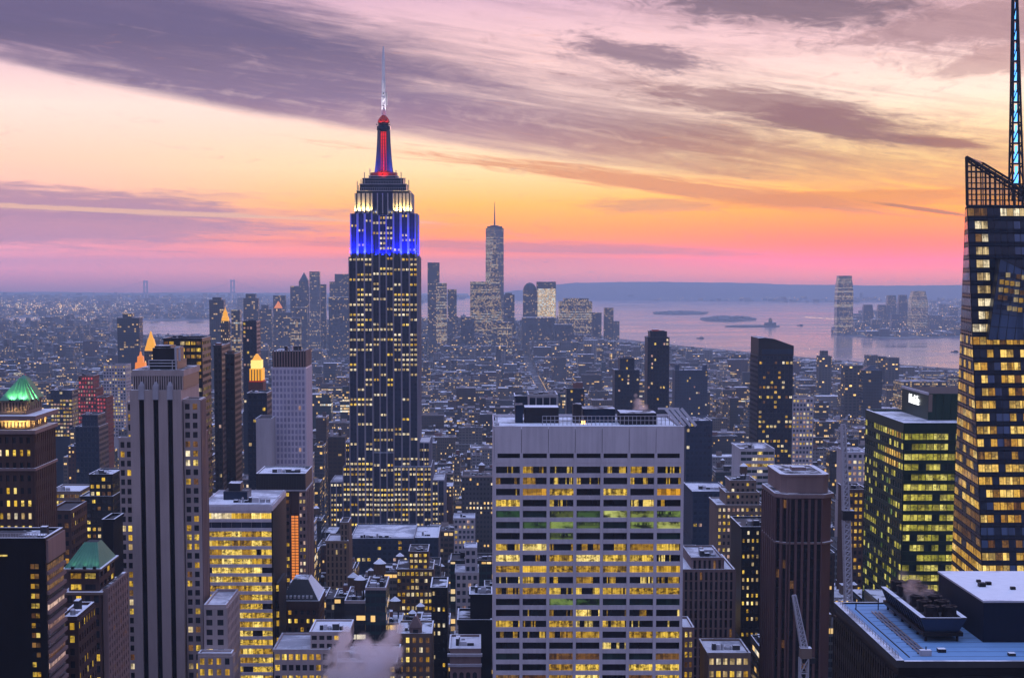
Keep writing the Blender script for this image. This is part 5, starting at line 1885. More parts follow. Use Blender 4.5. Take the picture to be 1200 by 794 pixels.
spire_tower('gold_pyramid_tower', 'tower ending in a tall glowing gold pyramid behind the striped tower', 175.5, 389, 411, 6.5, 1900, 440, [(1.0, 411), (.86, 406), (.8, 406), (.5, 397), (.42, 397), (.06, 388)], 'goldlight', 'masonry')
spire_tower('orange_crown_tower', 'short tower with an orange floodlit stepped crown', 163, 412, 433, 6, 1500, 440, [(1.0, 433), (.9, 425), (.6, 425), (.55, 418), (.25, 417), (.1, 412)], 'orangelight', 'masonry')
spire_tower('clock_tower', 'slender white clock tower with gold lit lantern', 263, 362, 376, 4.6, 2100, 470, [(.9, 376), (.8, 372), (.55, 370), (.5, 366), (.15, 363), (.04, 360)], 'goldlight', 'masonry')
spire_tower('courthouse_tower', 'distant tower with a small orange lit pyramid roof', 325.5, 354, 361, 4.6, 5500, 420, [(1.0, 361), (.1, 353)], 'orangelight', 'far', 30)

# centre and west
block('white_column_block', 'dark glass block with white corner columns behind the pale slab roof', 'office building', 620, 652.5, 464, 800, 26, 'palemetal', K(PB, [PB], .0, .0, 121), 492, 3.3, 9.0, ww=.84, wh=.86, sill=.05, pier=.25, span=-.3, clut=4, roof='roof')
block('dark_annex', 'low dark blue block beside the white columned block', 'building', 604, 620, 466, 830, 24, 'bluesteel', K(PB, W2, .1, .1, 122), 492, 3, 3.6, clut=1)
block('red_topped_tower', 'dark tower with a reddish lit top rising behind the pale slab', 'tower', 664, 684, 456, 1500, 24, 'bluesteel', K(PB, W2, .12, .1, 123), 492, 3, 3.6, clut=1, bulk=[(672, 683, 448, 'redbrick')])
block('black_sky_tower', 'tall black slab tower with red beacon over the pale slab roof', 'tower', 759, 784, 396, 1500, 26, 'bluesteel', K(PB, W2, .12, .15, 124), 490, 2.8, 3.5, tiers=[(762, 781, 389)], clut=0, bulk=[(765, 772, 386, 'redpaint')])
block('twin_step_tower', 'dark blue stepped tower with brighter left edge near the black slab', 'tower', 720.5, 749, 434, 1700, 30, 'bluesteel', K(PB, W2, .10, .1, 125), 490, 2.9, 3.6, tiers=[(726.5, 743, 420)], clut=1)
block('saddle_top_tower', 'blue grey tower with a dished roofline and lit lower floors', 'tower', 791, 829, 434, 2200, 30, 'bluewall', K(PB, W2, .10, .1, 126), 495, 3, 3.8, clut=1, bulk=[(791.5, 796, 427, 'bluewall'), (824, 828.5, 427, 'bluewall')])
block('blue_cube_block', 'plain dark blue block with a few lights below the dished tower', 'office building', 804, 834, 494, 1100, 30, 'bluewall', K(PB, W2, .08, .05, 127), 575, 3, 3.6, clut=3)
block('lit_green_block', 'green blue glass block with bright white floors and pale frame', 'office building', 868, 907, 527, 1000, 36, 'palemetal', K('pane_green', ['lit_pale', 'lit_pale', 'lit'], .45, .4, 128), 600, 3.2, 3.7, ww=.95, wh=.5, clut=3, roof='roof')
block('stone_setback_block', 'pale stone setback block with twin wings before the green glass block', 'building', 841, 895, 593, 850, 30, 'buffbrick', K(PD, W2, .40, .4, 129), 690, 2.4, 3.5, tiers=[(851, 889, 578), (856, 885, 564)], ww=.5, wh=.5, tank=True)
block('snow_roof_block', 'low block with broad snowy roof right of the pale slab', 'building', 812, 854, 577, 1000, 46, 'bluewall', K(PB, W2, .25, .3, 130), 620, 3, 3.6, roof='snow', clut=7)
block('yellow_dot_tower', 'dark tower with a grid of small yellow windows beside the brown tower', 'tower', 869, 912, 619, 700, 30, 'blackmetal', K(PD, ['lit', 'lit_full', 'lit_pale'], .55, .45, 131), 735, 1.9, 3.3, ww=.45, wh=.46, clut=6)
block('ribbed_brown_block', 'purplish brown block with tall vertical ribs and snowy top right of the slab', 'building', 801, 860, 669, 620, 34, 'granite', K(PD, ['pane_dark', 'lit_dim'], .08, .05, 132), 790, 1.9, 3.6, tiers=[(811, 846, 655)], ww=.5, wh=.8, sill=.1, pier=.4, span=-.3, roof='snow', clut=7)
block('small_brick_block', 'small brick building with bright windows at the foot of the pale slab', 'building', 801.5, 812, 737, 575, 18, 'granite', K('lit', W1, .5, .5, 133), 900, 2.0, 3.4, roof='snow', clut=1)
block('pavilion', 'low building with large bright windows and glazed roof edge', 'building', 830, 878, 767, 565, 22, 'buffbrick', K('lit_full', ['lit_full', 'lit_pale'], .7, .6, 134), 900, 2.3, 4.2, ww=.66, wh=.5, roof='snow', clut=6)
block('crane_yard_block', 'grey block with lit lower floors behind the lattice crane', 'building', 993, 1017, 531, 1000, 30, 'plaster', K(PB, W2, .35, .4, 135), 580, 3, 3.6, roof='snow', clut=4)
block('lamp_floor_block', 'brown block with even rows of warm windows between crane and green tower', 'building', 995, 1017, 575, 850, 26, 'brownstone', K(PD, ['lit', 'lit_amber'], .55, .5, 136), 690, 2.2, 3.6, ww=.6, wh=.5, clut=3)
block('banded_light_tower', 'mid-rise tower with bright lit bands beside the slant-topped tower', 'building', 929, 953, 467, 1500, 30, 'plaster', K(PB, W2, .50, .5, 137), 555, 3, 3.7, clut=2)


# slant-topped dark tower
Y = 1250
t, x0, x1, zr = hero('slant_top_tower', 'dark tower with a slanting curved roofline over the water view', 'tower', 889.5, 929.5, 405, Y, 36, 555)
zl, zv = at(881, 396, Y)[1], at(881, 565, Y)[1]
relief(t, x0, x1, Y, Y + 36, 0, zr - 7, 'bluesteel', 2.9, 3.6, K('pane_blue', W3 + ['lit_pale'], .26, .2, 141), 'fl', 0.5, max(0, zv), ww=.66, wh=.5, pier=.1)
mb = MB()
prof = [(0, zl), (.18, zl + .4), (.45, zl - .6), (.75, zl - 3.4), (1.0, zr)]
for (f0, h0), (f1, h1) in zip(prof, prof[1:]):
    a, b = x0 - .4 + (x1 - x0 + .8) * f0, x0 - .4 + (x1 - x0 + .8) * f1
    mb.poly([(a, Y - .5, zr - 7), (b, Y - .5, zr - 7), (b, Y - .5, h1), (a, Y - .5, h0)], 'darkmetal')
    mb.poly([(b, Y + 36, zr - 7), (a, Y + 36, zr - 7), (a, Y + 36, h0), (b, Y + 36, h1)], 'darkmetal')
    mb.poly([(a, Y - .5, h0), (b, Y - .5, h1), (b, Y + 36, h1), (a, Y + 36, h0)], 'roof')
mb.poly([(x0 - .4, Y + 36, zr - 7), (x0 - .4, Y - .5, zr - 7), (x0 - .4, Y - .5, zl), (x0 - .4, Y + 36, zl)], 'darkmetal')
mb.poly([(x1 + .4, Y - .5, zr - 7), (x1 + .4, Y + 36, zr - 7), (x1 + .4, Y + 36, zr), (x1 + .4, Y - .5, zr)], 'darkmetal')
mb.poly([(x0 - .4, Y - .5, zr - 7), (x0 - .4, Y + 36, zr - 7), (x1 + .4, Y + 36, zr - 7), (x1 + .4, Y - .5, zr - 7)], 'darkmetal')
mb.box(x0 + 2, x1 + 0.2, Y - 1.0, Y - .51, zr - 6, zr - 2.5, 'bluewall')
mb.build('slanted_crown', t)

# brown ribbed tower with an octagonal crown
Y = 600
t, x0, x1, z1 = hero('octagonal_crown_tower', 'dark brown tower of tall piers with an eight-sided brick crown', 'tower', 912, 977, 578, Y, 34, 900)
Z = lambda py: at(945, py, Y)[1]
zb = Z(830)
rr = random.Random(21)
mb, panes = MB(), []
ch = 4.0
O = [(x0 + ch, Y), (x1 - ch, Y), (x1, Y + ch), (x1, Y + 34 - ch), (x1 - ch, Y + 34), (x0 + ch, Y + 34), (x0, Y + 34 - ch), (x0, Y + ch)]
mb.prism(O, 0, z1, 'bronze', 'roof')
pk = lambda i, k: 'lit_dim' if rr.random() < .035 else 'pane_black'
for i, nb in ((0, 5), (7, 2), (6, 6)):
    a, b = O[i], O[(i + 1) % 8]
    grid(mb, panes, a, b, zb, z1 - 2, nb, round((z1 - zb) / 3.7), pk, 'bronze', ww=.62, wh=.8, sill=.1, rec=.3, pier=.7, span=-.16, spandrel='blackmetal')
mb.build('wall', t)
add_windows(t, panes)
mb = MB()
S_ = [(px_ + (-0.8 if px_ < (x0 + x1) / 2 else .8), py_ + (-.8 if py_ < Y + 17 else .8)) for px_, py_ in O]
mb.prism(S_, z1 - 1.6, z1 - .2, 'granite', 'snow')
mb.prism(S_, Z(637), Z(635), 'granite', 'snow')
mb.build('cornice', t)
mb = MB()
C_ = lambda m_: [(x0 + m_ + 2, Y + m_), (x1 - m_ - 2, Y + m_), (x1 - m_, Y + m_ + 2), (x1 - m_, Y + 32 - m_), (x1 - m_ - 2, Y + 34 - m_), (x0 + m_ + 2, Y + 34 - m_), (x0 + m_, Y + 32 - m_), (x0 + m_, Y + m_ + 2)]
zc = at(945, 558, Y + 2)[1]
mb.prism(C_(1.4), z1, zc, 'granite', 'tar')
mb.prism(C_(1.1), zc + .003, zc + .8, 'granite', 'snow')
mb.prism(C_(3.2), zc + .81, zc + .9, 'tar', 'roof')
mb.build('crown', t)
mb = MB()
mb.box(x0 + 7, x0 + 12, Y + 12, Y + 17, zc + .9, zc + 2.2, 'granite', 'snow')
mb.build('roof_hut', t)


# ---- foreground street blocks below the great tower
def mansard():
    Y = 700.0
    t, x0, x1, z1 = hero('mansard_building', 'brown building with steep dark mansard roof and snow on its west slope', 'building', 329, 372, 722, Y, 26, 900)
    Z = lambda py: at(350, py, Y)[1]
    relief(t, x0, x1, Y, Y + 26, 0, Z(712), 'brownstone', 2.6, 3.5, K(PD, ['lit', 'lit_full'], .35, .4, 151), 'fr', .4, Z(840), ww=.5, wh=.5)
    mb = MB()
    mb.loft(mb.rect(x0, x1 + .4, Y - .4, Y + 26), mb.rect(x0 + 4.5, x1 - 4.5, Y + 7, Y + 19), Z(703), Z(682), 'tar', 'roof')
    mb.poly([(x1 + .45, Y - .4, Z(703) + .05), (x1 + .45, Y + 26, Z(703) + .05), (x1 - 4.4, Y + 19, Z(682) + .08), (x1 - 4.4, Y + 7, Z(682) + .08)], 'snow', None, .6)
    for k in range(7):
        xx = x0 + 2 + k * (x1 - x0 - 5) / 6
        mb.box(xx, xx + .9, Y + .3, Y + 2, Z(702), Z(698), 'palemetal', 'snow')
    mb.build('mansard_roof', t)
    mb = MB()
    mb.box(x0 - .6, x1 + 1, Y - 1, Y + 26.5, Z(712) + .01, Z(703) - .01, 'brownstone', 'snow')
    mb.build('cornice', t)


mansard()
block('grey_lit_block', 'grey stepped block with snow-edged roof and yellow windows near the steam', 'building', 321, 385, 763, 560, 26, 'greystone', K(PD, ['lit', 'lit_full', 'lit_amber'], .5, .5, 152), 900, 2.4, 3.6, tiers=[(364, 408, 742)], ww=.68, wh=.55, roof='snow', clut=6)
block('steam_yard_block', 'low dark block with snowy roof under the steam cloud', 'building', 386, 464, 778, 600, 30, 'brownstone', K(PD, ['lit', 'lit_dim'], .25, .2, 153), 900, 2.6, 3.6, roof='roof', clut=8)
t = block('gabled_stone_building', 'ornate buff stone building with a gabled dormer beside the steam', 'building', 466, 505, 744, 640, 24, 'buffbrick', K('lit_dim', ['lit_pale', 'lit', 'lit_full'], .45, .5, 154), 900, 2.4, 3.6, ww=.5, wh=.55, clut=3)
X = lambda px: at(px, 740, 640)[0]
Z = lambda py: at(486, py, 640)[1]
mb = MB()
mb.box(X(480), X(494), 640.2, 646, Z(744), Z(735), 'granite', 'snow')
mb.loft(mb.rect(X(479.5), X(494.5), 640, 646.2), mb.rect(X(486.4), X(487.6), 641, 645.4), Z(735) + .01, Z(722), 'granite', 'snow')
mb.box(X(484), X(490), 639.9, 640.19, Z(743), Z(737), 'pane_dark')
mb.build('dormer', t)
t = block('arched_brick_building', 'pinkish brick building with arched windows and cornices under a snowy roof', 'building', 527.5, 562, 762, 560, 22, 'granite', lambda i, k: None, 900, 30, 60, ww=.02, wh=.02, roof='snow', clut=5)
X = lambda px: at(px, 770, 560)[0]
Z = lambda py: at(545, py, 560)[1]
mb = MB()
for zz, o_ in ((Z(768), .9), (Z(780), .7)):
    mb.box(X(527.5) - o_, X(562) + o_, 560 - .45 - o_, 560, zz, zz + .9, 'limestone', 'snow')
mb.build('cornice', t)
for k in range(4):
    mb = MB()
    xa = X(530.5 + k * 7.8)
    r_ = .72
    pts = [(xa, Z(806)), (xa + 2 * r_, Z(806)), (xa + 2 * r_, Z(789))] + [(xa + r_ + r_ * math.cos(a_ * math.pi / 6), Z(789) + r_ * math.sin(a_ * math.pi / 6)) for a_ in range(1, 6)] + [(xa, Z(789))]
    mb.poly([(x_, 559.5, z_) for x_, z_ in pts], 'pane_dark')
    mb.poly([(x_, 559.56, z_) for x_, z_ in reversed(pts)], 'pane_dark')
    mb.build('arched_window', t)
block('black_dotted_tower', 'black tower with columns of tiny yellow windows left of the brick arches', 'tower', 505.5, 523, 690, 700, 24, 'blackmetal', K(PD, ['lit', 'lit_pale'], .42, .3, 155), 900, 2.0, 3.4, ww=.45, wh=.5, clut=4)
block('great_snow_roof', 'wide low block with a broad white snowy roof at the foot of the tallest tower', 'building', 411, 484, 632, 1050, 62, 'bluewall', K(PB, W2, .2, .2, 156), 660, 3.2, 3.8, roof='snow', clut=10)
block('blue_snow_roof', 'blue walled block with flat snowy roof joining the broad white roof', 'building', 485.5, 513, 631, 1060, 50, 'bluewall', K(PB, W2, .1, .1, 157), 655, 3.2, 3.8, roof='roof', clut=3)
block('ribbed_stone_stump', 'pale ribbed stone tower stump with a taller west corner', 'building', 382, 407, 635, 900, 24, 'buffbrick', K(PD, W2, .12, .1, 158), 690, 2.2, 3.6, tiers=[(399, 407.5, 613)], ww=.45, wh=.7, sill=.1, pier=.35, span=-.2, clut=2)
block('black_rooftop_cube', 'black cube-topped block above a row of bright windows', 'building', 465, 507, 668, 920, 30, 'brownstone', K(PD, ['lit_pale', 'lit'], .7, .7, 159), 720, 2.4, 3.7, tiers=[(479.5, 501, 647)], ww=.65, wh=.55, clut=5)
block('blue_slim_block', 'slim blue grey block with a snowy stepped top left of the pale slab', 'building', 534, 560, 672, 800, 22, 'plaster', K(PB, W2, .06, .05, 160), 740, 2.8, 3.6, tiers=[(545, 558, 643)], roof='snow', clut=2)
block('dark_cube_block', 'dark windowless cube beside the pale slab foot', 'building', 537, 575, 728, 640, 22, 'blackmetal', lambda i, k: None, 760, 30, 60, ww=.02, wh=.02, clut=5, tiers=[(551, 576, 698)])
block('white_top_block', 'narrow block with bright snowy top right of the great tower base', 'building', 532, 556, 608, 1200, 26, 'plaster', K(PB, W2, .3, .4, 161), 650, 2.8, 3.6, roof='snow', clut=2)

# ------------------------------------------------------------------ far towers: downtown, the harbour and New Jersey
def far_tower(name, label, px0, px1, ptop, Y, mat, pal=0.3, D=None, tiers=(), top=None, plow=420, taper=0.0, bright=None, group=None):
    t, x0, x1, z1 = hero(name, label, 'skyscraper', px0, px1, min([ptop] + [q[2] for q in tiers]), Y, D or 40, plow, group)
    D = D or max(25, (x1 - x0) * 0.8)
    zb = at(px0, ptop, Y)[1]
    mb = MB()
    if taper:
        e = (x1 - x0) * taper
        zt = zb - (zb * 0.28)
        mb.box(x0, x1, Y, Y + D, 0, zt, mat, 'tar', pal, 7)
        mb.loft(mb.rect(x0, x1, Y, Y + D), mb.rect(x0 + e, x1 - e, Y + e, Y + D - e), zt + .01, zb, mat, 'tar', pal)
    else:
        mb.box(x0, x1, Y, Y + D, 0, zb, mat, 'roof', pal, 7)
    mb.build('wall', t)
    zl = zb
    k = 1
    for a, b, pt in tiers:
        xa, za = at(a, pt, Y)
        xb, _ = at(b, pt, Y)
        mb = MB()
        mb.box(xa, xb, Y + 4 * k, Y + D - 4 * k if D > 12 * k else Y + D, zl + .01, za, mat, 'roof', pal, 7)
        mb.build('setback', t)
        zl, x0, x1 = za, xa, xb
        k += 1
    if bright:                    # a lit face over part of the tower
        a, b, pt, pb, mm = bright
        xa, za = at(a, pt, Y)
        xb, zb2 = at(b, pb, Y)
        mb = MB()
        mb.box(xa, xb, Y - 1.5, Y - .1, zb2, za, mm, 'tar', pal, 7)
        mb.build('lit_face', t)
    if top:
        kind, pt = top
        za = at((px0 + px1) / 2, pt, Y)[1]
        mb = MB()
        cx, cy, h = (x0 + x1) / 2, Y + D / 2, (x1 - x0) / 2
        if kind == 'pyramid':
            mb.loft(mb.rect(x0, x1, Y + .5, Y + D - .5), mb.rect(cx - .4, cx + .4, cy - .4, cy + .4), zl + .02, za, 'bluesteel')
        elif kind == 'dome':
            mb.lathe(cx, cy, [(h * math.cos(a_), zl + (za - zl) * math.sin(a_)) for a_ in (0, .35, .7, 1.05, 1.4, 1.55)], 'bluesteel', 16)
        elif kind == 'box':
            mb.box(cx - h * .6, cx + h * .6, cy - h * .5, cy + h * .5, zl + .02, za, 'bluesteel', 'tar')
        elif kind == 'spire':
            mb.lathe(cx, cy, [(h * .35, zl), (h * .1, (zl + za) / 2), (.3, za)], 'bluesteel', 8)
        mb.build('top', t)
    return t


FT = far_tower
FT('distant_tower', 'blue tower block standing alone on the east side beyond the low city', 137, 163, 372, 3200, 'far_glass', .05, tiers=[(143, 154, 367)], plow=410)
FT('distant_tower', 'flat-topped blue tower beside the gold lantern clock tower', 245, 262, 351, 3500, 'far_glass', .15, plow=405, top=('box', 348.5))
FT('distant_tower', 'slender pale tower with lit bands right of the clock tower', 271, 281, 363, 3300, 'far_bright', .6, plow=405)
FT('distant_tower', 'broad blue tower with rounded top behind the lit-banded tower', 285, 302, 349, 4500, 'far_glass', .15, tiers=[(287.5, 299, 344)], plow=380)
FT('distant_tower', 'flat-topped slate tower right behind the orange pyramid', 320, 334, 346, 5900, 'far_glass', .15, plow=400)
FT('distant_tower', 'stepped tower with green pyramid spire in the downtown cluster', 340, 362, 335, 6000, 'far_glass', .15, tiers=[(350, 361, 330)], top=('pyramid', 319), plow=410)
FT('distant_tower', 'slim rippled metal tower, tallest of the downtown cluster', 362.5, 374.5, 318, 5600, 'far_glass', .95, plow=410)
FT('distant_tower', 'stepped narrow tower just right of the rippled metal tower', 375, 382, 333, 5900, 'far_glass', .15, plow=410)
FT('distant_tower', 'wide blue grey bank tower with a raised centre next to the tallest tower', 386, 410, 330, 5800, 'far_glass', .2, tiers=[(392, 410, 321)], plow=360)
FT('distant_tower', 'darker blue tower in front of the wide bank tower', 385, 409, 348, 5300, 'far_glass', .05, plow=420)
FT('distant_tower', 'pale blue tower left of the rippled metal tower foot', 326, 342, 366, 5000, 'far_glass', .6, plow=420)
FT('distant_tower', 'low grey tower in front of the downtown cluster centre', 346, 360, 360, 5100, 'far_glass', .65, plow=420)
FT('distant_tower', 'warm lit tower between downtown towers', 340, 352, 372, 4600, 'far_bright', .65, plow=420)
FT('distant_tower', 'small stepped blue tower left of the downtown cluster', 303, 318, 362, 5200, 'far_glass', .15, tiers=[(306, 314, 357)], plow=400)
FT('slender_tower', 'tall slim tower with bright west edge right of the tallest tower', 501, 515, 307.5, 5300, 'far_glass', .2, plow=375)
FT('slender_tower', 'pale slim tower attached in front of the taller slim one', 511, 523.5, 331.5, 5200, 'far_bright', .95, plow=375, group=None)
FT('distant_tower', 'short blue tower right of the two slim towers', 524.5, 535, 339, 5500, 'far_glass', .2, plow=380)
FT('distant_tower', 'glowing glass office block left of the tall spired tower', 551, 576, 330, 5700, 'far_bright', .2, plow=390)
FT('distant_tower', 'narrow tower just right of the tall spired tower', 590.5, 603, 345, 5650, 'far_glass', .15, plow=395, tiers=[(592, 600, 343)])
FT('distant_tower', 'domed office tower left of the gold lit face', 613, 629, 341, 6100, 'far_glass', .05, top=('dome', 331), plow=375)
FT('distant_tower', 'office tower with a golden glowing face and dark cap', 629, 651.5, 330, 6100, 'far_glass', .05, bright=(630, 651, 338, 372, 'goldface'), plow=375)
FT('distant_tower', 'broad office tower with sloped top edges and pink lit windows', 655.5, 694, 353, 6000, 'far_bright', .2, tiers=[(661, 690, 349.5)], plow=392)
FT('distant_tower', 'dark low office tower right of the pink lit one', 694, 705, 366, 6050, 'far_glass', .05, plow=395)
FT('distant_tower', 'slim riverside tower, taller of the two at the water edge', 708, 719, 360.5, 6100, 'far_glass', .2, plow=397)
FT('distant_tower', 'shorter riverside tower at the water edge', 719.5, 726, 376, 6050, 'far_glass', .65, plow=397)
FT('distant_tower', 'dark block in front of the glowing glass office', 540, 556, 371, 5200, 'far_glass', .05, plow=405)
FT('distant_tower', 'low dark block below the gold lit face', 612, 650, 372, 5500, 'far_glass', .05, plow=400)
FT('distant_tower', 'lit mid-rise below the tall spired tower', 583, 600, 377, 5000, 'far_bright', .65, plow=405)
FT('distant_tower', 'low dark block in front of the pink lit tower', 650, 672, 380, 5400, 'far_glass', .05, plow=400)
FT('riverside_tower', 'grey riverside block with stepped roof near the harbour', 960, 975, 417, 3300, 'far', .6, tiers=[(963, 971, 411)], plow=450)
FT('riverside_tower', 'pale blue riverside block, left of the pair by the harbour', 1016, 1029, 416, 3400, 'far_glass', .95, plow=450)
FT('riverside_tower', 'blue riverside block joined to the pale one', 1029.5, 1039, 417.5, 3400, 'far_glass', .6, plow=450)
FT('riverside_tower', 'mauve riverside block by the harbour', 1041, 1054, 419, 3350, 'far', .55, plow=450)
FT('riverside_tower', 'tall plain slab with faint lights before the harbour', 990, 1011, 428, 2500, 'far', .6, plow=490)
FT('riverside_tower', 'dark blue hipped tower right of the plain slab', 1011.5, 1034, 434, 2450, 'far_glass', .05, top=('pyramid', 428), plow=490)
FT('riverside_tower', 'wide low depot with long lit decks near the west shore', 1057, 1110, 447, 2900, 'far_bright', .3, plow=460)
FT('harbour_tower', 'tallest tower across the river, rounded top and banded', 981.5, 1000.5, 323, 7400, 'far_bright', .05, taper=.10, plow=388)
for lab, a, b, pt, pal in (('short round-topped tower, nearest the tallest one across the river', 1012, 1023.5, 357, .05), ('low dark tower second from the tallest across the river', 1029, 1039.5, 357, .15),
                           ('slim blue tower left of the flame-topped one across the river', 1040, 1051, 346, .2), ('slim tower in the middle of three across the river', 1053.5, 1064, 345.5, .05)):
    FT('harbour_tower', lab, a, b, pt, 8300, 'far_glass', pal, taper=.08, plow=385)
FT('harbour_tower', 'broad domed tower at the west end across the river', 1068, 1088, 343, 8300, 'far_bright', .2, taper=.12, plow=385, tiers=[(1071, 1085, 341)])
for i, (lab, a, b, pt, pal) in enumerate((('low waterfront block at the foot of the tallest harbour tower', 1002, 1014, 377, .65), ('low waterfront block under the round-topped harbour tower', 1022, 1034, 374, .15), ('mid-height waterfront block between slim harbour towers', 1045, 1058, 368, .6),
                                          ('lit waterfront block below the broad domed tower', 1068, 1085, 366, .2), ('waterfront block furthest west across the river', 1090, 1104, 369, .15), ('small block on the shore beside the glass skyscraper', 1106, 1120, 374, .6))):
    FT('harbour_block', lab, a, b, pt, 7900, 'far_bright' if i in (3,) else 'far_glass', pal, plow=388)

# one tall tapering tower with spire
Y = 5900
t = thing('spired_tower', 'tallest downtown tower, tapering glass with square parapet and thin spire', 'skyscraper', (at(579.5, 321, Y)[0], Y, 0))
Z = lambda py: at(579, py, Y)[1]
x0, x1 = at(569, 321, Y)[0], at(590.5, 321, Y)[0]
claim(x0, x1, Y, Y + 62, 569, 591, 235, 405)
cx, cy, h = (x0 + x1) / 2, Y + 31, (x1 - x0) / 2
mb = MB()
zb_, zt_ = 57, Z(267)
B_ = [(cx - h, cy - h), (cx + h, cy - h), (cx + h, cy + h), (cx - h, cy + h)]
q = h * .98
T_ = [(cx, cy - q), (cx + q, cy), (cx, cy + q), (cx - q, cy)]
mb.box(cx - h, cx + h, cy - h, cy + h, 0, zb_, 'far_glass', 'tar', .2, 7)
for i in range(4):
    j = (i + 1) % 4
    L = 2 * h
    mb.poly([(*B_[i], zb_), (*B_[j], zb_), (*T_[i], zt_)], 'far_bright', [(0, zb_), (L, zb_), (L / 2, zt_)], .2)
    mb.poly([(*B_[j], zb_), (*T_[j], zt_), (*T_[i], zt_)], 'far_glass' if i in (0, 2) else 'far_bright', [(L / 2, zb_), (L, zt_), (0, zt_)], .95)
mb.poly([(*p, zt_) for p in T_], 'tar')
mb.build('wall', t)
mb = MB()
mb.box(cx - h * .82, cx + h * .82, cy - h * .6, cy + h * .6, zt_ + .01, zt_ + 6, 'bluesteel', 'tar')
mb.build('parapet', t)
mb = MB()
mb.lathe(cx, cy, [(h * .5, zt_ + 6), (h * .5, zt_ + 9), (3.2, zt_ + 10), (2.4, zt_ + 40), (1.5, Z(246)), (.8, Z(236))], 'bluesteel', 10)
mb.build('spire', t)

# ------------------------------------------------------------------ ground, water, shores, hills, bridge
m, n = new_mat('street ground')
o = n.new('ShaderNodeTexCoord').outputs['Object']
x, y, z = n.sep(o)
a = n.noise(n.xyz(n.mul(x, .02), n.mul(y, .02)), 1.0, 6.0, .65)
b = n.noise(n.xyz(n.mul(x, .15), n.mul(y, .15)), 1.0, 4.0, .6)
finish(n, n.mix(n.step(n.add(n.mul(a, .7), n.mul(b, .3)), .5, .66), (.045, .045, .05, 1), (.45, .46, .5, 1)), .9)
M['ground'] = m
m, n = new_mat('harbour water')
o = n.new('ShaderNodeTexCoord').outputs['Object']
x, y, z = n.sep(o)
a = n.noise(n.xyz(n.mul(x, .004), n.mul(y, .012)), 1.0, 6.0, .6)
b = n.noise(n.xyz(n.mul(x, .0012), n.mul(y, .0022)), 1.0, 4.0, .6)
p = finish(n, (.22, .20, .25, 1), n.step(b, .35, .65, .08, .22), spec=1.0)
bp = n.new('ShaderNodeBump')
n.put(bp.inputs['Height'], a)
bp.inputs['Strength'].default_value = .03
bp.inputs['Distance'].default_value = 8
n.t.links.new(bp.outputs[0], p.inputs['Normal'])
M['water'] = m
m, n = new_mat('wooded shore')
o = n.new('ShaderNodeTexCoord').outputs['Object']
a = n.noise(o, .01, 6.0, .65)
finish(n, n.mix(a, (.04, .045, .04, 1), (.20, .20, .21, 1)), .95)
M['shore'] = m


def sheet(name, pts, z0, z1, mat, label):
    ar = sum(pts[i][0] * pts[(i + 1) % len(pts)][1] - pts[(i + 1) % len(pts)][0] * pts[i][1] for i in range(len(pts)))
    mb = MB()
    mb.prism(pts if ar > 0 else pts[::-1], z0, z1, mat, bottom=False)
    return tag(mb.build(name), label, 'ground', None, 'structure')


FAR = 24000
mb = MB()
mb.poly([(-9500, -1500, -2), (9500, -1500, -2), (9500, FAR, -2), (-9500, FAR, -2)], 'water')
tag(mb.build('water'), 'pale mauve harbour water reflecting the sunset', 'water', None, 'structure')
MAN = [ground(*q) for q in ((-700, 374), (-250, 374.5), (130, 376), (158, 380), (163, 392), (210, 393.5), (248, 393), (330, 382), (420, 374), (520, 372), (600, 374), (680, 388), (720, 396), (800, 405), (960, 420), (1125, 432), (1400, 450))]
MAN += [(2300, 1500), (2300, -1500), (-4000, -1500), (-6000, 6000)]
sheet('ground', MAN, -3, 0, 'ground', 'dark snow-patched streets and yards between the buildings')
BRK = [ground(*q) for q in ((-700, 371.5), (100, 371.8), (158, 374.5), (200, 376), (252, 373.5), (320, 366), (400, 362), (480, 356), (545, 350), (600, 347))] + [(0, 20500), (-9000, 20500)]
sheet('far_shore', BRK, -3, 0, 'shore', 'distant low shore with lit neighbourhoods across the east river')
JER = [ground(*q) for q in ((975, 388), (985, 392), (1010, 394.5), (1060, 397), (1125, 394), (1400, 390))] + [(7000, 9800), ground(1400, 352), ground(1125, 354), ground(1040, 362), ground(1000, 372), ground(976, 383)]
sheet('land', JER, -3, 0, 'shore', 'built-up point of land across the river to the west')
BAY = [ground(*q) for q in ((700, 351), (790, 352.5), (960, 354), (1400, 355), (1400, 346), (700, 346.5))]
sheet('peninsula_land', BAY, -3, 0, 'shore', 'thin lit strip of far shore under the hills')
for lab, (a, b, y0, y1), h in (('low wooded island, further and thinner of two', (765, 830, 364.5, 368.5), 10), ('low wooded island with buildings, nearer and broader', (820, 887, 370.5, 376.5), 12), ('narrow breakwater strip with one small building', (850, 914, 381.2, 382.8), 4)):
    pts = []
    for k in range(20):
        an = 2 * math.pi * k / 20
        pts.append(ground((a + b) / 2 + math.cos(an) * (b - a) / 2, (y0 + y1) / 2 + math.sin(an) * (y1 - y0) / 2))
    sheet('island', pts, -3, 1.0, 'shore', lab)
    rr = random.Random(int(a))
    mb = MB()
    for k in range(120):
        an, rad = rr.uniform(0, 6.28), math.sqrt(rr.random())
        gx_, gy_ = ground((a + b) / 2 + math.cos(an) * rad * (b - a) / 2.1, (y0 + y1) / 2 + math.sin(an) * rad * (y1 - y0) / 2.3)
        s = rr.uniform(8, 20)
        hh = h * rr.uniform(.5, 1.2) * (1.1 - rad * .6)
        mb.lathe(gx_, gy_, [(s * .8, 1.01), (s, hh * .6 + 1), (s * .5, hh + 1), (.2, hh * 1.1 + 1)], 'shore', 7)
    tag(mb.build('island_trees'), 'dark tree mass covering the ' + lab.split(',')[0], 'trees', None, 'stuff')
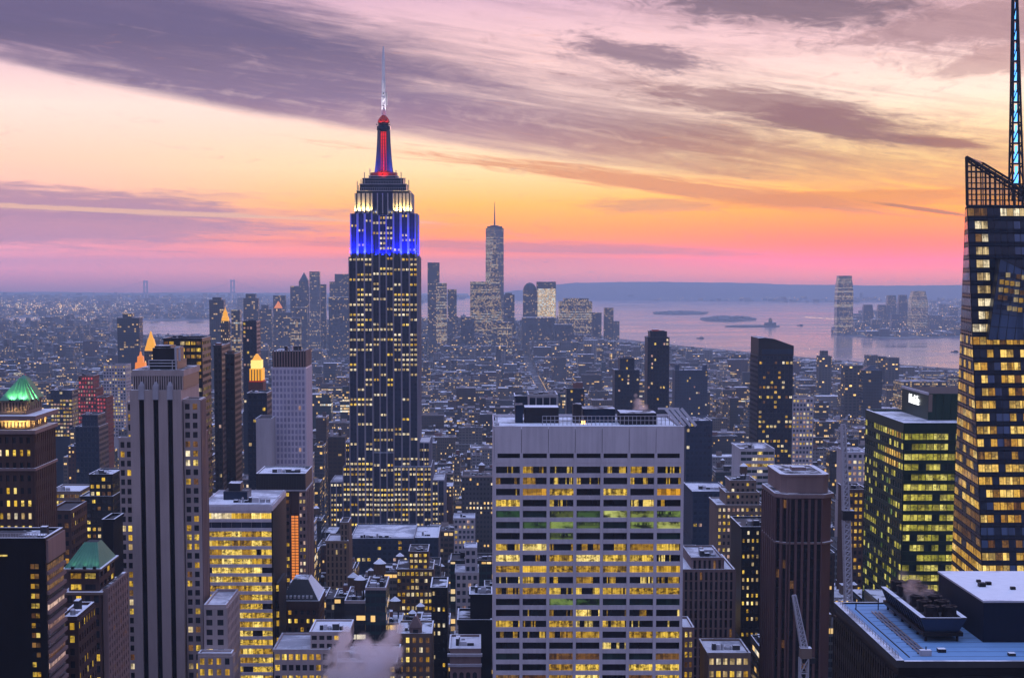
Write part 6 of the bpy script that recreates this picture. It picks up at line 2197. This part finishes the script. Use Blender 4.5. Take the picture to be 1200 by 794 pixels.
x_, y_ = ground(903, 382)
t = thing('island_building', 'small turreted building on the narrow breakwater strip', 'building', (x_, y_, 0))
mb = MB()
mb.box(x_ - 28, x_ + 28, y_, y_ + 25, 1, 18, 'far', 'roof', .4, 6)
mb.build('wall', t)
mb = MB()
mb.box(x_ - 8, x_ + 8, y_ + 2, y_ + 20, 18, 32, 'far', 'roof', .4, 6)
mb.loft(mb.rect(x_ - 9, x_ + 9, y_ + 1, y_ + 21), mb.rect(x_ - 1, x_ + 1, y_ + 10, y_ + 12), 32, 42, 'tar')
mb.build('turret', t)
# boats
for lab, px, py, L in (('small dark boat alone on the water before the islands', 821, 396, 30), ('tiny ferry near the narrow breakwater strip', 938, 381, 34), ('barge off the west point of land', 1119, 412, 26)):
    x_, y_ = ground(px, py)
    t = thing('boat', lab, 'boat', (x_, y_, -2))
    mb = MB()
    mb.loft([(x_ - L * .5, y_), (x_ + L * .42, y_ - 4), (x_ + L * .42, y_ + 4)], [(x_ - L * .6, y_), (x_ + L * .45, y_ - 5), (x_ + L * .45, y_ + 5)], -2.4, 1.2, 'darkmetal')
    mb.build('hull', t)
    mb = MB()
    mb.box(x_ - L * .1, x_ + L * .3, y_ - 3, y_ + 3, 1.21, 5.0, 'darkmetal', 'snow')
    mb.build('cabin', t)
# hills
def ridge(name, label, prof, Y, D, mat='shore'):
    mb = MB()
    rr = random.Random(len(prof))
    P_ = []
    for (a, pa), (b, pb) in zip(prof, prof[1:]):
        for k in range(12):
            f_ = k / 12
            P_.append((a + (b - a) * f_, pa + (pb - pa) * (3 * f_ ** 2 - 2 * f_ ** 3) + rr.uniform(-.25, .25)))
    rows = []
    for f_, hh in ((0, 0), (.12, .35), (.3, .75), (.5, 1.0), (.75, .6), (1.0, 0)):
        row = []
        for px, py in P_:
            x_, z_ = at(px, py, Y + D * .5)
            row.append((x_, Y + D * f_, max(0, z_) * hh * (1 + (rr.uniform(-.04, .04) if hh < 1 else 0)) - 2.5 * (hh == 0)))
        rows.append(row)
    for r0, r1 in zip(rows, rows[1:]):
        for i in range(len(r0) - 1):
            mb.poly([r0[i], r0[i + 1], r1[i + 1], r1[i]], mat)
    return tag(mb.build(name), label, 'hills', None, 'structure')


ridge('hills', 'long low blue hills across the harbour under the orange sky', [(560, 347), (610, 340), (640, 334), (680, 331), (760, 330), (850, 331), (940, 333.5), (1050, 334.5), (1130, 334), (1300, 335), (1600, 338)], 17000, 3500)
ridge('hills', 'faint low shore hills along the horizon to the east', [(-700, 342), (-200, 341), (60, 342), (180, 343.5), (300, 343), (420, 343.5), (560, 346)], 20600, 2800)

# bridge over the narrows
Y = 16800
t = thing('suspension_bridge', 'distant suspension bridge with two pale towers on the horizon', 'bridge', (at(220, 340, Y)[0], Y, 0))
Zb = lambda py: at(220, py, Y)[1]
Xb = lambda px: at(px, 335, Y)[0]
for px, pt in ((170.5, 328.5), (272.5, 327.5)):
    mb = MB()
    xx = Xb(px)
    for dx in (-15, 15):
        mb.box(xx + dx - 7, xx + dx + 7, Y, Y + 14, -2, Zb(pt), 'palemetal')
    for pz in (pt + .6, 336, 342):
        mb.box(xx - 22, xx + 22, Y + 1, Y + 13, Zb(pz) - 12, Zb(pz) + .5, 'palemetal')
    mb.build('tower', t)
mb = MB()
pr = [(80, 347), (120, 345.5), (170.5, 343.5), (220, 342.4), (272.5, 343.2), (320, 345.5), (350, 347)]
for (a, pa), (b, pb) in zip(pr, pr[1:]):
    mb.bar((Xb(a), Y + 7, Zb(pa)), (Xb(b), Y + 7, Zb(pb)), 3.0, 'palemetal')
mb.build('deck', t)
mb = MB()
cab = [(90 + (170.5 - 90) * k / 6, 346 - (346 - 329) * (k / 6) ** 1.5) for k in range(7)] + [(170.5 + 102 * k / 14, 329 + 12.4 * (1 - (2 * k / 14 - 1) ** 2)) for k in range(1, 14)] + [(272.5, 328)] + [(272.5 + 60 * k / 6, 328 + 18 * (1 - (1 - k / 6) ** 1.5)) for k in range(1, 7)]
for (a, pa), (b, pb) in zip(cab, cab[1:]):
    mb.bar((Xb(a), Y + 7, Zb(pa)), (Xb(b), Y + 7, Zb(pb)), 1.1, 'palemetal')
mb.build('cable', t)

# cranes
def lattice(mb, p, q, w0, w1, n_, mat, r_=.13):
    p, q = Vector(p), Vector(q)
    d = (q - p)
    s_ = d.normalized().cross(Vector((0, 1, 0.01))).normalized()
    u_ = d.normalized().cross(s_).normalized()
    C = lambda f_, a, b: p + d * f_ + (s_ * a + u_ * b) * (w0 + (w1 - w0) * f_)
    cs = ((-1, -1), (1, -1), (1, 1), (-1, 1))
    for k in range(n_):
        f0, f1 = k / n_, (k + 1) / n_
        for i in range(4):
            mb.bar(C(f0, *cs[i]), C(f1, *cs[i]), r_ * 1.5, mat)
            mb.bar(C(f0, *cs[i]), C(f1, *cs[(i + 1) % 4]), r_, mat)
            mb.bar(C(f1, *cs[i]), C(f1, *cs[(i + 1) % 4]), r_, mat)


Y = 560
Q = lambda px, py, y=Y: (at(px, py, y)[0], y, at(px, py, y)[1])
t = thing('tower_crane', 'tall pale lattice crane mast rising beside the green glass tower', 'crane', (Q(994, 700)[0], Y, 0))
mb = MB()
a = Vector(Q(994, 702))
lattice(mb, (a.x, Y, 0), Q(994, 702), 1.1, 1.1, 30, 'palemetal')
lattice(mb, Q(994, 702), Q(991.5, 600), 1.0, 1.0, 16, 'palemetal', .16)
mb.build('mast', t)
mb = MB()
lattice(mb, Q(991.5, 599.8), Q(988, 497), .95, .5, 16, 'palemetal', .16)
mb.build('jib', t)
mb = MB()
c = Vector(Q(992.5, 603))
mb.box(c.x - 1.6, c.x + 2.2, Y - 1.6, Y + 1.6, c.z - 1.6, c.z + 1.6, 'darkmetal', 'snow')
mb.build('cab', t)
Y = 520
t = thing('luffing_crane', 'pale lattice crane jib leaning in front of the brown ribbed tower', 'crane', (at(942, 790, Y)[0], Y, 0))
mb = MB()
c = Vector(Q(942, 770, Y))
lattice(mb, (c.x, Y, 0), (c.x, Y, c.z), 1.2, 1.2, 30, 'palemetal')
mb.build('mast', t)
mb = MB()
lattice(mb, Q(943, 762, Y), Q(930.5, 697, Y), .95, .45, 13, 'palemetal', .13)
mb.build('jib', t)
mb = MB()
mb.box(c.x - 1.3, c.x + 2.2, Y - 1.5, Y + 1.5, c.z, c.z + 3.2, 'buffbrick', 'snow')
mb.box(c.x - .4, c.x + 3.4, Y - 1.2, Y + 1.2, c.z - 1.6, c.z - .01, 'darkmetal')
mb.build('cab', t)
mb = MB()
mb.bar(Q(944.5, 757, Y), Q(931, 698, Y), .06, 'steel')
mb.build('hoist_rope', t)

# ------------------------------------------------------------------ the city: blocks between the avenues
rng = random.Random(2024)


def inside(x, y, poly):
    c = False
    j = len(poly) - 1
    for i in range(len(poly)):
        xi, yi = poly[i]
        xj, yj = poly[j]
        if (yi > y) != (yj > y) and x < (xj - xi) * (y - yi) / (yj - yi) + xi:
            c = not c
        j = i
    return c


CITY = []                     # x0, x1, y0, y1, height, material, seed


def height_for(x, y):
    q = rng.random()
    if y < 1150:
        h = 260 - (rng.triangular(610, 800, 690) - 321) * y / 2000
        return max(24, h)
    if y < 1900:
        h = rng.lognormvariate(math.log(40), .42)
        return min(h, 85) if q > .045 else rng.uniform(70, 125)
    if y < 2700:
        h = rng.lognormvariate(math.log(31), .42)
        return min(h, 65) if q > .035 else rng.uniform(60, 105)
    if y < 4700:
        h = rng.lognormvariate(math.log(19), .35)
        return min(h, 40) if q > .03 else rng.uniform(38, 75)
    d = math.hypot((x - 40) / 650, (y - 6000) / 900)
    if d < 1:
        return rng.uniform(35, 60) + 75 * max(0, 1 - d) * rng.random()
    h = rng.lognormvariate(math.log(24), .4)
    return min(h, 55) if q > .06 else rng.uniform(45, 80)


def allowed(x0, x1, y0, y1, h):
    """Lower the block until it hides no landmark behind it; None where it cannot stand."""
    for a, b, c, d in FOOT:
        if x0 < b + 1 and x1 > a - 1 and y0 < d + 1 and y1 > c - 1:
            return None
    z = h
    pa, pb = proj(x0, y0, h)[0], proj(x1, y0, h)[0]
    pc, pd = proj(x0, y1, h)[0], proj(x1, y1, h)[0]
    lo, hi = min(pa, pc), max(pb, pd)
    if hi < -60 or lo > 1260:
        return None
    for a, b, pt, pl, Y in HERO:
        if Y > y0 and lo < b - .5 and hi > a + .5:
            for ye in (y0, y1):
                zl = at((lo + hi) / 2, pl, ye)[1]
                z = min(z, zl)
            if z < 7:
                return None
    pm = (lo + hi) / 2
    if 158 < pm < 254 and y0 > 2500:          # and so does the reach of the river to the east
        z = min(z, at(pm, 394 + 2 * math.sin(pm), y1)[1])
        if z < 5:
            return None
    if 690 < pm < 1135 and y0 > 1400:       # the harbour stays in view over the west side roofs
        line = float(np.interp(pm, [690, 720, 800, 960, 1135], [394, 399, 407, 421, 434])) + 4 * math.sin(pm * 1.7) ** 2
        z = min(z, at(pm, line, y1)[1])
        if z < 6:
            return None
    return z


def pick_mat(y, h):
    q = rng.random()
    if y > 4000:
        return 'far' if q < .75 or h < 35 else 'far_glass'
    if h > 75:
        return rng.choice(['curtain', 'curtain_tall', 'masonry', 'ribbon', 'masonry_pair'])
    return 'masonry' if q < .36 else 'masonry_pair' if q < .58 else 'loft' if q < .82 else 'ribbon' if q < .92 else 'curtain'


AVE = [-150 + 280 * k for k in range(-24, 12)]
y = 640.0
while y < 8200:
    far = y > 3000
    for a in AVE:
        xa, xb = a + 15, a + 265
        lim = .36 * y + 150
        if xb < -lim or xa > lim:
            continue
        for row in (0, 1):
            ya = y + 9 + row * 31.5
            x = xa
            while x < xb - 6:
                wd = rng.choice([8, 9, 11, 13, 16, 20, 24] if y < 1400 else [8, 10, 12, 15, 18, 22, 26, 32, 40]) * (1.25 if far else 1)
                if xb - x - wd < 7:
                    wd = xb - x
                if inside(x + wd / 2, ya + 15, MAN) and inside(x, ya + 30, MAN) and inside(x + wd, ya + 30, MAN):
                    h = height_for(x, ya)
                    dep = 30 - rng.choice([0, 0, 2, 5, 9])
                    oy = 0 if row == 0 else 30 - dep
                    z = allowed(x, x + wd, ya + oy, ya + oy + dep, h)
                    if z and z > 6:
                        CITY.append((x, x + wd - .05, ya + oy, ya + oy + dep, z, pick_mat(ya, z), rng.random()))
                x += wd
    y += 80.0 if not far else 80

# which of them show largest: painter's count on a coarse grid, nearest first
W_, H_ = 600, 397
cover = np.zeros((H_, W_), bool)
items = [('c', i, c[2]) for i, c in enumerate(CITY)] + [('h', i, h_[4]) for i, h_ in enumerate(HERO)]
items.sort(key=lambda q: q[2])
seen = np.zeros(len(CITY))
spot = {}
for kind, i, _y in items:
    if kind == 'h':
        a, b, pt, pl, _ = HERO[i]
        cover[max(0, int(pt / 2)):max(0, int(min(pl, 794) / 2)), max(0, int(a / 2)):max(0, int(b / 2))] = True
        continue
    x0, x1, y0, y1, z, _m, _s = CITY[i]
    p = [proj(x0, y0, z), proj(x1, y0, z), proj(x0, y1, z), proj(x1, y1, z), proj(x0, y0, 0)]
    r0, r1 = max(0, int(min(q[1] for q in p[:4]) / 2)), max(0, min(H_, int(p[4][1] / 2) + 1))
    c0, c1 = max(0, int(min(q[0] for q in p) / 2)), max(0, min(W_, int(max(q[0] for q in p) / 2) + 1))
    if r1 > r0 and c1 > c0:
        sub = cover[r0:r1, c0:c1]
        free = ~sub
        seen[i] = free.sum()
        if seen[i]:
            rr_, cc_ = np.nonzero(free)
            spot[i] = ((cc_.mean() + c0) * 2, (rr_.mean() + r0) * 2)
        sub[:] = True
order = np.argsort(-seen)
SOLO = [int(i) for i in order[:250] if seen[i] > 0]
solo = set(SOLO)
REST = [i for i in range(len(CITY)) if i not in solo]


def city_body(mb, c, rs):
    x0, x1, y0, y1, z, mt, sd_ = c
    top = 'roof'
    if rs.random() < .3 and z > 30 and (x1 - x0) > 12:
        f_ = rs.uniform(.6, .85)
        e = (x1 - x0) * rs.uniform(.08, .2)
        mb.box(x0, x1, y0, y1, 0, z * f_, mt, top, sd_, 3)
        mb.box(x0 + e, x1 - e, y0 + 2.5, y1 - 3, z * f_ + .01, z, mt, top, sd_, 3)
        return x0 + e, x1 - e, y0 + 2.5, y1 - 3
    mb.box(x0, x1, y0, y1, 0, z, mt, top, sd_, 3)
    return x0, x1, y0, y1


# ---- individual buildings
NEARBY = [('tallest tower', 448, 400, 1280), ('pale office slab', 690, 640, 540), ('striped stone tower', 180, 600, 560), ('yellow glowing block', 285, 690, 660), ('green pyramid tower', 20, 520, 450),
          ('lavender glass tower', 340, 480, 920), ('slant-topped tower', 905, 470, 1250), ('black sky tower', 771, 440, 1500), ('brown ribbed tower', 945, 680, 600), ('green glass tower', 1075, 590, 680),
          ('dark slab tower', 218, 480, 900), ('broad snowy roof', 448, 625, 1050), ('steam cloud', 428, 770, 600), ('mansard building', 350, 720, 700), ('ribbed brown block', 830, 720, 620),
          ('yellow-dotted dark tower', 890, 670, 700), ('green blue lit block', 887, 560, 1000), ('white columned block', 637, 478, 800), ('stone setback block', 868, 600, 850), ('stepped dark blue tower', 735, 450, 1700),
          ('dished-top tower', 810, 460, 2200), ('red lit tower', 105, 480, 1500), ('green hip roof', 92, 655, 400), ('lattice crane', 990, 600, 560), ('spired far tower', 580, 380, 5900), ('gold lit far face', 640, 370, 6100),
          ('harbour water', 900, 400, 5500), ('black dotted tower', 514, 740, 700), ('brick arches', 545, 770, 560), ('black rooftop cube', 490, 680, 920), ('low snowy-roof block', 833, 590, 1000), ('blue slim block', 547, 690, 800)]
SIZE = lambda h: 'low' if h < 25 else 'mid-rise' if h < 55 else 'tall'
solo_rows = []
for i in SOLO:
    x0, x1, y0, y1, z, mt, sd_ = CITY[i]
    px, py = spot[i]
    nm = min(NEARBY, key=lambda q: math.hypot(px - q[1], (py - q[2]) * 1.3))
    dx, dy = px - nm[1], py - nm[2]
    nearer = y0 < nm[3]
    rel = ('left of the ' if dx < -14 else 'right of the ' if dx > 14 else 'in front of the ' if nearer else 'behind the ') + nm[0]
    pal = GLASSES if mt.startswith(('curtain', 'far_glass')) else PALETTE
    colr = pal[min(7, int(sd_ * 8))][0]
    solo_rows.append([i, f'{SIZE(z)} {colr} {KIND_WORD[mt]} building', rel, px, py])
ORD = ['', 'second ', 'third ', 'fourth ', 'fifth ', 'sixth ', 'seventh ', 'eighth ', 'ninth ', 'tenth ']
by = {}
for r in solo_rows:
    by.setdefault((r[1], r[2]), []).append(r)
label_of = {}
for (a, b), rows in by.items():
    if len(rows) == 1:
        label_of[rows[0][0]] = f'{a} {b}'
    else:
        rows.sort(key=lambda r: r[4], reverse=True)
        for k, r in enumerate(rows):
            label_of[r[0]] = f'{a} {b}, {ORD[min(k, 9)]}nearest of {len(rows) if len(rows) > 9 else ["two", "three", "four", "five", "six", "seven", "eight", "nine"][len(rows) - 2]}'
for i in SOLO:
    c = CITY[i]
    x0, x1, y0, y1, z, mt, sd_ = c
    rs = random.Random(i)
    mb = MB()
    a0, a1, b0, b1 = city_body(mb, c, rs)
    ob = mb.build('city_building')
    tag(ob, label_of[i], 'building', 'city blocks between the landmarks')
    if y0 > 3000 or seen[i] < 14:
        continue
    roof_part(ob, a0, a1, b0, b1, z, 'tar' if rs.random() < .5 else 'greystone', 'roof', rs.uniform(.6, 1.3), .4, seed=rs.random())
    w_, d_ = a1 - a0, b1 - b0
    hb = rs.uniform(3, 5.5)
    if w_ > 7:
        bx, by_ = a0 + w_ * rs.uniform(.15, .5), b0 + d_ * rs.uniform(.3, .6)
        bulkhead(ob, bx, bx + min(w_ * .35, rs.uniform(3, 9)), by_, by_ + min(d_ * .3, rs.uniform(3, 8)), z + .16, z + hb, rs.choice(['buffbrick', 'greystone', 'redbrick', 'plaster', 'brownstone', 'darkmetal']))
        if rs.random() < .6 and y0 < 2300:
            water_tank(ob, a0 + w_ * rs.uniform(.6, .8), b0 + d_ * rs.uniform(.3, .75), z + .16, rs.uniform(.8, 1.2))
        if y0 < 1700:
            clutter(ob, a0, a1, b0, b1, z, rs.randint(5, 14))

# ---- everything else in the carpet of roofs
mb = MB()
for i in REST:
    c = CITY[i]
    rs = random.Random(i)
    if seen[i] == 0 and rs.random() < .35:
        continue
    a0, a1, b0, b1 = city_body(mb, c, rs)
    z = c[4]
    w_, d_ = a1 - a0, b1 - b0
    if w_ > 9 and rs.random() < .75:
        bx, by_ = a0 + w_ * rs.uniform(.1, .6), b0 + d_ * rs.uniform(.2, .6)
        mb.box(bx, bx + w_ * rs.uniform(.15, .35), by_, by_ + d_ * rs.uniform(.15, .35), z, z + rs.uniform(2.5, 6), rs.choice(['greystone', 'buffbrick', 'plaster', 'tar']), 'roof', rs.random())
    if c[2] < 2600 and rs.random() < .4:
        tx, ty = a0 + w_ * rs.uniform(.5, .8), b0 + d_ * rs.uniform(.3, .7)
        mb.lathe(tx, ty, [(1.7, z + 2.5), (1.7, z + 5.6)], 'wood', 8)
        mb.lathe(tx, ty, [(1.9, z + 5.6), (.1, z + 7)], 'snow', 8)
        mb.box(tx - 1.2, tx + 1.2, ty - 1.2, ty + 1.2, z, z + 2.5, 'darkmetal')
tag(mb.build('distant_city_blocks'), 'dense carpet of smaller buildings filling the streets to the harbour', 'city blocks', None, 'stuff')

# ---- the far shores
mb = MB()
for k in range(5200):
    if k < 3600:
        px, py = rng.uniform(-120, 600), 346 + 28 * rng.random() ** 1.5
        x, y = ground(px, py)
        ok = inside(x, y, BRK)
    elif k < 4700:
        px, py = rng.uniform(975, 1300), rng.uniform(354, 395)
        x, y = ground(px, py)
        ok = inside(x, y, JER)
    else:
        px, py = rng.uniform(700, 1300), rng.uniform(347, 354)
        x, y = ground(px, py)
        ok = inside(x, y, BAY)
    if not ok or y > 20000:
        continue
    h = rng.lognormvariate(math.log(16), .5)
    if rng.random() < .03:
        h = rng.uniform(35, 80)
    if k < 3600 and h > 60 and y > 12000:
        h = 50
    zl = h
    for a, b, pt, pl, Y in HERO:
        if Y > y and a < px < b:
            zl = min(zl, max(8, at(px, pl, y)[1]))
    wd = rng.uniform(18, 60)
    mb.box(x - wd / 2, x + wd / 2, y, y + rng.uniform(18, 60), 0, min(h, zl), 'far' if rng.random() < .85 else 'far_glass', 'roof', rng.random(), 6)
tag(mb.build('far_shore_buildings'), 'hazy low buildings spread over the far shores', 'city blocks', None, 'stuff')

# ---- lamps: streets and far shores
mb = MB()


def lamp(x, y, z, s, mt):
    mb.loft(mb.rect(x - s, x + s, y - s, y + s), mb.rect(x - s * .4, x + s * .4, y - s * .4, y + s * .4), z, z + 1.5 * s, mt)


for k in range(2700):
    q = rng.random()
    if q < .40:
        px, py = rng.gauss(60, 60), rng.choice([rng.gauss(362, 3), rng.gauss(366, 8), rng.gauss(374, 6)])
    elif q < .62:
        px, py = rng.uniform(0, 560), rng.uniform(349, 372)
    elif q < .80:
        px, py = rng.uniform(975, 1130), rng.uniform(354, 394)
    else:
        px, py = rng.triangular(740, 1130, 940), rng.gauss(350, 1.3)
    x, y = ground(px, max(347, py))
    if not (inside(x, y, BRK) or inside(x, y, JER) or inside(x, y, BAY) or inside(x, y, MAN)):
        continue
    lamp(x, y, rng.uniform(12, 30), y / 2000 * rng.uniform(.12, .46), rng.choice(['lamp_warm', 'lamp_warm', 'lamp_warm', 'lamp_white']))
for k in range(60):                          # a lit crossing and the waterfront road
    f_ = k / 60
    for a, b in (((96, 391), (134, 371)), ((95, 379), (168, 377)), ((940, 377), (985, 380))):
        x, y = ground(a[0] + (b[0] - a[0]) * f_, a[1] + (b[1] - a[1]) * f_)
        lamp(x, y, 26, y / 2000 * rng.uniform(.12, .34), 'lamp_warm' if rng.random() < .8 else 'lamp_white')
for a in AVE:                                # avenue lamps
    yy = 700
    while yy < 4200:
        for dx in (-10, 10):
            if abs(a) < .36 * yy and inside(a + dx, yy, MAN):
                lamp(a + dx, yy, 8.5, .62, 'lamp_warm')
        yy += 38
for k in range(7000):                        # signs, entrances and yard lamps among the low blocks
    yy = rng.uniform(1300, 6200)
    xx = rng.uniform(-.33, .33) * yy
    if inside(xx, yy, MAN):
        lamp(xx, yy, rng.uniform(10, 30), yy / 2000 * min(.42, .07 + rng.expovariate(14)), rng.choice(['lamp_warm', 'lamp_white', 'lamp_white', 'lamp_warm', 'lamp_red'] if rng.random() < .3 else ['lamp_warm', 'lamp_white']))
tag(mb.build('street_lights'), 'countless small warm lamps along streets and far shores', 'lights', None, 'stuff')

# ------------------------------------------------------------------ steam and air
def steam(label, blobs, Y, dens, scale, color=(1.0, .97, .98)):
    """A cloud of vapour: soft blobs (px, py, radius in px), ragged by noise, in a closed box."""
    P_ = [(at(a, b, Y)[0], at(a, b, Y)[1], r_ * Y / F) for a, b, r_ in blobs]
    x0, x1 = min(p[0] - p[2] * 1.5 for p in P_), max(p[0] + p[2] * 1.5 for p in P_)
    z0, z1 = min(p[1] - p[2] * 1.5 for p in P_), max(p[1] + p[2] * 1.5 for p in P_)
    rm = max(p[2] for p in P_) * 1.5
    m, n = new_mat('steam')
    o = n.new('ShaderNodeTexCoord').outputs['Object']
    x, y, z = n.sep(o)
    nz = n.noise(o, scale, 6.0, .62, .7)
    tot = None
    for px_, pz_, r_ in P_:
        d = n.m('SQRT', n.add(n.add(n.mul(n.sub(x, px_), n.sub(x, px_)), n.mul(n.sub(z, pz_), n.sub(z, pz_))), n.mul(n.mul(n.sub(y, Y), n.sub(y, Y)), 1.0)))
        g = n.sub(1.0, n.m('DIVIDE', d, r_))
        tot = g if tot is None else n.m('SMOOTH_MAX', tot, g, .3)
    den = n.step(n.add(tot, n.mul(n.sub(nz, .5), 2.9)), .08, .55, 0, dens)
    v = n.new('ShaderNodeVolumePrincipled')
    n.put(v.inputs['Color'], (*color, 1))
    n.put(v.inputs['Density'], den)
    v.inputs['Anisotropy'].default_value = .6
    oo = n.new('ShaderNodeOutputMaterial')
    n.t.links.new(v.outputs[0], oo.inputs['Volume'])
    m.cycles.volume_step_rate = .4
    M['steam_' + label] = m
    mb = MB()
    mb.box(x0, x1, Y - rm, Y + rm, z0, z1, 'steam_' + label)
    tag(mb.build('steam_plume'), label, 'steam', None, 'stuff')


steam('pinkish white steam cloud billowing at the bottom beside the grey block', [(410, 790, 30), (440, 786, 30), (400, 766, 20), (425, 764, 22), (453, 764, 20), (405, 748, 13), (460, 748, 13), (468, 735, 9), (407, 738, 8)], 545, .42, .15)
steam('small pink steam puff over the pale slab roof', [(748, 490, 13), (752, 481, 9), (748, 470, 7), (745, 463, 4)], 590, .22, .30)
steam('thin steam drifting above the cooling tower fans', [(1075, 700, 15), (1068, 684, 12), (1090, 694, 12), (1058, 675, 9), (1105, 706, 9)], 330, .13, .35)
steam('thin wisp of steam in the street left of the dark cube', [(531, 724, 6), (532, 735, 7), (533, 746, 6)], 690, .10, .35)

flush_windows()

m, n = new_mat('haze')
v = n.new('ShaderNodeVolumePrincipled')
n.put(v.inputs['Color'], HAZE_COLOR)
v.inputs['Density'].default_value = HAZE_DENSITY
v.inputs['Anisotropy'].default_value = .25
oo = n.new('ShaderNodeOutputMaterial')
n.t.links.new(v.outputs[0], oo.inputs['Volume'])
M['haze'] = m
mb = MB()
mb.box(-9800, 9800, -1800, FAR + 300, -4.5, 460, 'haze')
tag(mb.build('haze'), 'thin violet evening haze filling the air over the city', 'haze', None, 'stuff')
